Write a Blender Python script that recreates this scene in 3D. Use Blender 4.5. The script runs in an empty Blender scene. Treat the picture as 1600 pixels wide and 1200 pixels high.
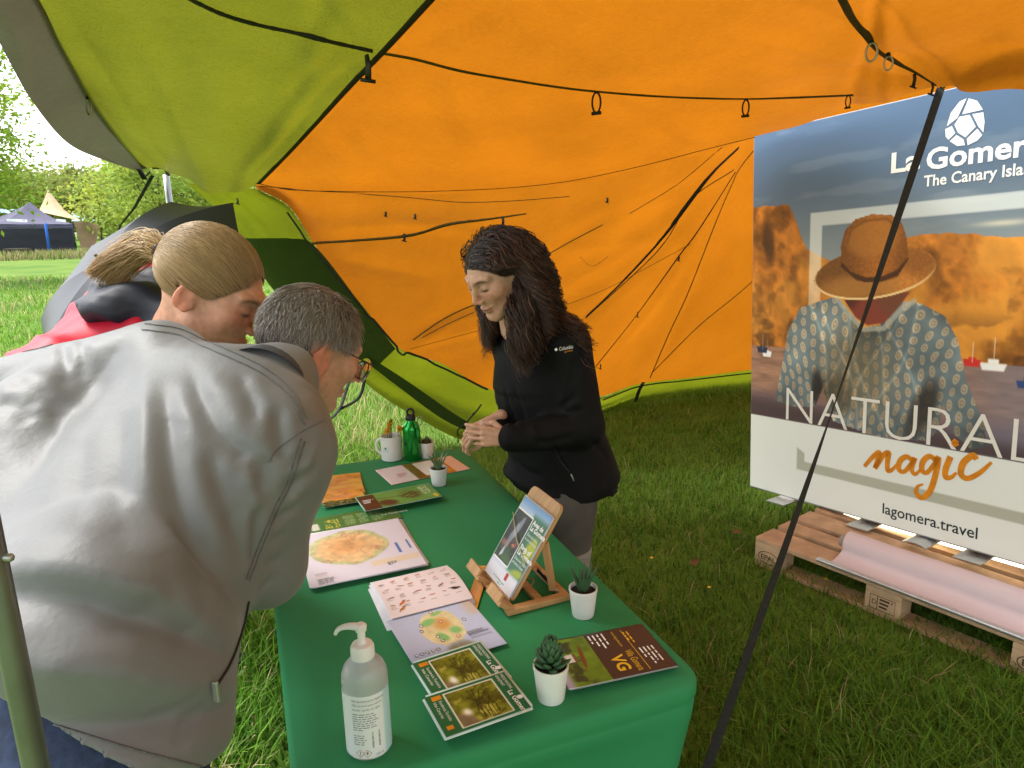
import bpy, bmesh, math, random
import numpy as np
from mathutils import Vector, Matrix
from mathutils.bvhtree import BVHTree
random.seed(7); RNG = np.random.default_rng(11)
R = math.radians
scene = bpy.context.scene
COL = scene.collection

# ---------------------------------------------------------------- camera
F_PX, CAM_H, PITCH, ROLL = 1090.0, 1.62, R(13.0), R(-1.2)
_f = np.array([0, math.cos(PITCH), -math.sin(PITCH)]); _r = np.array([1., 0, 0]); _u = np.cross(_r, _f)
CR = _r*math.cos(ROLL) + _u*math.sin(ROLL); CU = _u*math.cos(ROLL) - _r*math.sin(ROLL); CF = _f
CAMP = np.array([0, 0, CAM_H])
cam_d = bpy.data.cameras.new('camera'); cam = bpy.data.objects.new('camera', cam_d); COL.objects.link(cam)
cam_d.sensor_width = 36; cam_d.lens = F_PX/1600*36; cam_d.clip_start = 0.05; cam_d.clip_end = 2000
cam.matrix_world = Matrix(((CR[0], CU[0], -CF[0], 0), (CR[1], CU[1], -CF[1], 0), (CR[2], CU[2], -CF[2], CAM_H), (0, 0, 0, 1)))
scene.camera = cam

# ---------------------------------------------------------------- overcast daylight
SUN_EL, SUN_AZ = R(58), R(290)          # high and to the left, veiled by cloud
world = bpy.data.worlds.new('World'); scene.world = world; world.use_nodes = True
wn = world.node_tree; wn.nodes.clear()
sky = wn.nodes.new('ShaderNodeTexSky'); sky.sky_type = 'NISHITA'; sky.sun_disc = False
sky.sun_elevation = SUN_EL; sky.sun_rotation = SUN_AZ; sky.air_density = 1.0; sky.dust_density = 2.0; sky.ozone_density = 1.0
hsv = wn.nodes.new('ShaderNodeHueSaturation'); hsv.inputs['Saturation'].default_value = 0.22
bg = wn.nodes.new('ShaderNodeBackground'); bg.inputs['Strength'].default_value = 0.15
wo = wn.nodes.new('ShaderNodeOutputWorld')
wn.links.new(sky.outputs[0], hsv.inputs['Color']); wn.links.new(hsv.outputs[0], bg.inputs[0]); wn.links.new(bg.outputs[0], wo.inputs[0])
sun_d = bpy.data.lights.new('sun', 'SUN'); sun_d.energy = 1.1; sun_d.angle = R(20); sun_d.color = (1, .97, .92)
sun = bpy.data.objects.new('sun', sun_d); COL.objects.link(sun)
_sd = Vector((math.sin(SUN_AZ)*math.cos(SUN_EL), math.cos(SUN_AZ)*math.cos(SUN_EL), math.sin(SUN_EL)))
sun.rotation_euler = _sd.to_track_quat('Z', 'Y').to_euler(); sun.location = (0, 0, 20)
vs = scene.view_settings; vs.view_transform = 'Standard'; vs.look = 'None'; vs.gamma = 1; vs.exposure = 1.85; vs.use_curve_mapping = False
scene.cycles.max_bounces = 7; scene.cycles.diffuse_bounces = 4; scene.cycles.transmission_bounces = 5; scene.cycles.transparent_max_bounces = 8; scene.cycles.glossy_bounces = 3

# ---------------------------------------------------------------- helpers: pixels to places
def ray(x, y): return CF + CR*(x-800)/F_PX - CU*(y-600)/F_PX
def at(x, y, Y): d = ray(x, y); return CAMP + d*(Y/d[1])          # the point at distance Y on the sight line
def atz(x, y, z): d = ray(x, y); return CAMP + d*((z-CAM_H)/d[2])
def V(*a): return np.array(a, float)
def unit(v): v = np.asarray(v, float); return v/max(np.linalg.norm(v), 1e-9)

# ---------------------------------------------------------------- helpers: colour and material
def lin(c):
    c = np.asarray(c, float)/255.0
    return np.where(c <= .04045, c/12.92, ((c+.055)/1.055)**2.4)
def s2l(r, g, b): return tuple(lin((r, g, b)))
_mats = {}
def nd(nt, t, **kw):
    n = nt.nodes.new(t)
    for k, v in kw.items(): setattr(n, k, v)
    return n
def pmat(name, col, rough=.6, var=.15, vscale=8, bump=0, bscale=60, metal=0, spec=.4, trans=0, sheen=0, sss=0, attr=None, ior=1.45, emit=None, coat=0, stretch=None, bdist=.004):
    if name in _mats: return _mats[name]
    m = bpy.data.materials.new(name); m.use_nodes = True; nt = m.node_tree; b = nt.nodes['Principled BSDF']
    b.inputs['Roughness'].default_value = rough; b.inputs['Metallic'].default_value = metal
    b.inputs['Specular IOR Level'].default_value = spec; b.inputs['IOR'].default_value = ior
    b.inputs['Transmission Weight'].default_value = trans; b.inputs['Coat Weight'].default_value = coat
    if sheen: b.inputs['Sheen Weight'].default_value = sheen
    if sss:
        b.inputs['Subsurface Weight'].default_value = sss; b.inputs['Subsurface Radius'].default_value = (.012, .005, .003); b.inputs['Subsurface Scale'].default_value = 1.0
    tc = nd(nt, 'ShaderNodeTexCoord'); src = tc.outputs['Object']
    if stretch:
        mp = nd(nt, 'ShaderNodeMapping'); mp.inputs['Scale'].default_value = stretch; nt.links.new(src, mp.inputs[0]); src = mp.outputs[0]
    if attr:
        a = nd(nt, 'ShaderNodeVertexColor', layer_name=attr); base = a.outputs[0]
    else:
        a = nd(nt, 'ShaderNodeRGB'); a.outputs[0].default_value = (*col, 1); base = a.outputs[0]
    if var:
        no = nd(nt, 'ShaderNodeTexNoise'); no.inputs['Scale'].default_value = vscale; no.inputs['Detail'].default_value = 5
        nt.links.new(src, no.inputs['Vector'])
        mr = nd(nt, 'ShaderNodeMapRange'); mr.inputs[1].default_value = .3; mr.inputs[2].default_value = .7
        mr.inputs[3].default_value = 1-var; mr.inputs[4].default_value = 1+var
        nt.links.new(no.outputs[0], mr.inputs[0])
        mx = nd(nt, 'ShaderNodeVectorMath', operation='SCALE'); nt.links.new(base, mx.inputs[0]); nt.links.new(mr.outputs[0], mx.inputs['Scale'])
        base = mx.outputs[0]
    nt.links.new(base, b.inputs['Base Color'])
    if bump:
        n2 = nd(nt, 'ShaderNodeTexNoise'); n2.inputs['Scale'].default_value = bscale; n2.inputs['Detail'].default_value = 6
        nt.links.new(src, n2.inputs['Vector'])
        bp = nd(nt, 'ShaderNodeBump'); bp.inputs['Strength'].default_value = bump; bp.inputs['Distance'].default_value = bdist
        nt.links.new(n2.outputs[0], bp.inputs['Height']); nt.links.new(bp.outputs[0], b.inputs['Normal'])
    if emit:
        if attr: nt.links.new(base, b.inputs['Emission Color'])
        else: b.inputs['Emission Color'].default_value = (*emit[0], 1)
        b.inputs['Emission Strength'].default_value = emit[1]
    _mats[name] = m; return m
def tent_mat(name, col, tcol, tw=.5, drops=False, bscale=14):
    m = bpy.data.materials.new(name); m.use_nodes = True; nt = m.node_tree; nt.nodes.clear()
    out = nd(nt, 'ShaderNodeOutputMaterial'); df = nd(nt, 'ShaderNodeBsdfPrincipled'); tr = nd(nt, 'ShaderNodeBsdfTranslucent'); mx = nd(nt, 'ShaderNodeMixShader')
    df.inputs['Roughness'].default_value = .55; df.inputs['Specular IOR Level'].default_value = .25
    tc = nd(nt, 'ShaderNodeTexCoord'); no = nd(nt, 'ShaderNodeTexNoise'); no.inputs['Scale'].default_value = 2.2; no.inputs['Detail'].default_value = 7
    nt.links.new(tc.outputs['Object'], no.inputs['Vector'])
    mr = nd(nt, 'ShaderNodeMapRange'); mr.inputs[1].default_value = .3; mr.inputs[2].default_value = .7; mr.inputs[3].default_value = .90; mr.inputs[4].default_value = 1.09
    n5 = nd(nt, 'ShaderNodeTexNoise'); n5.inputs['Scale'].default_value = 55; n5.inputs['Detail'].default_value = 8; n5.inputs['Roughness'].default_value = .75; nt.links.new(tc.outputs['Object'], n5.inputs['Vector'])
    a5 = nd(nt, 'ShaderNodeMath', operation='MULTIPLY_ADD'); a5.inputs[1].default_value = .42; nt.links.new(n5.outputs[0], a5.inputs[0]); s5 = nd(nt, 'ShaderNodeMath', operation='SUBTRACT'); s5.inputs[1].default_value = .21; nt.links.new(no.outputs[0], a5.inputs[2]); nt.links.new(a5.outputs[0], s5.inputs[0])
    nt.links.new(s5.outputs[0], mr.inputs[0])
    for c, tgt in ((col, df.inputs['Base Color']), (tcol, tr.inputs['Color'])):
        s = nd(nt, 'ShaderNodeVectorMath', operation='SCALE'); s.inputs[0].default_value = c; nt.links.new(mr.outputs[0], s.inputs['Scale']); nt.links.new(s.outputs[0], tgt)
    n2 = nd(nt, 'ShaderNodeTexNoise'); n2.inputs['Scale'].default_value = bscale; n2.inputs['Detail'].default_value = 8; n2.inputs['Roughness'].default_value = .6
    nt.links.new(tc.outputs['Object'], n2.inputs['Vector'])
    h = n2.outputs[0]
    if drops:
        vo = nd(nt, 'ShaderNodeTexVoronoi'); vo.inputs['Scale'].default_value = 95; nt.links.new(tc.outputs['Object'], vo.inputs['Vector'])
        m2 = nd(nt, 'ShaderNodeMapRange'); m2.inputs[1].default_value = 0; m2.inputs[2].default_value = .35; m2.inputs[3].default_value = .8; m2.inputs[4].default_value = 0
        nt.links.new(vo.outputs['Distance'], m2.inputs[0])
        ad = nd(nt, 'ShaderNodeMath', operation='ADD'); nt.links.new(h, ad.inputs[0]); nt.links.new(m2.outputs[0], ad.inputs[1]); h = ad.outputs[0]
        df.inputs['Roughness'].default_value = .3; df.inputs['Specular IOR Level'].default_value = .6
    bp = nd(nt, 'ShaderNodeBump'); bp.inputs['Strength'].default_value = .55; bp.inputs['Distance'].default_value = .016
    nt.links.new(h, bp.inputs['Height']); nt.links.new(bp.outputs[0], df.inputs['Normal']); nt.links.new(bp.outputs[0], tr.inputs['Normal'])
    mx.inputs[0].default_value = tw
    nt.links.new(df.outputs[0], mx.inputs[1]); nt.links.new(tr.outputs[0], mx.inputs[2]); nt.links.new(mx.outputs[0], out.inputs[0])
    return m

# ---------------------------------------------------------------- helpers: objects
def tag(o, label=None, cat=None, group=None, kind=None):
    if label: o['label'] = label
    if cat: o['category'] = cat
    if group: o['group'] = group
    if kind: o['kind'] = kind
    return o
def empty(name, loc, label=None, cat=None, group=None, rz=0):
    o = bpy.data.objects.new(name, None); COL.objects.link(o); o.location = loc; o.rotation_euler = (0, 0, rz); o.empty_display_size = .05
    return tag(o, label, cat, group)
def build(name, verts, faces, mat, parent=None, smooth=True, colors=None, mats=None, midx=None):
    """one mesh object; vertices are in world space and stay there when a parent Empty is given"""
    me = bpy.data.meshes.new(name)
    verts = np.asarray(verts, float)
    if isinstance(faces, np.ndarray) and faces.ndim == 2:
        n, k = faces.shape
        me.vertices.add(len(verts)); me.vertices.foreach_set('co', verts.ravel().astype(np.float32))
        me.loops.add(n*k); me.loops.foreach_set('vertex_index', faces.ravel().astype(np.int32))
        me.polygons.add(n); me.polygons.foreach_set('loop_start', (np.arange(n)*k).astype(np.int32))
        try: me.polygons.foreach_set('loop_total', np.full(n, k, np.int32))
        except Exception: pass
        me.update(calc_edges=True)
    else:
        me.from_pydata([tuple(v) for v in verts], [], [tuple(int(i) for i in f) for f in faces]); me.update()
    if colors is not None:
        at_ = me.color_attributes.new('Col', 'FLOAT_COLOR', 'POINT')
        c4 = np.ones((len(verts), 4), np.float32); c4[:, :3] = colors; at_.data.foreach_set('color', c4.ravel())
    o = bpy.data.objects.new(name, me); COL.objects.link(o)
    for m in (mats or [mat]): me.materials.append(m)
    if midx is not None: me.polygons.foreach_set('material_index', np.asarray(midx, np.int32))
    if smooth: me.polygons.foreach_set('use_smooth', np.ones(len(me.polygons), bool))
    if parent is not None:
        o.parent = parent
        o.matrix_parent_inverse = parent_matrix(parent).inverted()
    return o
def parent_matrix(p):
    m = p.matrix_basis.copy()
    if p.parent: m = parent_matrix(p.parent) @ p.matrix_parent_inverse @ m
    return m
class MB:
    """collects simple shapes into one mesh"""
    def __init__(s): s.v = []; s.f = []; s.n = 0
    def add(s, v, f):
        v = np.asarray(v, float); s.v.append(v); s.f += [tuple(int(i)+s.n for i in q) for q in f]; s.n += len(v); return s
    def box(s, c, size, rot=None, bev=0):
        c = np.asarray(c, float); h = np.asarray(size, float)/2
        if bev <= 0:
            v = np.array([[x, y, z] for x in (-1, 1) for y in (-1, 1) for z in (-1, 1)])*h
            f = [(0, 1, 3, 2), (4, 6, 7, 5), (0, 4, 5, 1), (2, 3, 7, 6), (0, 2, 6, 4), (1, 5, 7, 3)]
        else:
            bm = bmesh.new(); bmesh.ops.create_cube(bm, size=2)
            for q in bm.verts: q.co = Vector(tuple(np.array(q.co)*h))
            bmesh.ops.bevel(bm, geom=bm.edges[:], offset=bev, segments=2, affect='EDGES', profile=.5)
            bm.verts.ensure_lookup_table(); v = np.array([q.co[:] for q in bm.verts]); f = [[q.index for q in p.verts] for p in bm.faces]; bm.free()
        if rot is not None: v = v @ np.asarray(rot).T
        return s.add(v+c, f)
    def tube(s, pts, rad, n=8, cap=True, flat=None, up=None):
        pts = np.asarray(pts, float); k = len(pts); rad = np.broadcast_to(np.asarray(rad, float), (k,)) if np.ndim(rad) < 1 or len(np.shape(rad)) == 1 else rad
        T = np.gradient(pts, axis=0); T /= np.maximum(np.linalg.norm(T, axis=1, keepdims=True), 1e-9)
        a = np.array([0, 0, 1.]) if up is None else unit(up)
        if up is None and abs(T[0] @ a) > .9: a = np.array([1., 0, 0])
        vs_ = []; ang = np.arange(n)*2*math.pi/n
        for i in range(k):
            x = a - T[i]*(a @ T[i]); x = unit(x); a = x if up is None else a; y = np.cross(T[i], x)
            fl = 1 if flat is None else flat
            vs_.append(pts[i] + rad[i]*(np.outer(np.cos(ang), y) + fl*np.outer(np.sin(ang), x)))
        v = np.concatenate(vs_); f = []
        for i in range(k-1):
            for j in range(n):
                j2 = (j+1) % n; f.append((i*n+j, i*n+j2, (i+1)*n+j2, (i+1)*n+j))
        if cap: f.append(tuple(range(n-1, -1, -1))); f.append(tuple((k-1)*n+j for j in range(n)))
        return s.add(v, f)
    def lathe(s, prof, c=(0, 0, 0), n=24, axis=None):
        prof = np.asarray(prof, float); k = len(prof); ang = np.arange(n)*2*math.pi/n
        v = np.concatenate([np.stack([r*np.cos(ang), r*np.sin(ang), np.full(n, z)], 1) for r, z in prof])
        if axis is not None: v = v @ np.asarray(axis).T
        f = [(i*n+j, i*n+(j+1) % n, (i+1)*n+(j+1) % n, (i+1)*n+j) for i in range(k-1) for j in range(n)]
        if prof[0][0] > 1e-6: f.append(tuple(range(n-1, -1, -1)))
        if prof[-1][0] > 1e-6: f.append(tuple((k-1)*n+j for j in range(n)))
        return s.add(v+np.asarray(c, float), f)
    def build(s, name, mat, parent=None, smooth=False, **k):
        return build(name, np.concatenate(s.v), s.f, mat, parent, smooth, **k)
def autosmooth(o, ang=35):
    me = o.data
    me.polygons.foreach_set('use_smooth', np.ones(len(me.polygons), bool))
    bm = bmesh.new(); bm.from_mesh(me)
    for e in bm.edges:
        if len(e.link_faces) == 2 and e.calc_face_angle(0) > R(ang): e.smooth = False
    bm.to_mesh(me); bm.free(); return o
def dup(root, matrix_delta=None, label=None, group=None, parent=None):
    r = root.copy(); COL.objects.link(r)
    if parent is not None: r.parent = parent
    if label: r['label'] = label
    if group: r['group'] = group
    for ch in list(root.children): dup(ch, parent=r)
    return r
def crom(P, n):
    """Catmull-Rom through the points P (k,d), n samples, evenly in the parameter"""
    P = np.asarray(P, float); k = len(P); t = np.linspace(0, k-1, n); i = np.clip(t.astype(int), 0, k-2); u = (t-i)[:, None]
    Q = np.vstack([2*P[0]-P[1], P, 2*P[-1]-P[-2]]); p0, p1, p2, p3 = Q[i], Q[i+1], Q[i+2], Q[i+3]
    return .5*((2*p1)+(-p0+p2)*u+(2*p0-5*p1+4*p2-p3)*u*u+(-p0+3*p1-3*p2+p3)*u**3)
def grid_faces(nu, nv):
    i, j = np.meshgrid(np.arange(nu-1), np.arange(nv-1), indexing='ij'); a = (i*nv+j).ravel()
    return np.stack([a, a+1, a+nv+1, a+nv], 1)
def patch(rows, nu, nv):
    """smooth sheet through a grid of control points rows[i][j] -> (nu,nv,3)"""
    C = np.array([crom(r, nv) for r in rows])                      # (k,nv,3)
    return np.stack([crom(C[:, j], nu) for j in range(nv)], 1)
def grid_normals(G):
    a = np.gradient(G, axis=0); b = np.gradient(G, axis=1); n = np.cross(a, b); return n/np.maximum(np.linalg.norm(n, axis=2, keepdims=True), 1e-9)

# ---------------------------------------------------------------- helpers: noise and painting of flat prints
def _h(i, j, s): 
    x = np.sin(i*127.1+j*311.7+s*74.7)*43758.5453; return x-np.floor(x)
def vn(x, y, s=0):
    i = np.floor(x); j = np.floor(y); u = x-i; v = y-j; u = u*u*(3-2*u); v = v*v*(3-2*v)
    return (_h(i, j, s)*(1-u)+_h(i+1, j, s)*u)*(1-v)+(_h(i, j+1, s)*(1-u)+_h(i+1, j+1, s)*u)*v
def fbm(x, y, o=4, s=0):
    a = 0; w = .5; t = 0
    for k in range(o): a = a+w*vn(x*2**k, y*2**k, s+k*3.3); t += w; w *= .5
    return a/t
def n3(P, s=0):
    """cheap smooth 3-D noise in -1..1"""
    x, y, z = P[..., 0], P[..., 1], P[..., 2]
    return (vn(x+.31*z, y-.57*z, s)+vn(y+.43*x+5.2, z-.29*x, s+9)+vn(z+.37*y+1.7, x-.41*y, s+17))*2/3-1
def sst(a, b, x): t = np.clip((x-a)/(b-a), 0, 1); return t*t*(3-2*t)
def mixc(I, m, c): 
    m = np.clip(m, 0, 1)[..., None]; return I*(1-m)+np.asarray(c, float)*m
def ell(u, v, cx, cy, rx, ry, rot=0, soft=.15):
    c, s = math.cos(rot), math.sin(rot); x = ((u-cx)*c+(v-cy)*s)/rx; y = (-(u-cx)*s+(v-cy)*c)/ry
    return 1-sst(1-soft, 1+soft, np.sqrt(x*x+y*y))
def rect(u, v, a, b, c, d, s=.004): return sst(a-s, a+s, u)*(1-sst(b-s, b+s, u))*sst(c-s, c+s, v)*(1-sst(d-s, d+s, v))
def polym(u, v, P, soft=.006):
    """soft mask of a polygon"""
    P = np.asarray(P, float); ins = np.zeros(u.shape, bool); d = np.full(u.shape, 9.)
    for k in range(len(P)):
        a, b = P[k-1], P[k]; c = (a[1] > v) != (b[1] > v)
        with np.errstate(divide='ignore', invalid='ignore'): ins ^= c & (u < (b[0]-a[0])*(v-a[1])/(b[1]-a[1]+1e-12)+a[0])
        ab = b-a; t = np.clip(((u-a[0])*ab[0]+(v-a[1])*ab[1])/(ab@ab+1e-12), 0, 1); d = np.minimum(d, np.hypot(u-a[0]-t*ab[0], v-a[1]-t*ab[1]))
    return sst(-soft, soft, np.where(ins, d, -d))
def linem(u, v, P, w, soft=.4):
    P = np.asarray(P, float); d = np.full(u.shape, 9.)
    for a, b in zip(P[:-1], P[1:]):
        ab = b-a; t = np.clip(((u-a[0])*ab[0]+(v-a[1])*ab[1])/(ab@ab+1e-12), 0, 1); d = np.minimum(d, np.hypot(u-a[0]-t*ab[0], v-a[1]-t*ab[1]))
    return 1-sst(w*(1-soft), w*(1+soft), d)

# ---------------------------------------------------------------- helpers: lettering
def text_mesh(body, size, align='LEFT', bold=0, shear=0, space=1.0, line=1.0, xs=1.0):
    c = bpy.data.curves.new('txt', 'FONT'); c.body = body; c.size = size; c.align_x = align; c.resolution_u = 3; c.offset = bold
    c.shear = shear; c.space_character = space; c.space_line = line
    o = bpy.data.objects.new('txt', c); COL.objects.link(o)
    bpy.context.view_layer.update()
    me = bpy.data.meshes.new_from_object(o.evaluated_get(bpy.context.evaluated_depsgraph_get()))
    n = len(me.vertices); v = np.zeros(n*3, np.float32); me.vertices.foreach_get('co', v); v = v.reshape(-1, 3).astype(float)
    f = [tuple(p.vertices) for p in me.polygons]
    bpy.data.objects.remove(o); bpy.data.curves.remove(c); bpy.data.meshes.remove(me)
    v[:, 0] *= xs
    return v[:, :2], f
class Letters:
    """several lines of print collected into one mesh in a sheet's own plane"""
    def __init__(s): s.v = []; s.f = []; s.n = 0
    def raw(s, v, f):
        s.v.append(np.asarray(v, float)); s.f += [tuple(int(i)+s.n for i in q) for q in f]; s.n += len(v); return s
    def put(s, body, x, y, size, rot=0, w=None, **k):
        v, f = text_mesh(body, size, **k)
        if len(v) == 0: return s
        if w: v = v*np.array([w/max(np.ptp(v[:, 0]), 1e-6), 1])
        c, q = math.cos(rot), math.sin(rot); v = v @ np.array([[c, q], [-q, c]]) + np.array([x, y]); return s.raw(v, f)
    def bar(s, x, y, w, h): return s.raw([(x, y), (x+w, y), (x+w, y+h), (x, y+h)], [(0, 1, 2, 3)])
    def stroke(s, P, w):
        P = np.asarray(P, float); w = np.broadcast_to(w, (len(P),)); T = np.gradient(P, axis=0); T /= np.maximum(np.linalg.norm(T, axis=1, keepdims=True), 1e-9)
        N = np.stack([-T[:, 1], T[:, 0]], 1)*w[:, None]/2; k = len(P); return s.raw(np.vstack([P+N, P-N]), [(i, i+1, k+i+1, k+i) for i in range(k-1)])
    def poly(s, P): return s.raw(P, [tuple(range(len(P)))])
    def build(s, name, mat, place, parent=None, lift=.0006):
        o = build(name, place(np.concatenate(s.v), lift), s.f, mat, parent, False)
        if name == 'small_print': o['kind'] = 'stuff'
        return o
def scribble(L, x, y, w, rows, lh, seed=0, fill=.5):
    """small print too fine to read: words as short bars"""
    rg = random.Random(seed)
    for r_ in range(rows):
        xx = x; end = x+w*(rg.uniform(.75, 1) if r_ < rows-1 else rg.uniform(.3, .8))
        while xx < end:
            ww = rg.uniform(.8, 2.6)*lh; L.bar(xx, y-r_*lh, min(ww, max(end-xx, lh*.3)), lh*fill); xx += ww+lh*.45
PRINT = pmat('printed_paper', (1, 1, 1), rough=.38, var=0, attr='Col', spec=.45)
WHITEP = pmat('white_paper', s2l(236, 234, 236), rough=.5, var=.03)
INKW = pmat('white_ink', (.85, .85, .83), rough=.4, var=0)
INKK = pmat('black_ink', (.02, .02, .025), rough=.5, var=0)
INKG = pmat('grey_ink', (.16, .16, .17), rough=.5, var=0)
class Sheet:
    """a flat printed sheet lying in a plane: corners in reading order tl,tr,br,bl"""
    def __init__(s, tl, tr, br, bl, fit=True):
        tl, tr, br, bl = [np.asarray(p, float) for p in (tl, tr, br, bl)]
        s.c = (tl+tr+br+bl)/4; x = (tr-tl+br-bl)/2; y = (tl-bl+tr-br)/2
        s.w = np.linalg.norm(x); s.x = x/s.w; y = y-s.x*(y@s.x); s.h = np.linalg.norm(y); s.y = y/s.h; s.n = np.cross(s.x, s.y)
    @classmethod
    def px(cls, pts, z): return cls(*[atz(x, y, z) for x, y in pts])
    @classmethod
    def frame(cls, c, x, y, w, h):
        x = unit(x); y = unit(y); c = np.asarray(c, float); return cls(c-x*w/2+y*h/2, c+x*w/2+y*h/2, c+x*w/2-y*h/2, c-x*w/2-y*h/2)
    curl = staticmethod(lambda u, v: 0*u)
    def place(s, P, lift=.0006):
        """P in metres from the lower left corner"""
        P = np.asarray(P, float); u = P[:, 0]/s.w; v = P[:, 1]/s.h
        return s.c + np.outer(P[:, 0]-s.w/2, s.x)+np.outer(P[:, 1]-s.h/2, s.y)+np.outer(s.curl(u, v)+lift, s.n)
    def build(s, name, paint, nu, nv, thick=.001, parent=None, mat=None):
        u, v = np.meshgrid(np.linspace(0, 1, nu), np.linspace(0, 1, nv), indexing='ij')
        c = lin(np.clip(paint(u, v), 0, 255)) if callable(paint) else np.broadcast_to(lin(paint), u.shape+(3,))
        P = np.stack([u.ravel()*s.w, v.ravel()*s.h], 1); top = s.place(P, 0); fa = grid_faces(nu, nv)
        fa = fa[:, ::-1]
        # rim and back
        ring = np.concatenate([np.arange(nu)*nv, (nu-1)*nv+np.arange(1, nv), (np.arange(nu-2, -1, -1))*nv+nv-1, np.arange(nv-2, 0, -1)])
        nb = len(top); low = s.place(P[ring], -thick); k = len(ring)
        j = np.arange(k); j2 = (j+1) % k
        rim = np.stack([ring[j], nb+j, nb+j2, ring[j2]], 1)
        cc = np.concatenate([c.reshape(-1, 3), c.reshape(-1, 3)[ring]*.35+.55])
        return build(name, np.concatenate([top, low]), np.concatenate([fa, rim]), mat or PRINT, parent, False, colors=cc)
# ================================================================ ground and grass
def ground_mat():
    m = bpy.data.materials.new('meadow_soil'); m.use_nodes = True; nt = m.node_tree; b = nt.nodes['Principled BSDF']; b.inputs['Roughness'].default_value = .95; b.inputs['Specular IOR Level'].default_value = .1
    tc = nd(nt, 'ShaderNodeTexCoord'); 
    n1 = nd(nt, 'ShaderNodeTexNoise'); n1.inputs['Scale'].default_value = .35; n1.inputs['Detail'].default_value = 8
    n2 = nd(nt, 'ShaderNodeTexNoise'); n2.inputs['Scale'].default_value = 25; n2.inputs['Detail'].default_value = 6
    nt.links.new(tc.outputs['Object'], n1.inputs['Vector']); nt.links.new(tc.outputs['Object'], n2.inputs['Vector'])
    r1 = nd(nt, 'ShaderNodeValToRGB'); r1.color_ramp.elements[0].position = .35; r1.color_ramp.elements[1].position = .68
    r1.color_ramp.elements[0].color = (.09, .19, .025, 1); r1.color_ramp.elements[1].color = (.19, .27, .05, 1)
    r2 = nd(nt, 'ShaderNodeValToRGB'); r2.color_ramp.elements[0].color = (.35, .35, .3, 1); r2.color_ramp.elements[1].color = (1.2, 1.2, 1.1, 1)
    mx = nd(nt, 'ShaderNodeMix', data_type='RGBA', blend_type='MULTIPLY'); mx.inputs[0].default_value = .8
    nt.links.new(n1.outputs[0], r1.inputs[0]); nt.links.new(n2.outputs[0], r2.inputs[0]); nt.links.new(r1.outputs[0], mx.inputs[6]); nt.links.new(r2.outputs[0], mx.inputs[7])
    nt.links.new(mx.outputs[2], b.inputs['Base Color']); return m
def ground_z(x, y):
    r = np.hypot(x, y); return (fbm(x*.05+3, y*.05+7, 3)-.5)*1.2*sst(14, 60, r)
gx = np.concatenate([-np.geomspace(600, 8, 40), np.linspace(-7, 7, 29), np.geomspace(8, 600, 40)])
gy = np.concatenate([-np.geomspace(300, 4, 20), np.linspace(-3, 14, 36), np.geomspace(16, 900, 50)])
GX, GY = np.meshgrid(gx, gy, indexing='ij')
tag(build('ground', np.stack([GX, GY, ground_z(GX, GY)], -1).reshape(-1, 3), grid_faces(len(gx), len(gy))[:, ::-1], ground_mat()), kind='structure')

GRASSM = pmat('grass_blades', (1, 1, 1), rough=.55, var=0, attr='Col', spec=.25)
def _leafy(m, tw):
    """thin leaves: let light through"""
    nt = m.node_tree; b = nt.nodes['Principled BSDF']; out = [n for n in nt.nodes if n.type == 'OUTPUT_MATERIAL'][0]
    tr = nd(nt, 'ShaderNodeBsdfTranslucent'); mx = nd(nt, 'ShaderNodeMixShader'); mx.inputs[0].default_value = tw
    src = b.inputs['Base Color'].links[0].from_socket; nt.links.new(src, tr.inputs[0])
    nt.links.new(b.outputs[0], mx.inputs[1]); nt.links.new(tr.outputs[0], mx.inputs[2]); nt.links.new(mx.outputs[0], out.inputs[0])
_leafy(GRASSM, .35)
def grass(name, P, hgt, wid, dry, label, lean=.5, tone=1.0):
    n = len(P); a = RNG.uniform(0, 2*math.pi, n); d = np.stack([np.cos(a), np.sin(a), 0*a], 1); s = np.stack([-np.sin(a), np.cos(a), 0*a], 1)
    h = hgt*RNG.uniform(.45, 1.25, n); le = lean*h*RNG.uniform(.2, 1.5, n); w = wid*RNG.uniform(.6, 1.3, n)
    z = np.array([0, 0, 1.])
    m = P+z*h[:, None]*.6+d*le[:, None]*.35; t = P+z*(h*.92)[:, None]+d*le[:, None]
    t[:, 2] = np.maximum(t[:, 2], P[:, 2]+.012)
    sw = s*w[:, None]/2
    v = np.stack([P-sw, P+sw, m-sw*.8, m+sw*.8, t], 1).reshape(-1, 3)
    i = (np.arange(n)*5)[:, None]; f = np.concatenate([i+[0, 1, 3], i+[0, 3, 2], i+[2, 3, 4]], 1).reshape(-1, 3)
    g1 = np.array([.055, .15, .010]); g2 = np.array([.15, .29, .022]); st = np.array([.42, .36, .17])
    k = RNG.uniform(0, 1, n)[:, None]; c = g1*(1-k)+g2*k; isd = (RNG.uniform(0, 1, n) < dry)[:, None]; c = np.where(isd, st*RNG.uniform(.5, 1.1, n)[:, None], c)*tone
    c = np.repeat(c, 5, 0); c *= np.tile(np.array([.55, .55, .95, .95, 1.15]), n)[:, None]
    return tag(build(name, v, f, GRASSM, colors=c), label, 'grass', kind='stuff')
def scatter(n, x0, x1, y0, y1, pw=1.0, y00=0):
    k = RNG.uniform(0, 1, n)
    Y = y0*(y1/y0)**k if pw == 1 else y0+(y1-y0)*k**pw
    X = RNG.uniform(x0, x1, n); return X, Y
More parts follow.
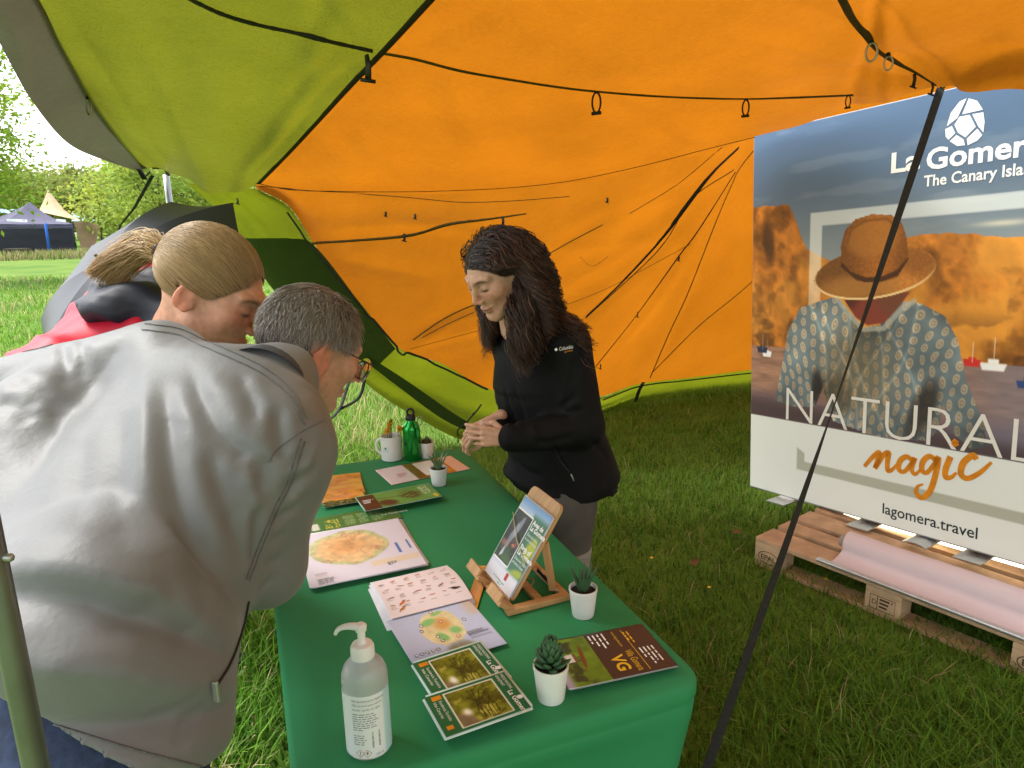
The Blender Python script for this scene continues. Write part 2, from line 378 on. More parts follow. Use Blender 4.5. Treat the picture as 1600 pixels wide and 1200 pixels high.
# mown turf under the canopy
X, Y = scatter(125000, -1.0, 4.2, 1.3, 7.0); P = np.stack([X, Y, 0*X], 1)
tuft = fbm(X*1.6, Y*1.6, 3); keep = RNG.uniform(0, 1, len(X)) < .35+1.1*tuft; P = P[keep]; 
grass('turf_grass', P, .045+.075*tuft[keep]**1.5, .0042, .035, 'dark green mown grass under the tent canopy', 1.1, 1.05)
# longer, paler meadow grass outside to the left and beyond, daylight put into tone
X, Y = scatter(95000, -1, 1, 1.4, 26.0); X = -.75-.5*RNG.uniform(0, 1, len(X))**2+(X-1)/2*Y*1.25; P = np.stack([X, Y, 0*X], 1)
tuft = fbm(X*.9+9, Y*.9, 3)
grass('meadow_grass', P, (.05+.12*tuft)*(1+.02*Y), .0045*(1+.16*Y), .12+.3*(tuft > .6), 'long pale green meadow grass outside the tent, open daylight put into its tone', .8, 1.55)
# straw and reeds by the far camp
X = RNG.uniform(-50, -24, 6000); Y = RNG.uniform(44, 57, 6000); P = np.stack([X, Y, ground_z(X, Y)], 1)
grass('dry_reeds', P, .55, .05, .75, 'dry straw coloured reeds before the far camp tents', .3, 1.0)

# ================================================================ tent
ORANGE = tent_mat('orange_canvas', (.42, .132, .007), (.39, .120, .005), .5)
GREEN = tent_mat('green_canvas_wet', (.115, .12, .010), (.135, .14, .008), .5, drops=True)
GREEN2 = tent_mat('green_canvas', (.12, .15, .008), (.16, .19, .007), .5)
DKGREEN = tent_mat('dark_green_canvas', (.035, .06, .012), (.05, .085, .012), .35)
GREYFLAP = tent_mat('grey_brown_canvas', (.12, .105, .085), (.10, .09, .06), .25)
TAPE = pmat('black_webbing', (.018, .019, .014), rough=.75, var=.3, vscale=90, bump=.6, bscale=400)
OLIVE = pmat('olive_seam_tape', (.085, .055, .008), rough=.8, var=.3, vscale=60)
STEEL = pmat('polished_steel', (.40, .41, .42), rough=.42, metal=.8, var=.08, vscale=20)
BLKPL = pmat('black_plastic', (.015, .015, .016), rough=.4, var=.1)
tent = empty('tent', tuple(at(745, 692, 5.08)), 'large orange and green canvas tent pitched over the green table', 'tent')
def g3(rows): return [[at(*p) for p in r] for r in rows]
TENT_BVH_V = []; TENT_BVH_F = []; _tn = [0]
def canvas(name, rows, nu, nv, mat, amp=.012, sc=3.0, seed=0, label=None, folds=None, creases=()):
    G = patch(rows, nu, nv); N = grid_normals(G)
    d = amp*(fbm(G[..., 0]*sc+seed, G[..., 1]*sc+G[..., 2]*sc*.7, 4, seed)-.5)*2
    if folds is not None: d = d+folds(*np.meshgrid(np.linspace(0, 1, nu), np.linspace(0, 1, nv), indexing='ij'))
    if creases:
        bv = BVHTree.FromPolygons([tuple(p) for p in G.reshape(-1, 3)], [tuple(int(i) for i in q) for q in grid_faces(nu, nv)])
        for pts, w, dep in creases:
            pl = [bv.ray_cast(Vector(CAMP), Vector(ray(x, y)).normalized())[0] for x, y in crom(np.array(pts, float), 14)]; pl = np.array([p for p in pl if p is not None])
            if len(pl) < 3: continue
            b = np.full(G.shape[:2], 9.); tt = np.zeros(G.shape[:2])
            for i in range(len(pl)-1):
                ab = pl[i+1]-pl[i]; t = np.clip(((G-pl[i]) @ ab)/(ab @ ab+1e-12), 0, 1); q = np.linalg.norm(G-pl[i]-t[..., None]*ab, axis=2); k = q < b; b = np.where(k, q, b); tt = np.where(k, (i+t)/(len(pl)-1), tt)
            d = d+.5*dep*(.6*np.exp(-b/(.7*w))+.4*np.exp(-(b/w)**2)-.35*np.exp(-((b-2*w)/w)**2))*np.clip(np.minimum(tt, 1-tt)*4+.1, 0, 1)
    G = G+N*d[..., None]
    v = G.reshape(-1, 3); f = grid_faces(nu, nv)
    TENT_BVH_V.append(v); TENT_BVH_F.append(f+_tn[0]); _tn[0] += len(v)
    o = build(name, v, f, mat, tent)
    if label: o['label'] = label
    return o, G
# roof: rows run from the far crease towards and over the camera
roofG = g3([
    [(222, 263, 4.5), (262, 266, 4.45), (312, 293, 4.3), (357, 303, 4.2), (400, 290, 4.1)],
    [(150, 178, 3.62), (215, 205, 3.6), (300, 215, 3.55), (400, 205, 3.45), (497, 186, 3.3)],
    [(92, 80, 2.95), (190, 105, 2.95), (320, 110, 2.9), (460, 100, 2.8), (592, 84, 2.65)],
    [(48, -5, 2.5), (170, 5, 2.5), (330, 5, 2.45), (500, 3, 2.35), (672, -3, 2.25)],
    [(-60, -180, 1.9), (120, -170, 1.9), (330, -175, 1.85), (560, -175, 1.8), (815, -165, 1.7)],
    [(-230, -480, 1.35), (60, -470, 1.33), (340, -470, 1.3), (660, -480, 1.25), (1040, -480, 1.2)]])
gfold = lambda u, v: .014*np.sin(v*19+3*u)*(1-u)*sst(.0, .4, v)*(1-sst(.75, 1, v)) + .02*np.exp(-((v-.88+.25*u)/.035)**2)*np.sin(u*30)*sst(0, .15, u)*(1-sst(.45, .75, u))
roofG.append([V(x, -1.3, 2.45) for x in (-1.15, -.8, -.45, -.1, .25)])  # unseen row behind the camera, added to cut the sky light
canvas('roof_panel', roofG, 120, 80, GREEN, .006, 2.5, 3, 'olive green roof panel beaded with water drops', gfold, [([(90, 0), (160, 110), (230, 220), (270, 262)], .05, .025), ([(180, 0), (240, 110), (290, 220), (320, 285)], .06, -.025), ([(385, 285), (440, 225), (500, 165)], .025, .02), ([(370, 280), (430, 215), (470, 150)], .03, -.018), ([(575, 90), (520, 130), (460, 190)], .03, .018), ([(560, 70), (520, 30), (480, -10)], .03, .015)])
roofO = g3([
    [(400, 290, 4.1), (540, 302, 4.2), (700, 301, 4.25), (900, 286, 4.2), (1050, 252, 4.0), (1190, 212, 3.7), (1320, 170, 3.25), (1440, 138, 2.75), (1540, 139, 2.5), (1660, 140, 2.35), (1850, 110, 2.2), (2100, 70, 2.0)],
    [(497, 186, 3.3), (640, 210, 3.4), (780, 215, 3.45), (930, 208, 3.45), (1060, 185, 3.35), (1180, 158, 3.15), (1300, 125, 2.9), (1410, 95, 2.6), (1530, 75, 2.4), (1680, 70, 2.25), (1880, 40, 2.1), (2150, 0, 1.9)],
    [(592, 84, 2.65), (720, 110, 2.72), (850, 122, 2.75), (980, 122, 2.75), (1090, 108, 2.7), (1200, 90, 2.62), (1300, 68, 2.5), (1390, 45, 2.35), (1520, 20, 2.2), (1690, 5, 2.1), (1920, -30, 1.95), (2200, -80, 1.75)],
    [(672, -3, 2.25), (800, 20, 2.28), (920, 30, 2.3), (1030, 30, 2.3), (1130, 22, 2.28), (1230, 5, 2.22), (1310, -15, 2.15), (1370, -35, 2.1), (1500, -60, 2.0), (1700, -90, 1.9), (1950, -130, 1.75), (2260, -190, 1.6)],
    [(815, -165, 1.7), (920, -150, 1.72), (1030, -145, 1.73), (1130, -145, 1.73), (1220, -155, 1.72), (1310, -170, 1.7), (1370, -190, 1.66), (1420, -210, 1.63), (1540, -240, 1.56), (1760, -280, 1.5), (2030, -330, 1.4), (2400, -420, 1.3)],
    [(1040, -480, 1.2), (1130, -470, 1.22), (1220, -465, 1.22), (1300, -465, 1.22), (1380, -470, 1.22), (1460, -480, 1.2), (1530, -495, 1.18), (1590, -510, 1.15), (1720, -540, 1.1), (1960, -590, 1.05), (2300, -660, 1.0), (2760, -780, .95)]])
def ofold(u, v):
    a = .010*np.sin(u*26+v*7)*np.exp(-((v-.62)/.18)**2) + .007*np.sin(v*60+u*8)*(1-sst(0, .5, u))
    return a + .012*np.exp(-((v-.55-.18*u)/.012)**2) - .010*np.exp(-((v-.6-.1*u)/.010)**2) + .012*np.exp(-((v-.68+.1*u)/.01)**2)
roofO.append([V(x, -1.3, 2.42) for x in (.25, .42, .6, .78, .95, 1.15, 1.35, 1.6, 1.95, 2.4, 2.9, 3.6)])  # roof carried on unseen behind the camera, added to darken the interior
canvas('roof_panel', roofO, 130, 220, ORANGE, .008, 2.2, 5, 'orange roof panel above the table', ofold, [([(1455, 128), (1300, 110), (1120, 95)], .04, .022), ([(1450, 122), (1280, 80), (1080, 45)], .04, -.02), ([(1455, 118), (1330, 50), (1230, 5)], .04, .02), ([(1475, 128), (1560, 95), (1650, 60)], .04, .02), ([(1480, 130), (1580, 118), (1660, 105)], .035, -.018), ([(420, 280), (480, 215), (560, 140)], .03, .012), ([(640, 80), (700, 50), (780, 10)], .05, .015), ([(930, 140), (1000, 190), (1080, 235)], .06, .02), ([(700, 110), (720, 180), (760, 250)], .06, -.018), ([(520, 200), (560, 240), (620, 280)], .05, .015)])
# back wall
Bp = [(400, 295, 4.3), (452, 324, 4.4), (492, 384, 4.52), (560, 470, 4.68), (625, 545, 4.82), (690, 568, 4.95), (760, 605, 5.1), (850, 632, 5.42), (940, 621, 5.8), (1000, 598, 6.15), (1090, 588, 6.35), (1185, 577, 6.55), (1330, 565, 6.8), (1600, 550, 6.6)]
Tp = [(394, 262, 4.3), (430, 262, 4.35), (480, 262, 4.4), (560, 262, 4.45), (640, 262, 4.5), (720, 260, 4.5), (800, 255, 4.5), (880, 248, 4.5), (960, 240, 4.5), (1040, 225, 4.5), (1120, 195, 4.5), (1195, 90, 4.6), (1350, 20, 4.7), (1650, -60, 4.6)]
Mp = [((a[0]*.5+b[0]*.5), (a[1]*.5+b[1]*.5)+6, (a[2]+b[2])/2+.08) for a, b in zip(Tp, Bp)]
def wfold(u, v):
    # creases fan out from the tie point behind the banner
    return .02*np.sin(12*u+20*v)*np.exp(-((v-.62)/.2)**2)*sst(.05, .3, u)+.018*np.exp(-((u-.28-.25*(v-.3))/.03)**2)*sst(.25, .4, v)*(1-sst(.6, .8, v))
canvas('wall_panel', g3([Tp, Mp, Bp]), 90, 200, ORANGE, .010, 1.8, 8, 'orange sloping back wall panel', wfold, [([(1120, 285), (980, 395), (760, 505), (650, 540)], .07, .035), ([(1110, 300), (1000, 420), (880, 520)], .05, -.03), ([(1100, 275), (960, 330), (840, 400), (740, 430)], .06, -.03), ([(1120, 310), (1040, 450), (960, 560)], .05, .03), ([(1130, 320), (1080, 470), (1030, 570)], .05, -.025), ([(480, 360), (600, 350), (720, 345), (830, 330)], .05, .03), ([(640, 545), (720, 500), (800, 480)], .04, .025), ([(500, 400), (600, 420), (700, 440)], .05, -.02), ([(660, 550), (780, 520), (880, 540)], .04, -.02), ([(900, 340), (1000, 310), (1100, 260)], .05, .025)])
def gnd(x, y): p = atz(x, y, .0); return (x, y, p[1])
Ep = [(285, 283, 4.5), (352, 345, 4.62), (420, 430, 4.72), (490, 515, 4.82), (570, 598, 4.92), (645, 648, 5.02), gnd(745, 694), gnd(850, 676), gnd(940, 647), gnd(1000, 629), gnd(1090, 618), gnd(1185, 607), gnd(1330, 596), gnd(1600, 600)]
Sk = [((a[0]+b[0])/2, (a[1]+b[1])/2+2, (a[2]+b[2])/2+.06) for a, b in zip(Bp, Ep)]
sfold = lambda u, v: .02*np.sin(u*16+v*9)*(1-sst(.5, .8, v))*u
skirt, SKG = canvas('skirt_panel', g3([Bp, Sk, Ep]), 40, 200, GREEN2, .008, 3, 12, 'green canvas skirt along the foot of the wall', sfold)
# dark doubled flap on the skirt, left of the orange
fl = [[(450, 372, 4.42), (492, 384, 4.5), (560, 470, 4.66), (618, 545, 4.79)],
      [(395, 372, 4.45), (450, 425, 4.56), (520, 508, 4.7), (600, 562, 4.8)],
      [(372, 370, 4.5), (425, 450, 4.62), (500, 535, 4.76), (590, 572, 4.84)]]
canvas('double_flap', g3(fl), 20, 50, DKGREEN, .01, 5, 2, 'dark green doubled canvas flap')
fl2 = [[(575, 556, 4.78), (640, 598, 4.9), (700, 640, 4.97), (752, 672, 5.03)], [(572, 566, 4.8), (632, 612, 4.93), (690, 654, 4.99), (748, 682, 5.04)]]
canvas('double_flap', g3(fl2), 8, 40, DKGREEN, .006, 5, 4, 'dark fold across the green skirt')
# grey brown valance along the open left edge
vl = [[(56, -8, 2.49), (101, 79, 2.94), (160, 176, 3.60), (214, 247, 4.33), (230, 263, 4.48)],
      [(20, 40, 2.52), (62, 120, 2.97), (122, 205, 3.62), (180, 250, 4.3), (216, 266, 4.48)],
      [(-12, 45, 2.6), (48, 155, 3.05), (112, 228, 3.7), (185, 258, 4.38), (220, 268, 4.52)]]
vl = [[(-70, -190, 1.9)]+vl[0], [(-100, -140, 1.92)]+vl[1], [(-130, -130, 2.0)]+vl[2]]
canvas('valance', g3(vl), 16, 60, GREYFLAP, .008, 4, 6, 'grey brown valance along the open edge')
# the closed right side and the rear corner behind the banner
rw = [[V(2.9, 4.7, 2.75), V(3.9, 3.8, 2.6), V(4.3, 2.4, 2.5), V(4.0, .9, 2.45), V(3.7, -1.5, 2.42)],
      [V(3.6, 5.6, 1.2), V(4.5, 4.2, 1.2), V(4.9, 2.4, 1.2), V(4.7, .8, 1.2), V(4.3, -1.6, 1.2)],
      [V(4.2, 6.4, 0), V(5.1, 4.6, 0), V(5.5, 2.4, 0), V(5.4, .7, 0), V(5.0, -1.7, 0)]]
canvas('wall_panel', rw, 30, 60, ORANGE, .02, 2, 21, 'orange side wall panel on the right')
bvh = BVHTree.FromPolygons([tuple(v) for v in np.concatenate(TENT_BVH_V)], [tuple(int(i) for i in f) for f in np.concatenate(TENT_BVH_F)])
def hit(x, y, off=.006):
    d = Vector(ray(x, y)).normalized(); p, n, i, t = bvh.ray_cast(Vector(CAMP), d)
    if p is None: return None, None
    if n.dot(d) > 0: n = -n
    return np.array(p+n*off), np.array(n)
def ribbon(name, pts, w, mat, n=40, off=.006, thick=.002, label=None, wob=0):
    """a webbing strip sewn on the canvas, through the given sight points"""
    q = crom(np.array(pts, float), n); Ps = []; Ns = []
    for k, (x, y) in enumerate(q):
        p, nn = hit(x, y, off)
        if p is not None: Ps.append(p); Ns.append(nn)
    Ps = np.array(Ps); Ns = np.array(Ns)
    # keep to one layer of cloth
    T = np.gradient(Ps, axis=0); T /= np.maximum(np.linalg.norm(T, axis=1, keepdims=True), 1e-9)
    S = np.cross(Ns, T); S /= np.maximum(np.linalg.norm(S, axis=1, keepdims=True), 1e-9)
    w = np.asarray(w, float)*.72; ww = np.broadcast_to(np.asarray(w, float), (len(Ps),)) if np.ndim(w) == 0 else np.interp(np.linspace(0, 1, len(Ps)), np.linspace(0, 1, len(w)), w)
    if wob: ww = ww*(1+wob*RNG.uniform(-1, 1, len(Ps)))
    a = Ps-S*ww[:, None]/2; b = Ps+S*ww[:, None]/2; k = len(Ps); d = Ns*thick
    v = np.concatenate([a, b, a+d, b+d]); f = []
    for i in range(k-1): f += [(2*k+i, 2*k+i+1, 3*k+i+1, 3*k+i), (i, 2*k+i, 2*k+i+1, i+1)[::-1], (k+i, k+i+1, 3*k+i+1, 3*k+i)[::-1]]
    o = build(name, v, f, mat, tent, True)
    if label: o['label'] = label
    return o
ribbon('seam_tape', [(397, 292), (450, 238), (497, 187), (545, 134), (592, 85), (630, 44), (668, 2), (720, -55)], .030, TAPE, 60, label='dark tape on the seam between green and orange')
ribbon('webbing', [(290, -8), (345, 18), (400, 35), (460, 48), (520, 63), (583, 77)], .036, TAPE, 50, label='black webbing across the green roof', wob=.12)
ribbon('seam_tape', [(596, 80), (650, 90), (720, 108), (800, 122), (870, 133), (930, 140), (1030, 148), (1150, 152), (1240, 150), (1335, 146)], .026, OLIVE, 60, label='olive tape across the orange roof')
ribbon('seam_tape', [(1312, -12), (1330, 22), (1350, 48), (1372, 75), (1400, 95), (1430, 110), (1465, 131)], [.03, .035, .03, .018, .012], OLIVE, 30)
ribbon('crease_line', [(398, 288), (430, 292), (500, 297), (570, 300)], .006, TAPE, 30)
ribbon('seam_line', [(400, 284), (450, 295), (520, 297), (600, 298), (680, 297), (790, 292), (890, 281), (1000, 258), (1100, 232), (1180, 212)], .008, TAPE, 70)
ribbon('seam_line', [(560, 302), (640, 308), (720, 315), (800, 313), (890, 306)], .006, OLIVE, 40)
ribbon('seam_tape', [(488, 380), (560, 375), (640, 367), (700, 350), (760, 342), (822, 333)], [.022, .022, .03, .03, .022, .012], OLIVE, 50)
ribbon('seam_tape', [(452, 326), (470, 352), (492, 385), (560, 471), (622, 543), (640, 550), (690, 570), (760, 606)], .022, TAPE, 60, off=.03)
ribbon('seam_tape', [(938, 622), (1000, 600), (1090, 589), (1176, 579)], .02, TAPE, 30, off=.03)
for pts, w, m_ in [([(1128, 228), (1060, 285), (983, 333)], .007, OLIVE), ([(942, 350), (900, 372), (846, 402)], .009, OLIVE), ([(760, 470), (730, 480), (690, 500), (645, 531)], .012, OLIVE), ([(740, 488), (700, 506), (660, 527)], .008, OLIVE),
                   ([(1145, 265), (1080, 310), (1028, 390), (914, 497)], .012, OLIVE), ([(1148, 268), (1090, 360), (1060, 400), (995, 490), (930, 572)], .014, TAPE), ([(1150, 270), (1120, 340), (1075, 455), (1045, 520), (1015, 590)], .014, OLIVE),
                   ([(1182, 433), (1145, 465), (1090, 510), (1020, 580)], .012, OLIVE), ([(1176, 235), (1160, 255), (1150, 270)], .014, OLIVE), ([(640, 545), (900, 470), (1080, 380)], .004, OLIVE), ([(905, 400), (925, 415), (950, 400)], .003, OLIVE)]:
    ribbon('seam_line', pts, w, m_, 40)
ribbon('strap', [(1148, 228), (1105, 270), (1050, 345), (985, 420), (912, 492)], [.03, .05, .045, .03, .02], TAPE, 40, off=.03, label='broad black strap on the back wall')
# hanging toggles and loops sewn to the seams
def toggle(x, y, L, w=.010, bar=.03, loop=False):
    p, n = hit(x, y, .008); 
    if p is None: return
    m = MB(); q = p+V(0, 0, -L)
    if loop:
        a = np.linspace(0, 2*math.pi, 17); c = p+V(0, 0, -L/2); pts = np.stack([c[0]+np.sin(a)*L*.22, c[1]+0*a, c[2]+np.cos(a)*L*.5], 1); m.tube(pts, L*.055, 6, False)
        m.tube([q+V(-L*.25, 0, -.003), q+V(L*.25, 0, 0)], L*.09, 8)
    else:
        pts = [p, p*.6+q*.4+V(.004, 0, 0), q]; m.tube(pts, w, 8, flat=.25, up=n); m.tube([q-V(bar, 0, -.004), q+V(bar, 0, -.004)], bar*.26, 8)
    o = m.build('toggle', TAPE if loop else BLKPL, tent, True); return o
toggle(573, 82, .085, .013, .026); toggle(631, 364, .048, .008, .016); toggle(785, 338, .06, .009, .012)
toggle(932, 141, .074, loop=True); toggle(1166, 153, .062, loop=True); toggle(1326, 146, .046, loop=True)
for x, y, l_ in ((602, 330, .03), (648, 334, .03), (948, 308, .03), (371, 308, .035), (1060, 398, .04), (995, 486, .045), (937, 568, .04), (1430, 112, .045), (1459, 126, .04)): toggle(x, y, l_, .007, .012)
def eyering(x, y, r, off=.012, tilt=0):
    p, n = hit(x, y, off); a = np.linspace(0, 2*math.pi, 25); c = p+V(0, 0, -r)
    ax = unit(V(1, -.6, 0)); pts = c+np.outer(np.sin(a)*r*.6, ax)+np.outer(np.cos(a)*r, V(0, 0, 1)); 
    MB().tube(pts, r*.13, 8, False).build('ring', STEEL, tent, True)
    m = MB(); m.tube([p+V(0, 0, .03)-ax*.012, p], .010, 8, flat=.5); m.build('ring_tab', TAPE, tent, True)
eyering(139, 152, .034); eyering(1367, 62, .028); eyering(1389, 82, .022)
# corner hardware, pole and guy line at the far left corner
cp = at(256, 268, 4.52)
m = MB(); m.tube([cp+V(.01, 0, -.02), cp+V(.02, .01, -1.98)], .019, 16); o = m.build('pole', STEEL, tent, True)
m = MB()
for x0, y0, x1, y1, w in ((205, 250, 208, 262, .012), (216, 262, 226, 280, .02), (240, 263, 256, 262, .014), (235, 268, 225, 278, .012), (256, 262, 264, 274, .013)): m.tube([at(x0, y0, 4.48), at(x1, y1, 4.46)], w, 8, flat=.35)
m.build('corner_strap', TAPE, tent, True)
MB().tube([at(238, 275, 4.48), at(210, 325, 4.9), at(188, 352, 5.2), atz(150, 470, 0.0)], [.013, .011, .008, .007], 6, flat=.4).build('guy_line', TAPE, tent, True)
for a, b in (((742, 645, 5.0), (715, 672, 5.0)), ((715, 672, 5.0), (716, 690, 5.05)), ((752, 632, 5.0), (738, 648, 5.0))):
    MB().tube([at(*a), (at(*a)+at(*b))/2+V(0, 0, -.01), at(*b)], .012, 6, flat=.5).build('tie_cord', TAPE, tent, True)
MB().tube(crom([at(556, 588, 4.85), at(545, 598, 4.8), at(530, 640, 4.7), at(500, 668, 4.6)], 14), .016, 6, flat=.4).build('tie_cord', TAPE, tent, True)
MB().tube(crom([at(572, 578, 4.88), at(566, 610, 4.8), at(556, 626, 4.75), at(530, 640, 4.7)], 14), .012, 6, flat=.4).build('tie_cord', TAPE, tent, True)
MB().tube(crom([at(1005, 598, 6.0), at(998, 612, 6.05), at(993, 628, 6.1)], 8), .022, 6, flat=.4).build('tie_cord', TAPE, tent, True)
MB().tube(crom([at(556, 566, 4.8), at(562, 590, 4.8), at(580, 560, 4.8)], 12), .008, 6).build('tie_cord', TAPE, tent, True)
# the near pole at the lower left and the long black strap on the right
np_top = V(-.80, .70, 2.30); pp = at(24, 1040, .45); pq = at(-40, 730, .45); pb = pp+(pp-pq)*(pp[2]/(pq[2]-pp[2]))
pole = empty('tent_pole', (pb[0], pb[1], 0), 'shiny steel tent pole beside the man in grey, nearest the camera', 'pole')
MB().tube([pb, pp, pb+(pp-pb)/pp[2]*2.42], .0088, 28).build('shaft', pmat('grey_pole_metal', (.20, .21, .215), rough=.35, metal=.75, var=.1, vscale=30), pole, True)
bpn = at(8, 871, .45); MB().lathe([(0, .006), (.0022, .0058), (.0030, .0045), (.0030, -.012), (.0, -.012)], bpn, 16, axis=np.stack([V(0, 1, 0), V(0, 0, 1), unit(V(1, -.1, 0))], 1)).build('push_button', STEEL, pole, True)
S0, nS = hit(1470, 136, .01); S0 = at(1470, 138, 2.68); S1 = V(.47, 1.62, 0.0)
strap = empty('guy_strap', tuple(S1), 'long twisted black strap running from the orange roof to the grass', 'strap')
t_ = np.linspace(0, 1, 40); c_ = S0+np.outer(t_, S1-S0)+np.outer(np.sin(t_*math.pi)*-.035, V(0, 0, 1))
tw = np.interp(t_, [0, .15, .40, .50, .60, 1], [0.2, .45, 1.3, 1.5, 1.0, .15])
dS = unit(S1-S0); vb = unit((S0+S1)/2-CAMP); vb = unit(vb-dS*(vb @ dS)); va = np.cross(dS, vb); wd = np.cos(tw)[:, None]*va+np.sin(tw)[:, None]*vb; nn_ = np.cross(dS, wd)
hw = .0135; q4 = np.concatenate([c_-wd*hw-nn_*.001, c_+wd*hw-nn_*.001, c_+wd*hw+nn_*.001, c_-wd*hw+nn_*.001]); k = 40
fs = [(j*k+i, j*k+i+1, ((j+1) % 4)*k+i+1, ((j+1) % 4)*k+i) for i in range(k-1) for j in range(4)]
build('webbing', q4, fs, TAPE, strap, False)
a = np.linspace(0, 2*math.pi, 17); MB().tube(S0+V(.006, 0, .03)+np.stack([np.sin(a)*.012, 0*a, np.cos(a)*.03], 1), .004, 6, False).build('loop', OLIVE, strap, True)
# ================================================================ trees and the far camp
BARK = pmat('bark', (.09, .07, .05), rough=.9, var=.3, vscale=6, bump=.5, bscale=30, bdist=.03)
LEAF = pmat('spring_leaves', (1, 1, 1), rough=.55, var=0, attr='Col', spec=.2); _leafy(LEAF, .45)
def tree(base, h, cr, n, tone, label, name='deciduous_tree', seed=0, low=.3, leaf=.22, trunk=.22, flat=.8, nclump=60):
    rg = np.random.default_rng(seed); base = np.asarray(base, float)
    root = empty(name, tuple(base), label, 'tree', 'trees around the meadow')
    m = MB(); top = base+V(rg.uniform(-.4, .4), rg.uniform(-.4, .4), h*.8)
    pts = crom([base-V(0, 0, .2), base+V(rg.uniform(-.2, .2), 0, h*.3), (base+top)/2+V(rg.uniform(-.3, .3), 0, 0), top], 12); m.tube(pts, np.linspace(trunk, trunk*.2, 12), 8)
    C = []
    for k in range(nclump):                                    # clumps through an uneven crown
        a = rg.uniform(0, 2*math.pi); e = rg.uniform(-.9, 1); rr = cr*(rg.uniform(.25, 1))**.6*math.sqrt(max(1-e*e*.75, .1))*rg.uniform(.7, 1.12)
        c = base+V(math.cos(a)*rr, math.sin(a)*rr, h*(low+(1-low)*(.5+.5*e))*rg.uniform(.93, 1.04)); C.append(c)
        if k % 3 == 0:
            s = pts[rg.integers(4, 11)]; m.tube(crom([s, (s+c)/2+V(0, 0, -.15*cr*.3), c], 6), np.linspace(trunk*.3, .015, 6), 5)
    m.build('trunk', BARK, root, True)
    C = np.array(C); i = rg.integers(0, len(C), n); sp = cr*.17*rg.uniform(.6, 1.3, len(C))
    d = rg.normal(0, 1, (n, 3)); P = C[i]+d*sp[i][:, None]*np.array([1.1, 1.1, flat])
    ax = rg.normal(0, 1, (n, 3)); ax[:, 2] *= .6; ax /= np.linalg.norm(ax, axis=1, keepdims=True); bx = np.cross(ax, rg.normal(0, 1, (n, 3))); bx /= np.linalg.norm(bx, axis=1, keepdims=True)
    L = leaf*rg.uniform(.5, 1.3, n)[:, None]; v = np.stack([P-ax*L, P+bx*L*.45, P+ax*L, P-bx*L*.45], 1).reshape(-1, 3)
    f = np.arange(n*4).reshape(-1, 4)
    cl = rg.uniform(.75, 1.25, len(C))[i]*rg.uniform(.75, 1.25, n); hu = rg.uniform(-.12, .12, len(C))[i]
    c = np.stack([tone[0]*(1+hu), tone[1]+0*hu, tone[2]*(1-hu)], 1)*cl[:, None]
    build('crown', v, f, LEAF, root, False, colors=np.repeat(c, 4, 0)); return root
def gz(x, y): return float(ground_z(np.array(x), np.array(y)))
def gp(px, Y): p = at(px, 400, Y); return V(p[0], p[1], gz(p[0], p[1])-.05)
tree(gp(-52, 24), 8.2, 2.5, 14000, (0.27, 0.39, 0.045), 'big light green tree filling the left edge of the view', seed=1, leaf=.10, low=.30, trunk=.25, nclump=110)
tree(gp(10, 80), 9.5, 5.5, 5000, (0.29, 0.36, 0.068), 'round green tree behind the purple camp canopy', seed=2, leaf=.3)  # far trees: distance haze is put into the leaf tones
tree(gp(110, 92), 9.2, 6.0, 5000, (0.27, 0.33, 0.083), 'green tree behind the beige pointed tent, haze put into its leaf colour', seed=3, leaf=.34)
tree(gp(175, 95), 9.0, 6.5, 5000, (0.32, 0.35, 0.090), 'yellowish tree at the middle of the wood edge, haze put into its leaf colour', seed=4, leaf=.34)
tree(gp(215, 70), 9.0, 5.0, 5500, (0.36, 0.43, 0.075), 'bright young tree between the camp and the tent corner', seed=5, leaf=.26, low=.15)
tree(gp(262, 62), 8.2, 4.6, 5500, (0.34, 0.43, 0.075), 'bright leafy tree behind the far tent pole', seed=6, leaf=.25, low=.12)
tree(gp(330, 68), 8.4, 5.0, 4500, (0.32, 0.41, 0.075), 'leafy tree half hidden behind the black umbrella', seed=7, leaf=.28, low=.1)
tree(gp(-140, 60), 12, 5.5, 4500, (0.26, 0.35, 0.060), 'tall tree outside the meadow on the far left', seed=8, leaf=.3, low=.1)
tree(gp(450, 80), 9, 6, 3500, (0.29, 0.38, 0.075), 'tree beyond the tent wall', seed=9, leaf=.35, low=.1)
# a far belt of woodland behind the single trees
n = 26000; X = RNG.uniform(-150, 40, n); Yw = RNG.uniform(118, 140, n); Zt = 9.5+2.8*fbm(X*.11, Yw*.05, 3)+1.6*vn(X*.4, Yw*.2); Z = Zt*RNG.uniform(0, 1, n)**.7
ax = RNG.normal(0, 1, (n, 3)); ax /= np.linalg.norm(ax, axis=1, keepdims=True); bx = np.cross(ax, RNG.normal(0, 1, (n, 3))); bx /= np.linalg.norm(bx, axis=1, keepdims=True)
Pw = np.stack([X, Yw, Z], 1); L = RNG.uniform(.35, .9, n)[:, None]
cw = np.array([.30, .34, .14])*(RNG.uniform(.75, 1.2, n)*(.8+.5*fbm(X*.2, Z*.3, 3)))[:, None]  # pale tone stands for haze, put into the leaf colour
tag(build('woodland', np.stack([Pw-ax*L, Pw+bx*L*.6, Pw+ax*L, Pw-bx*L*.6], 1).reshape(-1, 3), np.arange(n*4).reshape(-1, 4), LEAF, None, False, colors=np.repeat(cw, 4, 0)), 'green belt of far woodland beyond the camp, haze put into its colour', 'woodland', kind='stuff')

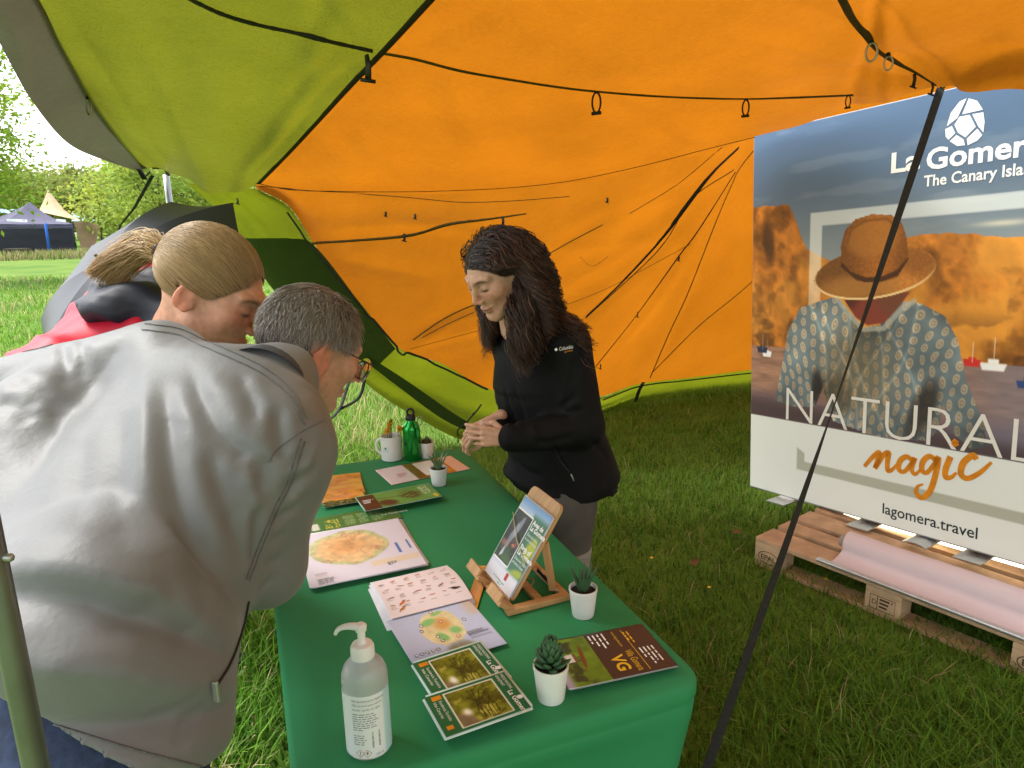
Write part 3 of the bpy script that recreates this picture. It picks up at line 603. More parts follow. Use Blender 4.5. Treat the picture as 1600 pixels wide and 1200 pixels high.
def cm(name, c, **k): return pmat(name, c, rough=.8, var=.12, vscale=1.5, bump=.3, bscale=8, bdist=.05, **k)
PURPLE = cm('purple_canopy', (.085, .08, .135)); BEIGE = cm('beige_canvas', (.50, .35, .21)); NAVY = cm('dark_mesh_side', (.02, .022, .032)); BLUEP = cm('blue_pole', (.02, .12, .5)); WHT = cm('white_sheet', (.75, .77, .8)); PBLUE = cm('pale_blue_tarp', (.42, .62, .72))
YT = 58.0
def cpt(x, y, Y=YT): return at(x, y, Y)
# purple pop-up canopy with dark sides
zc = gz(-40, YT); pc = empty('camp_canopy', tuple(cpt(45, 396)), 'purple pitched canopy with dark hanging sides in the far camp', 'canopy tent')
def sheetq(name, pts, mat, parent, n=10, sag=0.0, seed=0, thick=0):
    a, b, c, d = [np.asarray(p, float) for p in pts]; s, t = np.meshgrid(np.linspace(0, 1, n), np.linspace(0, 1, n), indexing='ij')
    G = (a*(1-s)[..., None]+b*s[..., None])*(1-t)[..., None]+(d*(1-s)[..., None]+c*s[..., None])*t[..., None]
    N = unit(np.cross(b-a, d-a)); G = G+N*((fbm(s*5+seed, t*5, 3, seed)-.5)*.25+sag*np.sin(s*math.pi)*np.sin(t*math.pi))[..., None]
    return build(name, G.reshape(-1, 3), grid_faces(n, n), mat, parent)
e = [cpt(-30, 348, 60), cpt(0, 352, 56), cpt(112, 349, 56), cpt(95, 345, 62), ]; apex = cpt(46, 315, 59)
eb = [cpt(-35, 344, 63), cpt(-12, 350, 56), cpt(113, 350, 57), cpt(90, 343, 63)]
for i in range(4):
    a, b = eb[i], eb[(i+1) % 4]; s = np.linspace(0, 1, 9); v = []
    for t in np.linspace(0, 1, 8):
        v.append((a*(1-s)[:, None]+b*s[:, None])*(1-t)+apex*t-V(0, 0, 1)*(.35*math.sin(t*math.pi)))
    build('roof_panel', np.concatenate(v), grid_faces(8, 9), PURPLE, pc)
    sheetq('valance', [a, b, b-V(0, 0, .35), a-V(0, 0, .35)], PURPLE, pc, seed=i)
    if i != 3: sheetq('side_curtain', [a-V(0, 0, .36), b-V(0, 0, .36), V(b[0], b[1], gz(b[0], b[1])), V(a[0], a[1], gz(a[0], a[1]))], NAVY, pc, seed=i+3)
for x in (71, 114): MB().tube([cpt(x, 349, 55.6), cpt(x+7 if x == 71 else x+3, 397, 55.6)], .10 if x == 71 else .05, 8).build('leg', BLUEP if x == 71 else NAVY, pc, True)
for x0, x1 in ((11, 43), (88, 103)): sheetq('sign_strip', [cpt(x0, 342, 55.5), cpt(x1, 343, 55.5), cpt(x1, 347, 55.5), cpt(x0, 346, 55.5)], WHT, pc, 3)
# beige pointed tent and its hanging side sheet
bt = empty('pointed_tent', tuple(cpt(80, 390, 66)), 'beige pointed canvas tent behind the purple canopy', 'tent')
ap = cpt(75, 296, 66); ring = [cpt(x, y, Y) for x, y, Y in ((40, 350, 68), (58, 330, 64), (95, 338, 62), (128, 345, 63), (110, 335, 70))]
for i in range(5):
    a, b = ring[i], ring[(i+1) % 5]; v = []
    s = np.linspace(0, 1, 7)
    for t in np.linspace(0, 1, 8): v.append((a*(1-s)[:, None]+b*s[:, None])*(1-t)+ap*t-V(0, 0, 1)*(.5*math.sin(t*math.pi)))
    build('canvas_panel', np.concatenate(v), grid_faces(8, 7), BEIGE, bt)
MB().tube([ap-V(0, 0, .3), V(ap[0], ap[1], gz(ap[0], ap[1]))], .06, 8).build('pole', BARK, bt, True)
aw = empty('canvas_awning', tuple(cpt(135, 395, 60)), 'beige sheet hanging like a hammock beside the purple canopy', 'awning')
sheetq('sheet', [cpt(114, 345, 60), cpt(155, 350, 60), cpt(150, 382, 60), cpt(130, 396, 60)], BEIGE, aw, 10, .6, 3)
MB().tube([cpt(157, 346, 60.2), cpt(160, 392, 60.2)], .05, 6).build('pole', BARK, aw, True)
for x0, x1, y0, y1, Y, mt, lb in ((-5, 22, 326, 333, 75, PBLUE, 'pale tarp roof behind the purple canopy'), (112, 157, 332, 346, 72, PBLUE, 'pale blue and white tarp right of the pointed tent'), (181, 222, 318, 345, 78, WHT, 'white marquee side seen between the young trees')):
    r_ = empty('camp_tarp', tuple(cpt((x0+x1)/2, 385, Y)), lb, 'tarp')
    a, b = cpt(x0, y0, Y), cpt(x1, y0+3, Y); c, d = cpt(x1, y1, Y-1), cpt(x0, y1, Y-1)
    sheetq('roof_sheet', [a, b, c, d], mt, r_, 8, .2, 4); c2, d2 = c+V(0, 2.5, .1), d+V(0, 2.5, .1)
    sheetq('rear_sheet', [a+V(0, .02, 0), b+V(0, .02, 0), c2, d2], mt, r_, 8, .2, 6)
    for p in (c, d): MB().tube([p, V(p[0], p[1], gz(p[0], p[1]))], .05, 6).build('leg', BARK, r_, True)
# rough table and stakes standing in the reeds
st_ = empty('camp_table', tuple(cpt(28, 402, 50)), 'rough plank table standing in the reeds before the canopy', 'table')
MB().box(cpt(26, 389, 50), (1.5, .7, .08)).build('table_top', BARK, st_)
for dx in (-.6, .6):
    for dy in (-.25, .25): p = cpt(26, 389, 50)+V(dx, dy, 0); MB().tube([p, V(p[0], p[1], gz(p[0], p[1]))], .045, 6).build('leg', BARK, st_)
# ================================================================ backlit poster wall
bd = unit(V(.5246149, -.84849177, .06957677)); bn = unit(V(-.850553, -.52588934, 0)); bu = np.cross(bn, bd)
BA = V(1.37176851, 3.76317376, .13); bu = unit(bu+bd*.014)
BW, BH = 2.0, 1.915
ban = empty('display_wall', tuple(BA), 'tall backlit poster wall with a man in a straw hat, standing on the pallet', 'poster wall')
def bpl(P, lift=0.): P = np.asarray(P, float); return BA+np.outer(P[:, 0], bd)+np.outer(P[:, 1], bu)+np.outer(np.full(len(P), lift), bn)
def poster(s, z):
    I = np.zeros(s.shape+(3,)); t = (z-.8)/1.1
    top, low = np.array([66, 86, 110.]), np.array([122, 130, 128.])
    I[:] = top; I = mixc(I, 1-sst(.35, 1.0, t), np.array([84, 96, 104.])); I = mixc(I, 1-sst(.25, .75, t), low)
    I *= 1+.10*(fbm(s*2.2, z*5, 4, 2)-.5)[..., None]
    I = mixc(I, .12*sst(.58, .75, fbm(s*3, z*14, 4, 5))*sst(1.0, 1.5, z), (176, 176, 170)); I = mixc(I, .6*np.exp(-((s-1.2)/.1)**2-((z-1.37)/.012)**2), (200, 190, 160))
    # hills
    r1 = 1.345+.20*(1-sst(.20, .34, s))-.10*sst(.22, .5, s)*(1-sst(.5, .9, s))+.03*(fbm(s*14, s*3, 4, 1)-.5)*(1-sst(.2, .5, s))-.04*sst(.95, 1.35, s)+.012*(fbm(s*22, 0*s, 3, 4)-.5)-.07*sst(1.2, 2, s)
    hill = 1-sst(r1-.006, r1+.006, z)
    tx = 1-np.abs(2*fbm(s*7+z*2, z*8, 5, 7)-1)*1.2; st = fbm(s*24+z*6, z*16, 5, 3)
    hc = np.array([150, 92, 30.])*(.40+.75*tx)[..., None]*(.75+.45*st)[..., None]
    hc = mixc(hc, sst(.5, .75, fbm(s*5+3, z*4, 4, 11))*.7, (196, 134, 48)); hc = mixc(hc, sst(.56, .72, fbm(s*12, z*9, 4, 13))*.4, (70, 42, 18))
    hc = mixc(hc, .75*ell(s, z, .10, 1.36, .035, .12, .1, .5), (48, 30, 18)); hc = mixc(hc, .6*sst(1.05, .9, z)*sst(.55, .66, fbm(s*6, z*9, 4, 15)), (60, 38, 20))
    I = np.where((hill > .5)[..., None], hc, I)
    # water and quay
    w = 1-sst(.806, .812, z); wc = np.array([128, 96, 76.])*(.75+.5*fbm(s*12, z*60, 4, 21))[..., None]; wc = mixc(wc, sst(.62, .5, z)*.7, (70, 60, 70)); wc = mixc(wc, sst(.9, 1.3, s)*.55, (96, 98, 112))
    I = np.where((w > .5)[..., None], wc, I); I = mixc(I, (1-sst(.47, .55, z+.02*s))*.85, (58, 46, 46))
    # boats
    for bx_, bz, sc_, cc in ((1.20, .80, 1, (214, 206, 196)), (1.12, .81, .7, (170, 40, 34)), (1.05, .805, .6, (60, 80, 130)), (1.33, .74, .9, (40, 60, 100)), (.10, .77, .6, (210, 205, 200)), (.07, .79, .7, (40, 40, 60)), (1.6, .79, 1, (190, 180, 170)), (1.8, .77, 1, (160, 60, 50))):
        I = mixc(I, polym(s, z, [(bx_-.05*sc_, bz+.012), (bx_+.05*sc_, bz+.012), (bx_+.04*sc_, bz-.018), (bx_-.04*sc_, bz-.018)], .003), cc); I = mixc(I, rect(s, z, bx_-.02*sc_, bx_+.02*sc_, bz+.01, bz+.03*sc_), cc); I = mixc(I, rect(s, z, bx_, bx_+.003, bz, bz+.12*sc_, .0015)*.6, (200, 190, 180))
    # pale printed frame
    fr = (rect(s, z, .345, 1.75, -1, 1.485)-rect(s, z, .41, 1.685, -1, 1.42)); I = mixc(I, .55*fr*sst(.7, 1.2, z), (214, 216, 206))
    # shirt
    sh = polym(s, z, [(.30, 1.02), (.41, 1.055), (.50, 1.08), (.55, 1.02), (.64, .93), (.72, .95), (.82, 1.06), (.90, 1.05), (1.0, 1.0), (1.06, .90), (1.10, .74), (1.18, .56), (1.20, .46), (1.14, .44), (1.06, .50), (1.02, .62), (1.0, .5), (.96, .44), (.72, .42), (.50, .46), (.44, .62), (.40, .52), (.28, .50), (.155, .52), (.20, .72), (.23, .90)], .005)
    s2 = s+.030*(fbm(s*5, z*5, 3, 41)-.5)*2+.12*np.sin(z*4)*(s-.66); z2 = z+.040*(fbm(s*5+7, z*5, 3, 43)-.5)*2+.25*(s-.66)**2; du, dv = s2*19, z2*16+np.floor(s2*19)*.5; ju = vn(np.floor(du), np.floor(dv), 4); cu = du-np.floor(du)-.5; cv = dv-np.floor(dv)-.5; rr = np.hypot(cu*1.25+.12*(ju-.5), cv*.9+.3*cu*(ju-.5))
    fo = fbm(s*5+1.8*z, z*5-1.2*s, 4, 31); drp = .38+1.1*fo
    sc = np.zeros(I.shape)+np.array([86, 97, 98.]); sc = mixc(sc, .85*(1-sst(.28, .40, rr)), (150, 142, 120)); sc = mixc(sc, 1-sst(.16, .26, rr), (118, 104, 84)); sc = mixc(sc, .8*(1-sst(.06, .13, rr)), (156, 142, 118))
    sc = sc*drp[..., None]; sc = mixc(sc, .7*ell(s, z, .50, .60, .10, .11, .9, .6), (40, 34, 26)); sc = mixc(sc, .55*ell(s, z, .62, .72, .16, .2, .5, .7), (84, 70, 44)); sc = mixc(sc, .8*ell(s, z, .93, .58, .05, .14, -.35, .5), (34, 28, 24)); sc = mixc(sc, .8*ell(s, z, .41, .6, .03, .11, .1, .4), (28, 24, 22))
    for k_ in range(9): a0 = .44+.05*k_; sc = sc*(1+.22*np.exp(-((s-a0-.4*(z-.75)*(1 if k_ % 2 else -.8)-.03*np.sin(z*9+k_))/.008)**2))[..., None]
    I = np.where((sh > .5)[..., None], sc, I)
    # neck
    nk = polym(s, z, [(.52, 1.09), (.60, .98), (.66, .945), (.74, .96), (.80, 1.03), (.85, 1.10)], .004)*(1-0*s); I = mixc(I, nk, (108, 48, 34)); I = mixc(I, nk*ell(s, z, .77, 1.06, .07, .06, 0, .4)*.8, (92, 56, 36)); I = mixc(I, nk*ell(s, z, .56, 1.07, .05, .05, 0, .5)*.8, (60, 30, 20))
    I = mixc(I, linem(s, z, [(.50, 1.07), (.56, 1.0), (.64, .925), (.74, .935), (.82, 1.03), (.87, 1.06)], .012)*.7, (150, 150, 136))
    # straw hat
    wv = .88+.24*vn(s*150+z*60, z*150, 3)
    br = ell(s, z, .665, 1.185, .292, .118, .12, .015); bc = np.array([138, 86, 34.])*wv[..., None]*(.72+.5*sst(.2, .0, np.abs(s-.85)))[..., None]
    bc = mixc(bc, .55*ell(s, z, .60, 1.12, .2, .06, .1, .5), (172, 120, 54)); bc = mixc(bc, .5*ell(s, z, .86, 1.24, .08, .06, -.5, .6), (84, 50, 18))
    I = np.where((br > .5)[..., None], bc, I); I = mixc(I, (br-ell(s, z, .665, 1.188, .283, .111, .12, .015))*.8*sst(1.25, 1.1, z), (228, 196, 140))
    cr = polym(s, z, [(.515, 1.22), (.512, 1.32), (.53, 1.39), (.58, 1.435), (.66, 1.452), (.75, 1.44), (.80, 1.40), (.825, 1.33), (.835, 1.24), (.79, 1.165), (.70, 1.14), (.60, 1.15)], .004)
    cc = np.array([122, 73, 26.])*wv[..., None]*(.8+.35*sst(.52, .7, s)-.3*sst(.72, .84, s))[..., None]; cc = mixc(cc, .6*ell(s, z, .665, 1.345, .125, .085, .1, .25), (150, 98, 38)); cc = mixc(cc, linem(s, z, [(.52, 1.225), (.56, 1.185), (.64, 1.155), (.72, 1.158), (.79, 1.185), (.835, 1.235)], .012), (62, 34, 16))
    cc = mixc(cc, .5*linem(s, z, [(.545, 1.33), (.56, 1.39), (.63, 1.425), (.73, 1.425), (.785, 1.38)], .006), (92, 54, 18))
    I = np.where((cr > .5)[..., None], cc, I)
    I = np.clip(I*1.16+4, 0, 235)
    # white base with a pale green printed border
    wb = 1-sst(.418, .424, z); I = mixc(I, wb, (214, 218, 208))
    gb = (rect(s, z, .30, 1.70, .165, .285, .003)+rect(s, z, .30, .345, .165, .29, .02))*.0+polym(s, z, [(.30, .285), (.345, .26), (.345, .215), (1.66, .215), (1.66, .285), (1.70, .285), (1.70, .165), (.30, .165)], .004); I = mixc(I, gb*.75, (150, 152, 130))
    return np.clip(I*.93, 2, 225)
nu, nv = 420, 400; u, v = np.meshgrid(np.concatenate([np.linspace(0, 1.45, nu-40), np.linspace(1.46, BW, 40)]), np.linspace(0, BH, nv), indexing='ij')
# backlit print: the picture glows a little, strongest along the light bars at head and foot
BACKLIT = pmat('backlit_print', (1, 1, 1), rough=.45, var=0, attr='Col', spec=.3, emit=((1, 1, 1), .10))
pm = build('poster_print', bpl(np.stack([u.ravel(), v.ravel()], 1), .026), grid_faces(nu, nv)[:, ::-1], BACKLIT, ban, True, colors=lin(poster(u, v)).reshape(-1, 3))
ALU = pmat('brushed_aluminium', (.62, .63, .63), rough=.32, metal=.9, var=.1, vscale=40, stretch=(1, 1, 12))
m = MB(); rot = np.stack([bd, bn, bu], 1); cen = bpl([(BW/2, BH/2)], -.035)[0]
m.box(cen, (BW, .115, BH), rot); m.build('light_box', pmat('white_box', (.75, .75, .74), rough=.5), ban)
for a, b, w_, h_ in ((0, BH/2, .010, BH), (BW, BH/2, .010, BH), (BW/2, 0, BW+.010, .016), (BW/2, BH, BW+.010, .010)):
    MB().box(bpl([(a, b)], -.03)[0], (w_, .106, h_), rot, .002).build('frame_rail', pmat('grey_rail', (.30, .31, .32), rough=.5, metal=.4, var=.05), ban)
# light bar under the lower rail, and the feet
LED = pmat('light_bar', (1, 1, 1), var=0, emit=((1.0, .88, .62), 1.8))
MB().box(bpl([(BW/2+.2, -.030)], -.02)[0], (BW-.7, .012, .012), rot).build('light_bar', LED, ban)
LED2 = pmat('edge_light', (1, 1, 1), var=0, emit=((1.0, .93, .8), 3.5))
MB().box(bpl([(-.018, BH*.62)], -.09)[0], (.008, .012, 1.1), rot).build('light_bar', LED2, ban)
MB().box(bpl([(.12, -.018)], -.06)[0], (.2, .012, .010), rot).build('light_bar', LED2, ban)
for k, s_ in enumerate((.235, .70, .97, 1.19, 1.75)):
    foot = MB(); c0 = bpl([(s_, -.022)], .06)[0]; t = np.linspace(-1, 1, 9); arch = .012*(1-t*t) if k == 2 else 0*t+.002
    ww = .055; q = []
    for d_ in (-.13, .055):
        for lift in (.004, -.002): q += [c0+bd*ww*tt+bn*d_+V(0, 0, 1)*(aa+lift-.004-(.014 if d_ < 0 else 0)*0) for tt, aa in zip(t, arch)]
    q = np.array(q); n9 = 9; fs = []
    for i in range(8): fs += [(i, i+1, 18+i+1, 18+i), (9+i, 27+i, 27+i+1, 9+i+1), (18+i, 18+i+1, 27+i+1, 27+i), (i, 9+i, 9+i+1, i+1)]
    fs += [(0, 18, 27, 9), (8, 17, 35, 26)]
    build('foot_plate', q, fs, ALU, ban, False)
# lettering
L = Letters(); L.put('La', .733, 1.622, .118, bold=.0030, w=.125); L.put('Gomera', .888, 1.614, .118, bold=.0030, w=.425)
L.put('The Canary Islands', .885, 1.545, .064, bold=.0012, w=.45)
# broken-egg emblem: separate pale plates
eg = [[(.965, 1.775), (.978, 1.825), (1.01, 1.862), (1.035, 1.868), (1.005, 1.80)], [(1.043, 1.866), (1.075, 1.85), (1.098, 1.812), (1.022, 1.81)], [(1.10, 1.802), (1.107, 1.765), (1.105, 1.725), (1.085, 1.752), (1.06, 1.803)],
      [(1.05, 1.803), (1.076, 1.752), (1.04, 1.718), (1.01, 1.742), (.995, 1.775), (1.012, 1.803)], [(.96, 1.765), (.985, 1.772), (1.0, 1.742), (.975, 1.72), (.963, 1.735)], [(.98, 1.714), (1.005, 1.734), (1.033, 1.712), (1.04, 1.688), (1.01, 1.69)], [(1.05, 1.686), (1.045, 1.712), (1.082, 1.744), (1.102, 1.716), (1.085, 1.698)]]
for q in eg: L.poly(np.array(q) if True else q)
L.build('logo_lettering', INKW, bpl, ban, .0275)
NEON = pmat('pale_print', (.85, .86, .8), rough=.4, var=0)
L = Letters(); L.put('NATURAL', .205, .422, .262, bold=-.0042, w=1.16); L.build('title_lettering', NEON, bpl, ban, .0275)
OR = pmat('orange_print', (.72, .27, .01), rough=.5, var=.15, vscale=30)
def brush(L, P, w, n=40):
    q = crom(np.array(P, float), n); wv = np.interp(np.linspace(0, 1, n), np.linspace(0, 1, len(w)), w); L.stroke(q, wv)
L = Letters()
brush(L, [(.675, .262), (.715, .318), (.745, .345), (.738, .30), (.730, .268), (.765, .335), (.790, .352), (.787, .31), (.790, .268), (.81, .275), (.83, .305)], [.018, .022, .026, .024, .022, .024, .026, .024, .022, .018, .012], 90)
brush(L, [(.905, .335), (.875, .352), (.845, .325), (.842, .285), (.868, .28), (.90, .33), (.91, .35), (.90, .30), (.915, .278), (.94, .305)], [.02, .024, .026, .024, .02, .02, .024, .022, .018, .012], 80)
brush(L, [(1.005, .358), (.975, .375), (.948, .345), (.945, .305), (.968, .298), (1.0, .35), (1.012, .375), (1.005, .30), (.985, .215), (.95, .175), (.925, .195), (.932, .225), (.955, .24)], [.02, .024, .026, .024, .02, .02, .026, .026, .026, .024, .02, .014, .008], 90)
brush(L, [(1.062, .392), (1.045, .33), (1.048, .295), (1.07, .30), (1.09, .325)], [.026, .026, .024, .018, .012], 40); brush(L, [(1.072, .452), (1.082, .47)], [.026, .022], 6); brush(L, [(1.066, .444), (1.088, .458)], [.022, .022], 6)
brush(L, [(1.165, .40), (1.15, .415), (1.115, .375), (1.108, .325), (1.135, .31), (1.18, .345), (1.222, .40)], [.022, .026, .028, .026, .024, .02, .012], 50)
L.build('script_lettering', OR, bpl, ban, .0285)
L = Letters(); L.put('lagomera.travel', .770, .052, .074, bold=.0006, w=.415); L.build('web_lettering', pmat('dark_green_ink', (.015, .03, .028), rough=.5, var=0), bpl, ban, .0275)

# ================================================================ pallet
WOOD = pmat('pallet_wood', (.48, .31, .18), rough=.75, var=.22, vscale=4, stretch=(3, 3, 3), bump=.5, bscale=40)
WOOD2 = pmat('pallet_wood_pale', (.52, .36, .21), rough=.75, var=.2, vscale=6, bump=.5, bscale=50)
pa = V(1.144, 3.065, 0); pe = V(1.780, 2.215, 0); px_ = unit(pe-pa); py_ = V(-px_[1], px_[0], 0); 
if py_[0] < 0: py_ = -py_
pal = empty('pallet', tuple(pa+px_*.6+py_*.4), 'wooden pallet stamped EPAL lying on the grass under the poster wall', 'pallet')
prot = np.stack([px_, py_, V(0, 0, 1)], 1)
def pp_(x, y, z): return pa+px_*x+py_*y+V(0, 0, z)
for y0, w_ in ((0, .145), (.185, .10), (.3275, .145), (.515, .10), (.655, .145)):
    MB().box(pp_(.6, y0+w_/2, .133), (1.2, w_, .022), prot, .003).build('deck_board', WOOD, pal)
for x in (.0725, .6, 1.1275): MB().box(pp_(x, .4, .1105), (.145, .8, .022), prot, .003).build('cross_board', WOOD2, pal)
for y in (.05, .4, .75):
    for x in (.0725, .6, 1.1275):
        MB().box(pp_(x, y, .060), (.145, .1 if y != .4 else .145, .078), prot, .004).build('block', WOOD2, pal)
    MB().box(pp_(.6, y, .011), (1.2, .1, .02), prot, .003).build('runner_board', WOOD, pal)
def ppl(x, y): return lambda P, lift: pa+np.outer(P[:, 0]+x, px_)+np.outer(P[:, 1], V(0, 0, 1))+py_*(-lift+.0)
BURN = pmat('burnt_mark', (.035, .022, .014), rough=.9, var=.2)
for x in (.0725, 1.1275):
    L = Letters(); a = np.linspace(0, 2*math.pi, 33); L.stroke(np.stack([np.cos(a)*.052, .058+np.sin(a)*.030], 1), .0032); L.put('EPAL', 0, .046, .036, align='CENTER', bold=.0002); L.build('stamp', BURN, ppl(x, 0), pal, .0012)
L = Letters(); L.stroke([(-.05, .03), (.05, .03), (.05, .09), (-.05, .09), (-.05, .03)], .003); L.stroke([(-.02, .03), (-.02, .09)], .003); L.put('D', -.044, .05, .03); scribble(L, -.012, .074, .05, 3, .016, 2); L.build('stamp', BURN, ppl(.6, 0), pal, .0012)
# rolled pinkish white sheet lying along the pallet's front boards
rb = empty('rolled_banner', tuple(pp_(.8, .08, .144)), 'rolled pinkish white banner lying along the front of the pallet', 'rolled banner')
PINKW = pmat('pinkish_vinyl', (.66, .56, .58), rough=.42, var=.05, vscale=3)
m = MB(); a = np.linspace(0, 1.9*math.pi, 26)
pts = [(.13+.052*math.sin(t+math.pi)*1.0, .203-.052*math.cos(t+math.pi)*-1.0) for t in a]
prof = [(.16+.05*math.cos(t), .2+.05*math.sin(t)) for t in np.linspace(-1.2, 3.6, 26)]+[(.085, .162), (.055, .152), (.02, .150), (-.012, .1485)]
prof = np.array(prof); xs_ = np.linspace(.36, 1.55, 14); G = np.stack([[pp_(x, q[0], q[1]+.002*math.sin(x*9)) for q in prof] for x in xs_]); 
m.add(G.reshape(-1, 3), grid_faces(14, len(prof))); o = m.build('sheet', PINKW, rb, True)
MB().tube([pp_(.33, .16, .2), pp_(1.58, .16, .2)], .028, 14).build('core_tube', pmat('grey_cardboard', (.33, .28, .24), rough=.8), rb, True)
MB().box(pp_(.93, -.004, .1525), (1.24, .03, .012), prot, .004).build('base_rail', ALU, rb)
# ================================================================ table with its stretched green cover
TF = V(-.199, 2.683, 0); TN = V(.369, 1.194, 0)                    # far right and near right corners
ty = unit(TF-TN); tx = V(ty[1], -ty[0], 0)                         # ty: away from the camera, tx: to the right
TL_, TWd, TH = 1.60, .775, .745
tc0 = (TF+TN)/2-tx*TWd/2; tc0[2] = 0
table = empty('table', tuple(tc0), 'long folding table under a stretched plain green cover', 'table')
CLOTH = pmat('green_stretch_cloth', (.030, .230, .090), rough=.75, var=.08, vscale=3, bump=.25, bscale=500, spec=.25, bdist=.001)
def rring(hx, hy, r, n=10):
    P = []
    for cx, cy, a0 in ((hx-r, hy-r, 0), (-hx+r, hy-r, 90), (-hx+r, -hy+r, 180), (hx-r, -hy+r, 270)):
        for a in np.linspace(a0, a0+90, n): P.append((cx+r*math.cos(R(a)), cy+r*math.sin(R(a))))
    # fill the straight sides evenly
    Q = []; P = np.array(P)
    for i in range(len(P)):
        a, b = P[i], P[(i+1) % len(P)]; L_ = np.linalg.norm(b-a); k = max(1, int(L_/.03))
        for j in range(k): Q.append(a+(b-a)*j/k)
    return np.array(Q)
base = rring(TWd/2, TL_/2, .055); nr = len(base); ang = base/np.array([TWd/2, TL_/2])
corner = np.clip(np.abs(ang).min(1), 0, 1)**2                       # 1 at the corners, 0 mid-side
mid = 1-corner
rings = []
for z, ins in ((TH, .5), (TH+.0008, .2), (TH+.0008, .06), (TH, .012), (TH-.004, .004), (TH-.011, 0), (TH-.035, 0), (TH-.042, .0035), (TH-.049, .0035), (TH-.055, .002)):
    k = 1-ins/np.array([TWd/2, TL_/2]) if ins < .3 else np.array([.2, .2]); rings.append(np.column_stack([base*k, np.full(nr, z)]))
for t in np.linspace(.06, 1, 22):
    z = (TH-.055)*(1-t); pull = .02*t+.09*np.sin(min(t*1.15, 1)*math.pi)**.8*mid*(1-.5*t)+.055*corner*t
    k = 1-np.minimum(pull[:, None]/np.array([TWd/2, TL_/2]), .5); lift = .30*np.clip(t-.45, 0, 1)**1.5*mid
    rings.append(np.column_stack([base*k, z+lift]))
Vt = np.concatenate(rings); nk_ = len(rings); j = np.arange(nr)
ft = np.concatenate([np.stack([i*nr+j, i*nr+(j+1) % nr, (i+1)*nr+(j+1) % nr, (i+1)*nr+j], 1)[:, ::-1] for i in range(nk_-1)])
Vw = tc0+np.outer(Vt[:, 0], tx)+np.outer(Vt[:, 1], ty)+np.outer(Vt[:, 2], V(0, 0, 1))
cv = build('cover', np.concatenate([Vw, [tc0+V(0, 0, TH)]]), [tuple(f) for f in ft]+[(len(Vw), i, (i+1) % nr) for i in range(nr)], CLOTH, table)
MB().box(tc0+V(0, 0, TH-.03), (TWd-.06, TL_-.06, .035), np.stack([tx, ty, V(0, 0, 1)], 1)).build('table_top', WHT, table)
for sx in (-1, 1):
    for sy in (-1, 1): p = tc0+tx*sx*(TWd/2-.10)+ty*sy*(TL_/2-.12); MB().tube([p+V(0, 0, TH-.05), p], .014, 8).build('leg', STEEL, table, True)
ZT = TH+.0015

# ================================================================ printed matter
def island(u, v, cx, cy, rx, ry, s=0):
    a = np.arctan2((v-cy)/ry, (u-cx)/rx); r = np.hypot((u-cx)/rx, (v-cy)/ry)
    edge = 1+.16*(fbm(np.cos(a)*1.6+5, np.sin(a)*1.6+s, 4, s)-.5)*2; return 1-sst(.97, 1.03, r/edge), r/edge, a
def p_map(u, v):
    I = np.zeros(u.shape+(3,))+np.array([216, 210, 224.]); m, r, a = island(u, v, .42, .60, .36, .34, 2)
    c = np.zeros(I.shape)+np.array([226, 178, 112.]); c = mixc(c, .9*(1-sst(.05, .85, r+.5*(fbm(u*8, v*8, 4, 15)-.5))), (212, 134, 62)); c = mixc(c, sst(.72, 1.0, r+.2*(fbm(u*9, v*9, 3)-.5)), (176, 186, 116))
    rid = 1-np.abs(2*fbm(u*7, v*7, 4, 5)-1)*1.6; c = c*(.88+.18*rid)[..., None]*(.85+.3*fbm(u*22, v*22, 3, 6))[..., None]
    rd = np.abs(fbm(u*6, v*6, 4, 9)-.5); c = mixc(c, (1-sst(.0, .012, rd))*.8, (168, 62, 30)); c = c*.72+62; I = mixc(I, m, c)
    I = mixc(I, (1-sst(0, .006, np.abs(r-1.05)))*.35, (170, 176, 200))
    I = mixc(I, rect(u, v, .83, .855, .30, .50), (58, 112, 178)); I = mixc(I, rect(u, v, .94, .96, .34, .52), (58, 112, 178)); I = mixc(I, rect(u, v, .55, .98, .14, .24)*(.5+.3*fbm(u*50, v*50, 2)), (222, 200, 160))
    for k in range(5): I = mixc(I, rect(u, v, .06+.0*k, .16, .10+.025*k, .108+.025*k)*.6, [(120, 120, 130), (70, 160, 90), (210, 90, 70), (120, 120, 130), (90, 90, 100)][k])
    return I
def p_strip(u, v):
    I = np.zeros(u.shape+(3,))+np.array([66, 112, 52.]); 
    for k in range(3): I = mixc(I, rect(u, v, .38+.15*k, .50+.15*k, .12, .8)*.5*sst(.35, .6, vn(u*160, v*40, k)), (196, 214, 170))
    I = mixc(I, rect(u, v, .16, .32, .15, .7)*sst(.6, .7, vn(u*140, v*8, 3)), (200, 190, 80)); I = mixc(I, rect(u, v, .02, .10, .2, .6), (206, 206, 190)); return I
def bird(I, u, v, x, y, s, rot, body, dark):
    c, q = math.cos(rot), math.sin(rot); du = (u-x)/s; dv = (v-y)/s; a = du*c+dv*q; b = -du*q+dv*c
    I = mixc(I, polym(a, b, [(-1.3, -.2), (-.6, .22), (-.5, -.22)], .06), dark); I = mixc(I, 1-sst(.9, 1.1, np.hypot(a/.8, b/.42)), body); I = mixc(I, 1-sst(.9, 1.1, np.hypot((a-.75)/.32, (b-.28)/.3)), dark)
    I = mixc(I, 1-sst(.85, 1.1, np.hypot((a+.15)/.6, (b-.12)/.2)), dark); return mixc(I, polym(a, b, [(1.0, .3), (1.35, .22), (1.0, .18)], .05), (40, 36, 30))
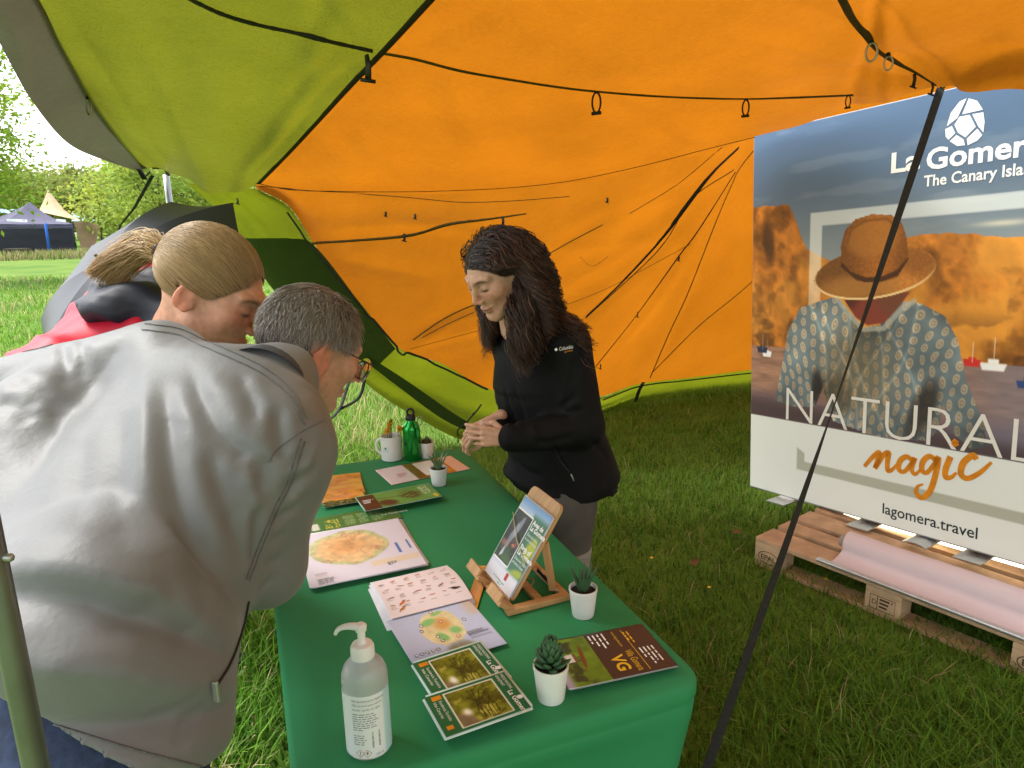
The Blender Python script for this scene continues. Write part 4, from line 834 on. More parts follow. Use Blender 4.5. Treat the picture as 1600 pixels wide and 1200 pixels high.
def p_birds(u, v):
    I = np.zeros(u.shape+(3,))+np.array([230, 216, 220.]); rg = random.Random(4); cols = [((190, 96, 70), (120, 60, 44)), ((150, 100, 70), (80, 56, 44)), ((206, 130, 84), (150, 84, 50)), ((120, 104, 96), (70, 62, 60)), ((180, 150, 100), (120, 96, 60))]
    for k in range(24):
        x = .10+.16*(k % 6)+rg.uniform(-.03, .03); y = .88-.21*(k//6)+rg.uniform(-.03, .03); b_, d_ = rg.choice(cols); I = bird(I, u, v, x, y, rg.uniform(.022, .042), rg.uniform(-.6, .5), b_, d_)
    I = bird(I, u, v, .86, .28, .062, -.5, (58, 36, 52), (40, 24, 40)); I = bird(I, u, v, .20, .26, .06, .7, (214, 128, 80), (170, 90, 60)); I = bird(I, u, v, .17, .14, .06, .7, (206, 150, 90), (150, 90, 50))
    for k in range(24): I = mixc(I, .45*rect(u, v, .05+.16*(k % 6), .12+.16*(k % 6), .80-.21*(k//6), .812-.21*(k//6)), (90, 84, 90))
    return I
def p_habit(u, v):
    I = np.zeros(u.shape+(3,))+np.array([188, 196, 224.]); I = mixc(I, 1-sst(.0, .5, v+.3*u), (160, 176, 214)); I = mixc(I, sst(.8, .95, u)*sst(.6, .75, v)*.7, (206, 178, 150)); m, r, a = island(u, v, .50, .60, .23, .34, 6)
    c = np.zeros(I.shape)+np.array([222, 206, 160.])*(.9+.2*fbm(u*16, v*16, 3))[..., None]; c = mixc(c, ell(u, v, .53, .66, .09, .12, 0, .5), (206, 158, 92))
    for q in ((.40, .75, .09, .06), (.62, .48, .06, .07), (.45, .42, .05, .09), (.55, .88, .08, .03)): c = mixc(c, ell(u, v, *q, .4, .3), (136, 190, 116))
    I = mixc(I, m, c); rg = random.Random(3)
    for x, y in ((.28, .62), (.31, .72), (.40, .45), (.42, .36), (.53, .70), (.60, .36), (.78, .62), (.50, .92), (.08, .24), (.14, .24), (.20, .24), (.26, .24), (.32, .24)):
        I = mixc(I, ell(u, v, x, y, .022, .03, 0, .1), rg.choice([(170, 66, 60), (60, 62, 120), (110, 70, 50), (60, 60, 60)])); I = mixc(I, ell(u, v, x, y, .012, .016, 0, .1), (236, 232, 230))
    for k in range(8): I = mixc(I, .5*rect(u, v, .70, .95, .36-.022*k, .367-.022*k), (90, 96, 130)); I = mixc(I, .5*rect(u, v, .08, .36, .18-.02*k, .187-.02*k), (110, 116, 150))
    I = mixc(I, ell(u, v, .55, .10, .17, .17, .2, .3)*(.4+.6*fbm(u*30, v*30, 3)), (112, 106, 70)); return I
def p_forest(u, v):
    """cover: a mossy wood in a white frame on deep green; u up the page is to the right of the photo"""
    I = np.zeros(u.shape+(3,))+np.array([22, 104, 66.]); fr = rect(u, v, .06, .95, .20, .82, .006); I = mixc(I, fr, (236, 238, 232)); ph = rect(u, v, .085, .925, .22, .80, .004)
    n = fbm(u*9, v*9, 5, 3); p = np.array([112, 116, 34.])*(.4+1.1*n)[..., None]; p = mixc(p, sst(.48, .72, fbm(u*6+4, v*7, 4, 8)), (188, 186, 82)); X_, Y_ = (u-.085)/.84, (v-.22)/.58
    p = mixc(p, .8*polym(X_, Y_, [(.62, 0), (1.0, 0), (1.0, .34), (.72, .26)], .05), (128, 104, 98)); p = mixc(p, ell(X_, Y_, .66, .22, .10, .08, .4, .7), (240, 240, 226))
    for k in range(9):
        x0 = .95; y0 = .42+.05*k; pl = [(x0, y0), (x0-.25, y0+.04*math.sin(k*2.1)), (x0-.5, y0+.10*math.sin(k*1.3+1)), (.08+.1*(k % 3), y0+.22*math.sin(k*1.7+.5))]; p = mixc(p, .85*linem(X_, Y_, pl, .012-.0007*k), (44, 40, 18))
    p = mixc(p, .55*sst(.52, .62, fbm(u*22, v*22, 4, 12))*sst(.3, .5, Y_), (58, 58, 20))
    return np.where((ph > .5)[..., None], p, I)
def p_palm(u, v):
    I = np.zeros(u.shape+(3,))+np.array([92, 150, 74.])*(.9+.2*fbm(u*4, v*4, 3))[..., None]; 
    I = mixc(I, rect(u, v, 0, .22, 0, .97), (74, 40, 30)); I = mixc(I, ell(u, v, .66, .50, .13, .24, .1, .5)*sst(.35, .5, fbm(u*20, v*20, 3)), (78, 52, 36)); I = mixc(I, linem(u, v, [(.2, .62), (.4, .55), (.6, .52)], .02), (84, 70, 40)); I = mixc(I, ell(u, v, .33, .25, .11, .2, .2, .4), (78, 46, 34))
    I = mixc(I, ell(u, v, .95, .16, .03, .12, 0, .2), (226, 196, 40)); 
    for k in range(4): I = mixc(I, rect(u, v, .82+.03*k, .835+.03*k, .35, .9)*sst(.3, .4, vn(v*30, u*99, k)), (226, 232, 210))
    return I
def p_fan(sd):
    def f(u, v):
        n = fbm(u*5+sd, v*5, 4, sd); I = np.zeros(u.shape+(3,))+np.array([214, 146, 60.])*(.75+.5*n)[..., None]; I = mixc(I, sst(.45, .75, fbm(u*3, v*4+sd, 3, sd+2))*.8, (226, 188, 96)); I = mixc(I, ell(u, v, .5, .62, .28, .16, .1, .7)*.6, (214, 138, 120))
        I = mixc(I, (1-sst(.34, .42, v+.1*n))*.95, (74, 84, 36)); I = mixc(I, (1-sst(.3, .36, v))*sst(.5, .6, fbm(u*26, v*18, 3, 4)), (28, 30, 16)); I = mixc(I, (1-sst(.3, .36, v))*sst(.62, .7, fbm(u*20+7, v*24, 3, 6)), (150, 158, 90)); return I
    return f
def p_flyer(u, v):
    I = np.zeros(u.shape+(3,))+np.array([226, 190, 178.]); I = mixc(I, rect(u, v, 0, .34, 0, 1), (222, 206, 214)); I = mixc(I, rect(u, v, .34, .82, 0, 1), (176, 108, 44)); I = mixc(I, rect(u, v, .34, .46, 0, 1)*.8, (110, 88, 44)); I = mixc(I, rect(u, v, .44, .74, .30, .98)*.0+polym(u, v, [(.46, .12), (.70, .12), (.70, .95), (.46, .95)], .004), (232, 230, 226))
    I = mixc(I, sst(.5, .7, fbm(u*8, v*6, 3))*rect(u, v, .70, .82, 0, 1), (206, 140, 60)); return I
def p_villa(u, v):
    I = np.zeros(u.shape+(3,))+np.array([66, 48, 44.]); ph = 1-sst(.618, .622, 1-v); w = v < .40
    n = fbm(u*7, v*9, 4, 5); p = np.array([112, 142, 44.])*(.7+.55*n)[..., None]; p = mixc(p, sst(.72, .95, 1-v/.40*1.0), (184, 178, 214)); p = mixc(p, sst(.30, .2, v)*sst(.44, .6, fbm(u*8, v*12, 4, 2))*sst(.05, .12, v), (64, 70, 44)); p = mixc(p, rect(u, v, .35, .52, .12, .20), (214, 212, 206)); p = mixc(p, rect(u, v, .35, .52, .19, .215), (120, 84, 66)); p = mixc(p, ell(u, v, .45, .27, .25, .018, -.1, .4), (120, 60, 40))
    return np.where(w[..., None], p, I)
def p_aves(u, v):
    I = np.zeros(u.shape+(3,))+np.array([178, 198, 226.]); I = mixc(I, sst(.86, 1.0, v), (112, 158, 214)); I = mixc(I, (1-sst(.16, .26, v)), (222, 222, 232)); g = sst(.50, .58, u+.04*fbm(u*5, v*5, 3))*sst(.18, .24, v)*(1-sst(.86, .95, v)); I = mixc(I, g, np.array([58, 116, 92])); I = mixc(I, g*ell(u, v, .90, .56, .16, .13, .6, .5), (176, 186, 40)); I = mixc(I, g*ell(u, v, .85, .24, .2, .05, .2, .5), (166, 178, 50))
    I = mixc(I, rect(u, v, -.1, .56, .215, .865, .005), (238, 238, 240)); ph = rect(u, v, -.1, .54, .235, .845, .004); n = fbm(u*8, v*10, 4, 4); p = np.array([40, 46, 36.])*(.5+n)[..., None]; p = mixc(p, (1-sst(.25, .5, v))*sst(.45, .6, fbm(u*9, v*14, 3, 6)), (62, 98, 48)); p = mixc(p, ell(u, v, .30, .45, .18, .05, .15, .6)*sst(.4, .5, fbm(u*20, v*24, 3)), (206, 112, 84)); p = mixc(p, ell(u, v, .08, .42, .08, .04, 0, .6)*.8, (150, 100, 80))
    p = mixc(p, polym(u, v, [(.30, .80), (.36, .815), (.37, .76), (.36, .66), (.30, .54), (.24, .44), (.22, .30), (.15, .255), (.13, .29), (.17, .42), (.16, .54), (.22, .68)], .012), np.array([128, 134, 150])); p = mixc(p, ell(u, v, .26, .62, .06, .09, .3, .6)*.6, (176, 178, 192)); p = mixc(p, polym(u, v, [(.22, .30), (.15, .255), (.14, .29), (.19, .40)], .01), (198, 206, 216))
    return np.where((ph > .5)[..., None], p, I)
ORDN = ['second', 'third', 'fourth', 'fifth', 'sixth', 'seventh', 'eighth', 'ninth', 'tenth']
def pile(name, px, z0, nlow, paint, nu, nv, label, under, cat, group, edge=(225, 228, 226), th=.0016, jit=.004, curl=None, lowpaint=None):
    """nlow leaflets beneath, then the top one with its print"""
    S = Sheet.px(px, z0+nlow*th*1.35+.002); rg = random.Random(hash(name) % 100)
    for k in range(nlow):
        q = Sheet.px(px, z0+k*th*1.35+.002); a = rg.uniform(-.02, .02)*jit/.004; q.x, q.y = q.x*math.cos(a)+q.y*math.sin(a), q.y*math.cos(a)-q.x*math.sin(a)
        q.c = q.c+q.x*rg.uniform(-jit, jit)+q.y*rg.uniform(-jit, jit)
        if curl: q.curl = curl
        tag(q.build(name, lowpaint if lowpaint is not None else edge, 8 if curl else 2, 2, th), ORDN[nlow-1-k]+' '+under, cat, group)
    if curl: S.curl = curl
    o = tag(S.build(name, paint, nu, nv, th), label, cat, group); return S, o
# folded island map with its green cover strip
S, o = pile('map', [(480, 836), (625, 809), (664, 882), (467, 922)], ZT, 6, p_map, 110, 90, 'open island map with orange hills, topmost of the maps on the table', 'island map from the top of the maps beside the man', 'map', 'island maps on the table', jit=.006)
L = Letters(); scribble(L, .02, .03, .05, 5, .006, 1); scribble(L, .20, .05, .03, 4, .005, 7); L.build('small_print', INKG, S.place, o)
S = Sheet.px([(488, 812), (615, 787), (628, 809), (478, 836)], ZT+.004); o = tag(S.build('map_cover', p_strip, 90, 20, .002), 'green printed cover strip at the far edge of the island map', 'leaflet')
L = Letters(); L.put('La Gomera', S.w*.80, S.h*.35, .018); L.build('lettering', INKW, S.place, o)
# bird guides: the open one lies on top
for k, (dx, dy) in enumerate(((-5, 14), (-3, 8), (0, 4))):
    q = Sheet.px([(578+dx, 905+dy), (700, 880+dy), (742, 935+dy), (612+dx, 972+dy)], ZT+.002+.003*k); tag(q.build('bird_guide', (222, 220, 226), 2, 2, .0025), ['lowest', 'middle', 'uppermost'][k]+' of the white bird guides under the open bird page', 'booklet', 'bird guides')
S = Sheet.px([(700, 880), (716, 884), (790, 1004), (768, 1008)], ZT+.004); tag(S.build('booklet_cover', p_fan(5), 24, 60, .001), 'mossy green photo edge sticking out behind the bird page', 'booklet')
S = Sheet.px([(610, 968), (742, 932), (780, 1008), (645, 1052)], ZT+.009); o = tag(S.build('habitat_page', p_habit, 90, 60, .001), 'pale blue page with a small yellow and green island', 'booklet page')
L = Letters(); scribble(L, S.w*.70, S.h*.38, S.w*.24, 7, .0032, 3, .4); L.build('small_print', INKG, S.place, o)
S = Sheet.px([(582, 912), (700, 882), (738, 936), (610, 966)], ZT+.013); S.curl = lambda u, v: .012*np.sin(np.clip(v, 0, 1)*math.pi)*(.4+.6*u); o = tag(S.build('bird_page', p_birds, 110, 80, .001), 'white open page crowded with small painted birds', 'booklet page')
L = Letters()
for k in range(20): scribble(L, S.w*(.05+.16*(k % 6)), S.h*(.84-.21*(k//6)), .016, 2, .003, k, .4)
L.build('small_print', INKG, S.place, o)
# two piles of forest leaflets: the page's top points right
fp = [[(755, 1005), (800, 1067), (690, 1096), (642, 1038)], [(792, 1052), (832, 1108), (697, 1150), (652, 1092)]]
fp = [[(754, 1004), (795, 1062), (688, 1098), (640, 1036)], [(788, 1050), (832, 1108), (696, 1148), (662, 1090)]]
for k, q in enumerate(fp):
    S, o = pile('forest_leaflet', q, ZT+(.016 if k else 0), 7 if k else 8, p_forest, 80, 100, ['green leaflet with a framed mossy wood, farther of the two on top', 'green leaflet with a framed mossy wood, nearest the bottle'][k], ['forest leaflet down from the top of the farther pile', 'forest leaflet down from the top of the pile nearest the bottle'][k], 'leaflet', 'forest leaflets', edge=(208, 226, 216), th=.0022, jit=.005)
    L = Letters(); L.put('La Gomera', S.w*.48, S.h*.88, .0145, bold=.0003); L.put('PARQUE NACIONAL', S.w*.03, S.h*.93, .0085, w=S.w*.42); L.put('GARAJONAY', S.w*.03, S.h*.87, .0085, w=S.w*.30); L2 = Letters(); L2.put('Excelencia Turistica', S.w*.2, S.h*.12, .0085, w=S.w*.5); L2.put('Islas Canarias', S.w*.2, S.h*.055, .0085, w=S.w*.4); L2.build('footer_lettering', INKW, S.place, o); a = np.linspace(0, 2*math.pi, 13)[:-1]; L.poly(np.stack([S.w*.70+np.cos(a)*.0055, S.h*.965+np.sin(a)*.0065], 1)); L.build('header_lettering', INKW, S.place, o)
    [Letters().bar(*q).build('orange_mark', OR, S.place, o) for q in ((S.w*.06, S.h*.06, .012, .018), (S.w*.80, S.h*.05, .010, .012))]
# leaflets with a palm, and a fan of warm ones half under the man's arm
S, o = pile('palm_leaflet', [(557, 776), (674, 755), (685, 775), (570, 799)], ZT, 8, p_palm, 90, 40, 'green leaflet with a brown palm, topmost of its pile', 'green edged leaflet down from the top of the palm pile', 'leaflet', 'palm leaflets', edge=(120, 196, 160), th=.0018, jit=.003)
L = Letters(); scribble(L, S.w*.04, S.h*.62, .035, 3, .011, 2, .4); L.build('small_print', INKW, S.place, o)
for k in range(4):
    q = [(508-8*(3-k)*0+1*k, 742+8*k), (560+3*k, 738+7*k), (572-2*k, 765+7*k), (545-6*k*0, 778+5*k)]
    S = Sheet.px([(492+2*k, 746+9*k), (560+3*k, 738+8*k), (571+1*k-6*(k == 3), 764+6*k), (500+2*k, 772+7*k)], ZT+.002+.003*k); tag(S.build('hiking_leaflet', p_fan(k+1), 60, 40, .0016), ['yellow leaflet at the back of the fanned row by the sleeve', 'orange leaflet second from the back of the fanned row', 'orange leaflet third from the back of the fanned row', 'woodland leaflet at the front of the fanned row by the sleeve'][k], 'leaflet', 'fanned warm coloured leaflets')
S = Sheet.px([(588, 735), (704, 711), (735, 733), (610, 757)], ZT+.002); o = tag(S.build('flyer', p_flyer, 100, 50, .001, mat=pmat('laminated_print', (1, 1, 1), rough=.12, var=0, attr='Col', spec=.6)), 'laminated white and orange flyer in front of the green flask', 'flyer')
L = Letters(); scribble(L, S.w*.16, S.h*.5, .04, 5, .008, 5, .35); L.build('small_print', pmat('pink_ink', (.5, .3, .3), var=0), S.place, o)
# villa leaflets: page top at lower right
S, o = pile('villa_leaflet', [(1000, 977), (1058, 1036), (888, 1081), (850, 1004)], ZT, 6, p_villa, 90, 110, 'dark brown leaflet with yellow letters and a lawn photo, topmost of its pile', 'dark edged leaflet down from the top of the brown pile', 'leaflet', 'villa leaflets', edge=(70, 60, 62), th=.0018, jit=.003)
YEL = pmat('yellow_ink', (.75, .45, .03), rough=.4, var=0)
L = Letters(); L.put('VG', S.w*.56, S.h*.50, .038, bold=.001); L.put('Villa Gomera', S.w*.50, S.h*.66, .022, w=S.w*.44); scribble(L, S.w*.10, S.h*.80, .05, 2, .008, 3, .4); L.bar(S.w*.04, S.h*.76, S.w*.92, .0012); L.put('www.villagomera.com', S.w*.04, S.h*.66, .009, w=S.w*.36); L.build('lettering', YEL, S.place, o)
L = Letters(); scribble(L, S.w*.04, S.h*.56, S.w*.36, 4, .010, 8, .35); scribble(L, S.w*.5, S.h*.92, S.w*.42, 4, .009, 9, .35); L.build('small_print', INKW, S.place, o)

# ================================================================ wooden stand with the bird brochures
BAM = pmat('bamboo', (.52, .30, .13), rough=.45, var=.18, vscale=5, stretch=(1, 14, 1), bump=.1, bscale=60)
sl, sr = atz(742, 897, ZT), atz(797, 964, ZT); br_ = atz(880, 938, ZT)
sx_ = unit(sr-sl); sy_ = V(-sx_[1], sx_[0], 0)                     # sy_: away from the reader
if sy_ @ (br_-sr) < 0: sy_ = -sy_
sw_ = np.linalg.norm(sr-sl); sd_ = abs((br_-sr) @ sy_)
stand = empty('book_stand', tuple((sl+sr)/2), 'bamboo folding stand holding the bird brochures', 'book stand')
top_l = at(838, 760, 1.72); lean = R(57)
bu_ = sy_*math.cos(lean)+V(0, 0, math.sin(lean)); bnn = np.cross(sx_, bu_); 
if bnn[2] < 0: bnn = -bnn
def rboard(w, h, t, r, c, x, y, n, name, mat, parent):
    P = rring(w/2, h/2, r, 6); k = len(P); f_ = np.concatenate([np.asarray(c)+np.outer(P[:, 0], x)+np.outer(P[:, 1], y)+s*np.asarray(n)*t/2 for s in (1, -1)])
    fs = [tuple(range(k)), tuple(range(2*k-1, k-1, -1))]+[(i, i+k, (i+1) % k+k, (i+1) % k) for i in range(k)]; return build(name, f_, fs, mat, parent, False)
BHh = .255; bw = .155; sc_ = (sl+sr)/2; b0 = sc_+sy_*.018+V(0, 0, .012)
rboard(bw, BHh, .009, .018, b0+bu_*BHh/2, sx_, bu_, bnn, 'back_board', BAM, stand)
rt3 = lambda a, b, c: np.stack([a, b, c], 1)
for dx, w_ in ((-sw_*.30, sw_*.36), (sw_*.30, sw_*.36)): MB().box(b0+sx_*dx+bnn*.024+bu_*-.004, (w_, .045, .011), rt3(sx_, bnn, bu_), .002).build('ledge', BAM, stand)
for dx in (-sw_*.30, sw_*.30): MB().box(b0+sx_*dx+bnn*.045+bu_*.007, (sw_*.30, .008, .022), rt3(sx_, bnn, bu_), .002).build('lip', BAM, stand)
for dx in (-1, 1): MB().box(sc_+sx_*dx*(sw_/2-.012)+sy_*(sd_/2+.005)+V(0, 0, .008), (.022, sd_+.02, .014), rt3(sx_, sy_, V(0, 0, 1)), .002).build('base_rail', BAM, stand)
for yy in (0.0, sd_*.55, sd_): MB().box(sc_+sy_*(yy+.006)+V(0, 0, .0085), (sw_-.048, .02, .012), rt3(sx_, sy_, V(0, 0, 1)), .002).build('base_slat', BAM, stand)
for dx in (-.3, .3):
    a = sc_+sx_*dx*sw_+sy_*(sd_-.01)+V(0, 0, .014); b = b0+sx_*dx*sw_+bu_*BHh*.62-bnn*.010; MB().tube([a, b], .010, 4, up=sx_).build('strut', BAM, stand)
# brochures leaning on it
rg = random.Random(3)
for k in range(4):
    S = Sheet.frame(b0+bnn*(.0085+.0022*k)+bu_*(.118+rg.uniform(-.003, .003))+sx_*(.004+rg.uniform(-.004, .004)), sx_, bu_, .148, .21); 
    if k < 3: tag(S.build('bird_brochure', (196, 208, 220), 2, 2, .002), ['rearmost bird brochure on the stand, against the board', 'third bird brochure from the front on the stand', 'second bird brochure from the front on the stand'][k], 'brochure', 'bird brochures on the stand')
    else:
        o = tag(S.build('bird_brochure', p_aves, 100, 140, .002), 'front bird brochure on the stand with a grey pigeon photo', 'brochure', 'bird brochures on the stand')
        L = Letters()
        for t_x, y_, s_, b_ in (('Aves de', .80, .0165, .0006), ('La Gomera', .735, .0165, .0006), ('Descubrelas,', .665, .0105, 0), ('te encantaran', .615, .0105, 0), ('Birds of', .50, .0165, .0006), ('La Gomera', .435, .0165, .0006), ('Discover them,', .37, .0105, 0), ('protect them', .32, .0105, 0)): L.put(t_x, S.w*.60, S.h*y_, s_, bold=b_)
        L.build('lettering', INKW, S.place, o)
        L = Letters(); L.bar(S.w*.62, S.h*.10, .012, .018); L.build('crest', pmat('red_ink', (.5, .06, .04), var=0), S.place, o); L = Letters(); L.put('La Gomera', S.w*.28, S.h*.05, .008); scribble(L, S.w*.5, S.h*.05, .04, 2, .006, 1, .4); L.build('small_print', pmat('green_ink', (.1, .35, .22), var=0), S.place, o)
bandp = b0+bnn*.018+bu_*.125
MB().tube([bandp-sx_*.078+bu_*.045, bandp+bnn*.002, bandp+sx_*.078-bu_*.03], .0011, 5).build('rubber_band', pmat('rubber', (.65, .58, .4), rough=.5), None, True)
tag(bpy.context.scene.objects['rubber_band'], 'thin pale rubber band stretched across the front bird brochure', 'rubber band')
a = np.linspace(0, 2*math.pi, 40); c = sc_+sy_*.075+sx_*.01+V(0, 0, .018)
tag(MB().tube(np.stack([c[0]+.030*np.cos(a)+.004*np.sin(2*a), c[1]+.024*np.sin(a), c[2]+.002*np.sin(3*a)], 1), .0016, 6, False).build('elastic_band', pmat('tan_rubber', (.35, .2, .09), rough=.5), None, True), 'tan elastic band loop lying on the base of the stand', 'elastic band')
pa_, pb_ = at(840, 893, 1.56), at(866, 930, 1.52); pa_[2] = ZT+.045; pb_[2] = ZT+.02
pen = empty('pen', tuple(pb_), 'black pen lying inside the bamboo stand', 'pen'); MB().tube([pa_, pb_], .0045, 10).build('barrel', BLKPL, pen, True); MB().tube([pb_, pb_+unit(pb_-pa_)*.014], [.0042, .001], 10).build('tip', STEEL, pen, True); MB().tube([pa_+V(0, 0, .0062), pa_*.6+pb_*.4+V(0, 0, .0062)], .0013, 6).build('clip', STEEL, pen, True)

# ================================================================ plants, mug, flask, sanitiser
POT = pmat('white_pot', (.78, .78, .76), rough=.45, var=.03, vscale=30); SOIL = pmat('potting_soil', (.025, .018, .012), rough=.95, var=.4, vscale=120, bump=1, bscale=200)
def gl(nm, c, **k): return pmat(nm, c, rough=.4, var=.2, vscale=40, spec=.5, **k)
SUC = gl('succulent_green', (.05, .12, .055)); ALOE = gl('aloe_green', (.045, .11, .05)); PALE = gl('pale_green_blade', (.13, .22, .10)); BROWNG = gl('brown_green_leaf', (.09, .08, .03))
def pot(root, c, r, h):
    m = MB(); m.lathe([(0, 0), (r*.74, 0), (r*.77, .002), (r*.97, h*.9), (r, h*.905), (r, h), (r*.93, h), (r*.9, h*.86), (0, h*.86)], c, 32); autosmooth(m.build('pot', POT, root, True), 40)
    m = MB(); m.lathe([(r*.895, h*.87), (r*.5, h*.89), (0, h*.9)], c, 20); m.build('soil', SOIL, root, True)
def fleaf(m, p, d, L_, w, th=.35, curve=.25, n=7, up=V(0, 0, 1), prof=None):
    """thick pointed leaf"""
    d = unit(d); s = unit(np.cross(d, up) if abs(d @ up) < .98 else V(1, 0, 0)); u_ = np.cross(s, d); t = np.linspace(0, 1, n)
    pts = np.asarray(p)+np.outer(t*L_, d)+np.outer(curve*L_*t*t, u_); rad = w*np.array([.6, .95, 1, .92, .7, .4, .03][:n] if prof is None else prof)
    m.tube(pts, rad, 8, True, flat=th, up=u_)
def plant(px, py, r, h, kind, label):
    c = atz(px, py, ZT); c[2] = ZT; root = empty('potted_plant', tuple(c), label, 'potted plant', 'small white potted plants'); pot(root, c, r, h); rg = random.Random(int(px)); z = c+V(0, 0, h*.86)
    nl = {'rosette': 44, 'aloe': 13, 'agave': 15, 'tuft': 40}[kind]
    for k in range(nl):
        a = k*2.4+rg.uniform(-.2, .2); m = MB(); f = k/nl
        if kind == 'rosette':
            d = V(math.cos(a)*(1.15-f), math.sin(a)*(1.15-f), .25+1.3*f); fleaf(m, z+V(0, 0, .050*f)+V(math.cos(a), math.sin(a), 0)*.006, d, .036-.012*f, .0078-.002*f, .55, .25, prof=[.5, .75, 1, 1.05, .9, .55, .05])
        elif kind == 'aloe':
            d = V(math.cos(a)*.28, math.sin(a)*.28, 1); fleaf(m, z+V(math.cos(a), math.sin(a), 0)*.008, d, rg.uniform(.045, .075), .0065, .45, -.12)
        elif kind == 'agave':
            d = V(math.cos(a)*.42, math.sin(a)*.42, 1); fleaf(m, z+V(math.cos(a), math.sin(a), 0)*.005, d, rg.uniform(.055, .08), .0055, .4, -.1, prof=[.8, 1, .9, .75, .55, .3, .02])
        else:
            d = V(math.cos(a)*rg.uniform(.2, 1), math.sin(a)*rg.uniform(.2, 1), rg.uniform(.3, 1)); fleaf(m, z, d, rg.uniform(.02, .035), .006, .5, .1)
        m.build('leaf', {'rosette': SUC, 'aloe': ALOE, 'agave': PALE, 'tuft': BROWNG}[kind], root, True)
plant(861, 1090, .0335, .072, 'rosette', 'white pot with a plump rosette succulent beside the brown leaflets')
plant(911, 960, .0325, .068, 'aloe', 'white pot with dark upright spiky leaves beside the bamboo stand')
plant(686, 757, .031, .062, 'agave', 'white pot with pale grassy blades on the laminated flyer')
plant(667, 714, .030, .062, 'tuft', 'white pot with a low brownish plant behind the green flask')
# mug with dandelions
mc = atz(613, 717, ZT); mc[2] = ZT; mug = empty('mug', tuple(mc), 'white mug holding yellow dandelions at the far table edge', 'mug')
CER = pmat('white_ceramic', (.72, .72, .70), rough=.18, var=.02, spec=.5)
autosmooth(MB().lathe([(0, 0), (.036, 0), (.04, .003), (.041, .092), (.0405, .095), (.0375, .095), (.037, .012), (0, .01)], mc, 36).build('body', CER, mug, True), 40)
hd = unit(V(-1, .25, 0)); a = np.linspace(-1.45, 1.45, 14); MB().tube(mc+np.outer(.036+.028*np.cos(a), hd)+np.outer(.048+.032*np.sin(a), V(0, 0, 1)), .0052, 8).build('handle', CER, mug, True)
fr_ = unit(V(0.05, -1, 0)); S = Sheet.frame(mc+fr_*.0418+V(-.018, 0, .05), V(1, .05, 0), V(0, 0, 1), .03, .03); L = Letters(); aa = np.linspace(0, 2*math.pi, 13)[:-1]; L.poly(np.stack([.015+.004*np.cos(aa), .02+.005*np.sin(aa)], 1)); L.put('La Gomera', .004, .008, .005); L.build('emblem', pmat('teal_ink', (.06, .35, .32), var=0), S.place, mug, .0)
YELF = pmat('dandelion_yellow', (.80, .42, .01), rough=.7, var=.2, vscale=200); STEM = gl('stem_green', (.14, .20, .05))
for k, (dx, dy, hh, rr) in enumerate(((-.010, -.018, .115, .014), (.004, .0, .15, .010), (.0, -.006, .138, .013), (-.004, -.012, .128, .014), (.035, -.02, .125, .014), (.038, .004, .115, .012))):
    fl_ = empty('dandelion', tuple(mc+V(dx*.5, dy*.5, .01)), ['yellow dandelion low at the front of the mug', 'small browning dandelion standing tallest in the mug', 'yellow dandelion just below the tallest in the mug', 'yellow dandelion at the middle of the mug', 'yellow dandelion at the right rim of the mug', 'yellow dandelion behind the right rim of the mug'][k], 'flower', 'dandelions in the mug')
    p = mc+V(dx, dy, hh); MB().tube(crom([mc+V(dx*.4, dy*.4, .012), mc+V(dx*.8, dy*.8, hh*.6), p], 8), .0016, 6).build('stem', STEM, fl_, True)
    m = MB(); rg = random.Random(k)
    for q in range(46):
        d = unit(V(rg.gauss(0, 1), rg.gauss(0, 1), rg.gauss(.5, .8))); s_ = unit(np.cross(d, V(.3, .2, 1))); m.add([p-s_*.0018, p+s_*.0018, p+d*rr+s_*.0022, p+d*rr-s_*.0022], [(0, 1, 2, 3)])
    m.build('flower_head', YELF if k != 1 else pmat('browning_petals', (.4, .2, .02), rough=.8, var=.3), fl_, False)
# green metal flask
fc = atz(645, 717, ZT); fc[2] = ZT; fk = empty('flask', tuple(fc), 'shiny green metal drinking flask with black cap', 'flask')
autosmooth(MB().lathe([(0, 0), (.030, 0), (.033, .004), (.033, .115), (.032, .128), (.026, .142), (.018, .150), (.0165, .158), (0, .158)], fc, 36).build('body', pmat('green_anodised', (.02, .32, .055), rough=.22, metal=.75, var=.04, spec=.6), fk, True), 40)
autosmooth(MB().lathe([(0.0, .156), (.0185, .156), (.019, .158), (.019, .172), (.017, .175), (0, .176)], fc, 24).build('cap', BLKPL, fk, True), 40)
a = np.linspace(0, 2*math.pi, 24); MB().tube(fc+V(0, 0, .186)+np.stack([.0125*np.cos(a), 0*a, .0125*np.sin(a)], 1), .0045, 8, False).build('cap_loop', BLKPL, fk, True)
MB().tube(fc+V(.034, .004, .15)+np.stack([.009*np.cos(a), 0*a, .018*np.sin(a)], 1), .0017, 6, False).build('carabiner', STEEL, fk, True)
S = Sheet.frame(fc+V(-.02, -.0275, .07), unit(V(.8, -.6, 0)), V(0, 0, 1), .02, .02); L = Letters(); L.poly(np.stack([.008+.005*np.cos(aa), .01+.006*np.sin(aa)], 1)); L.build('emblem', INKK, S.place, fk, .001)
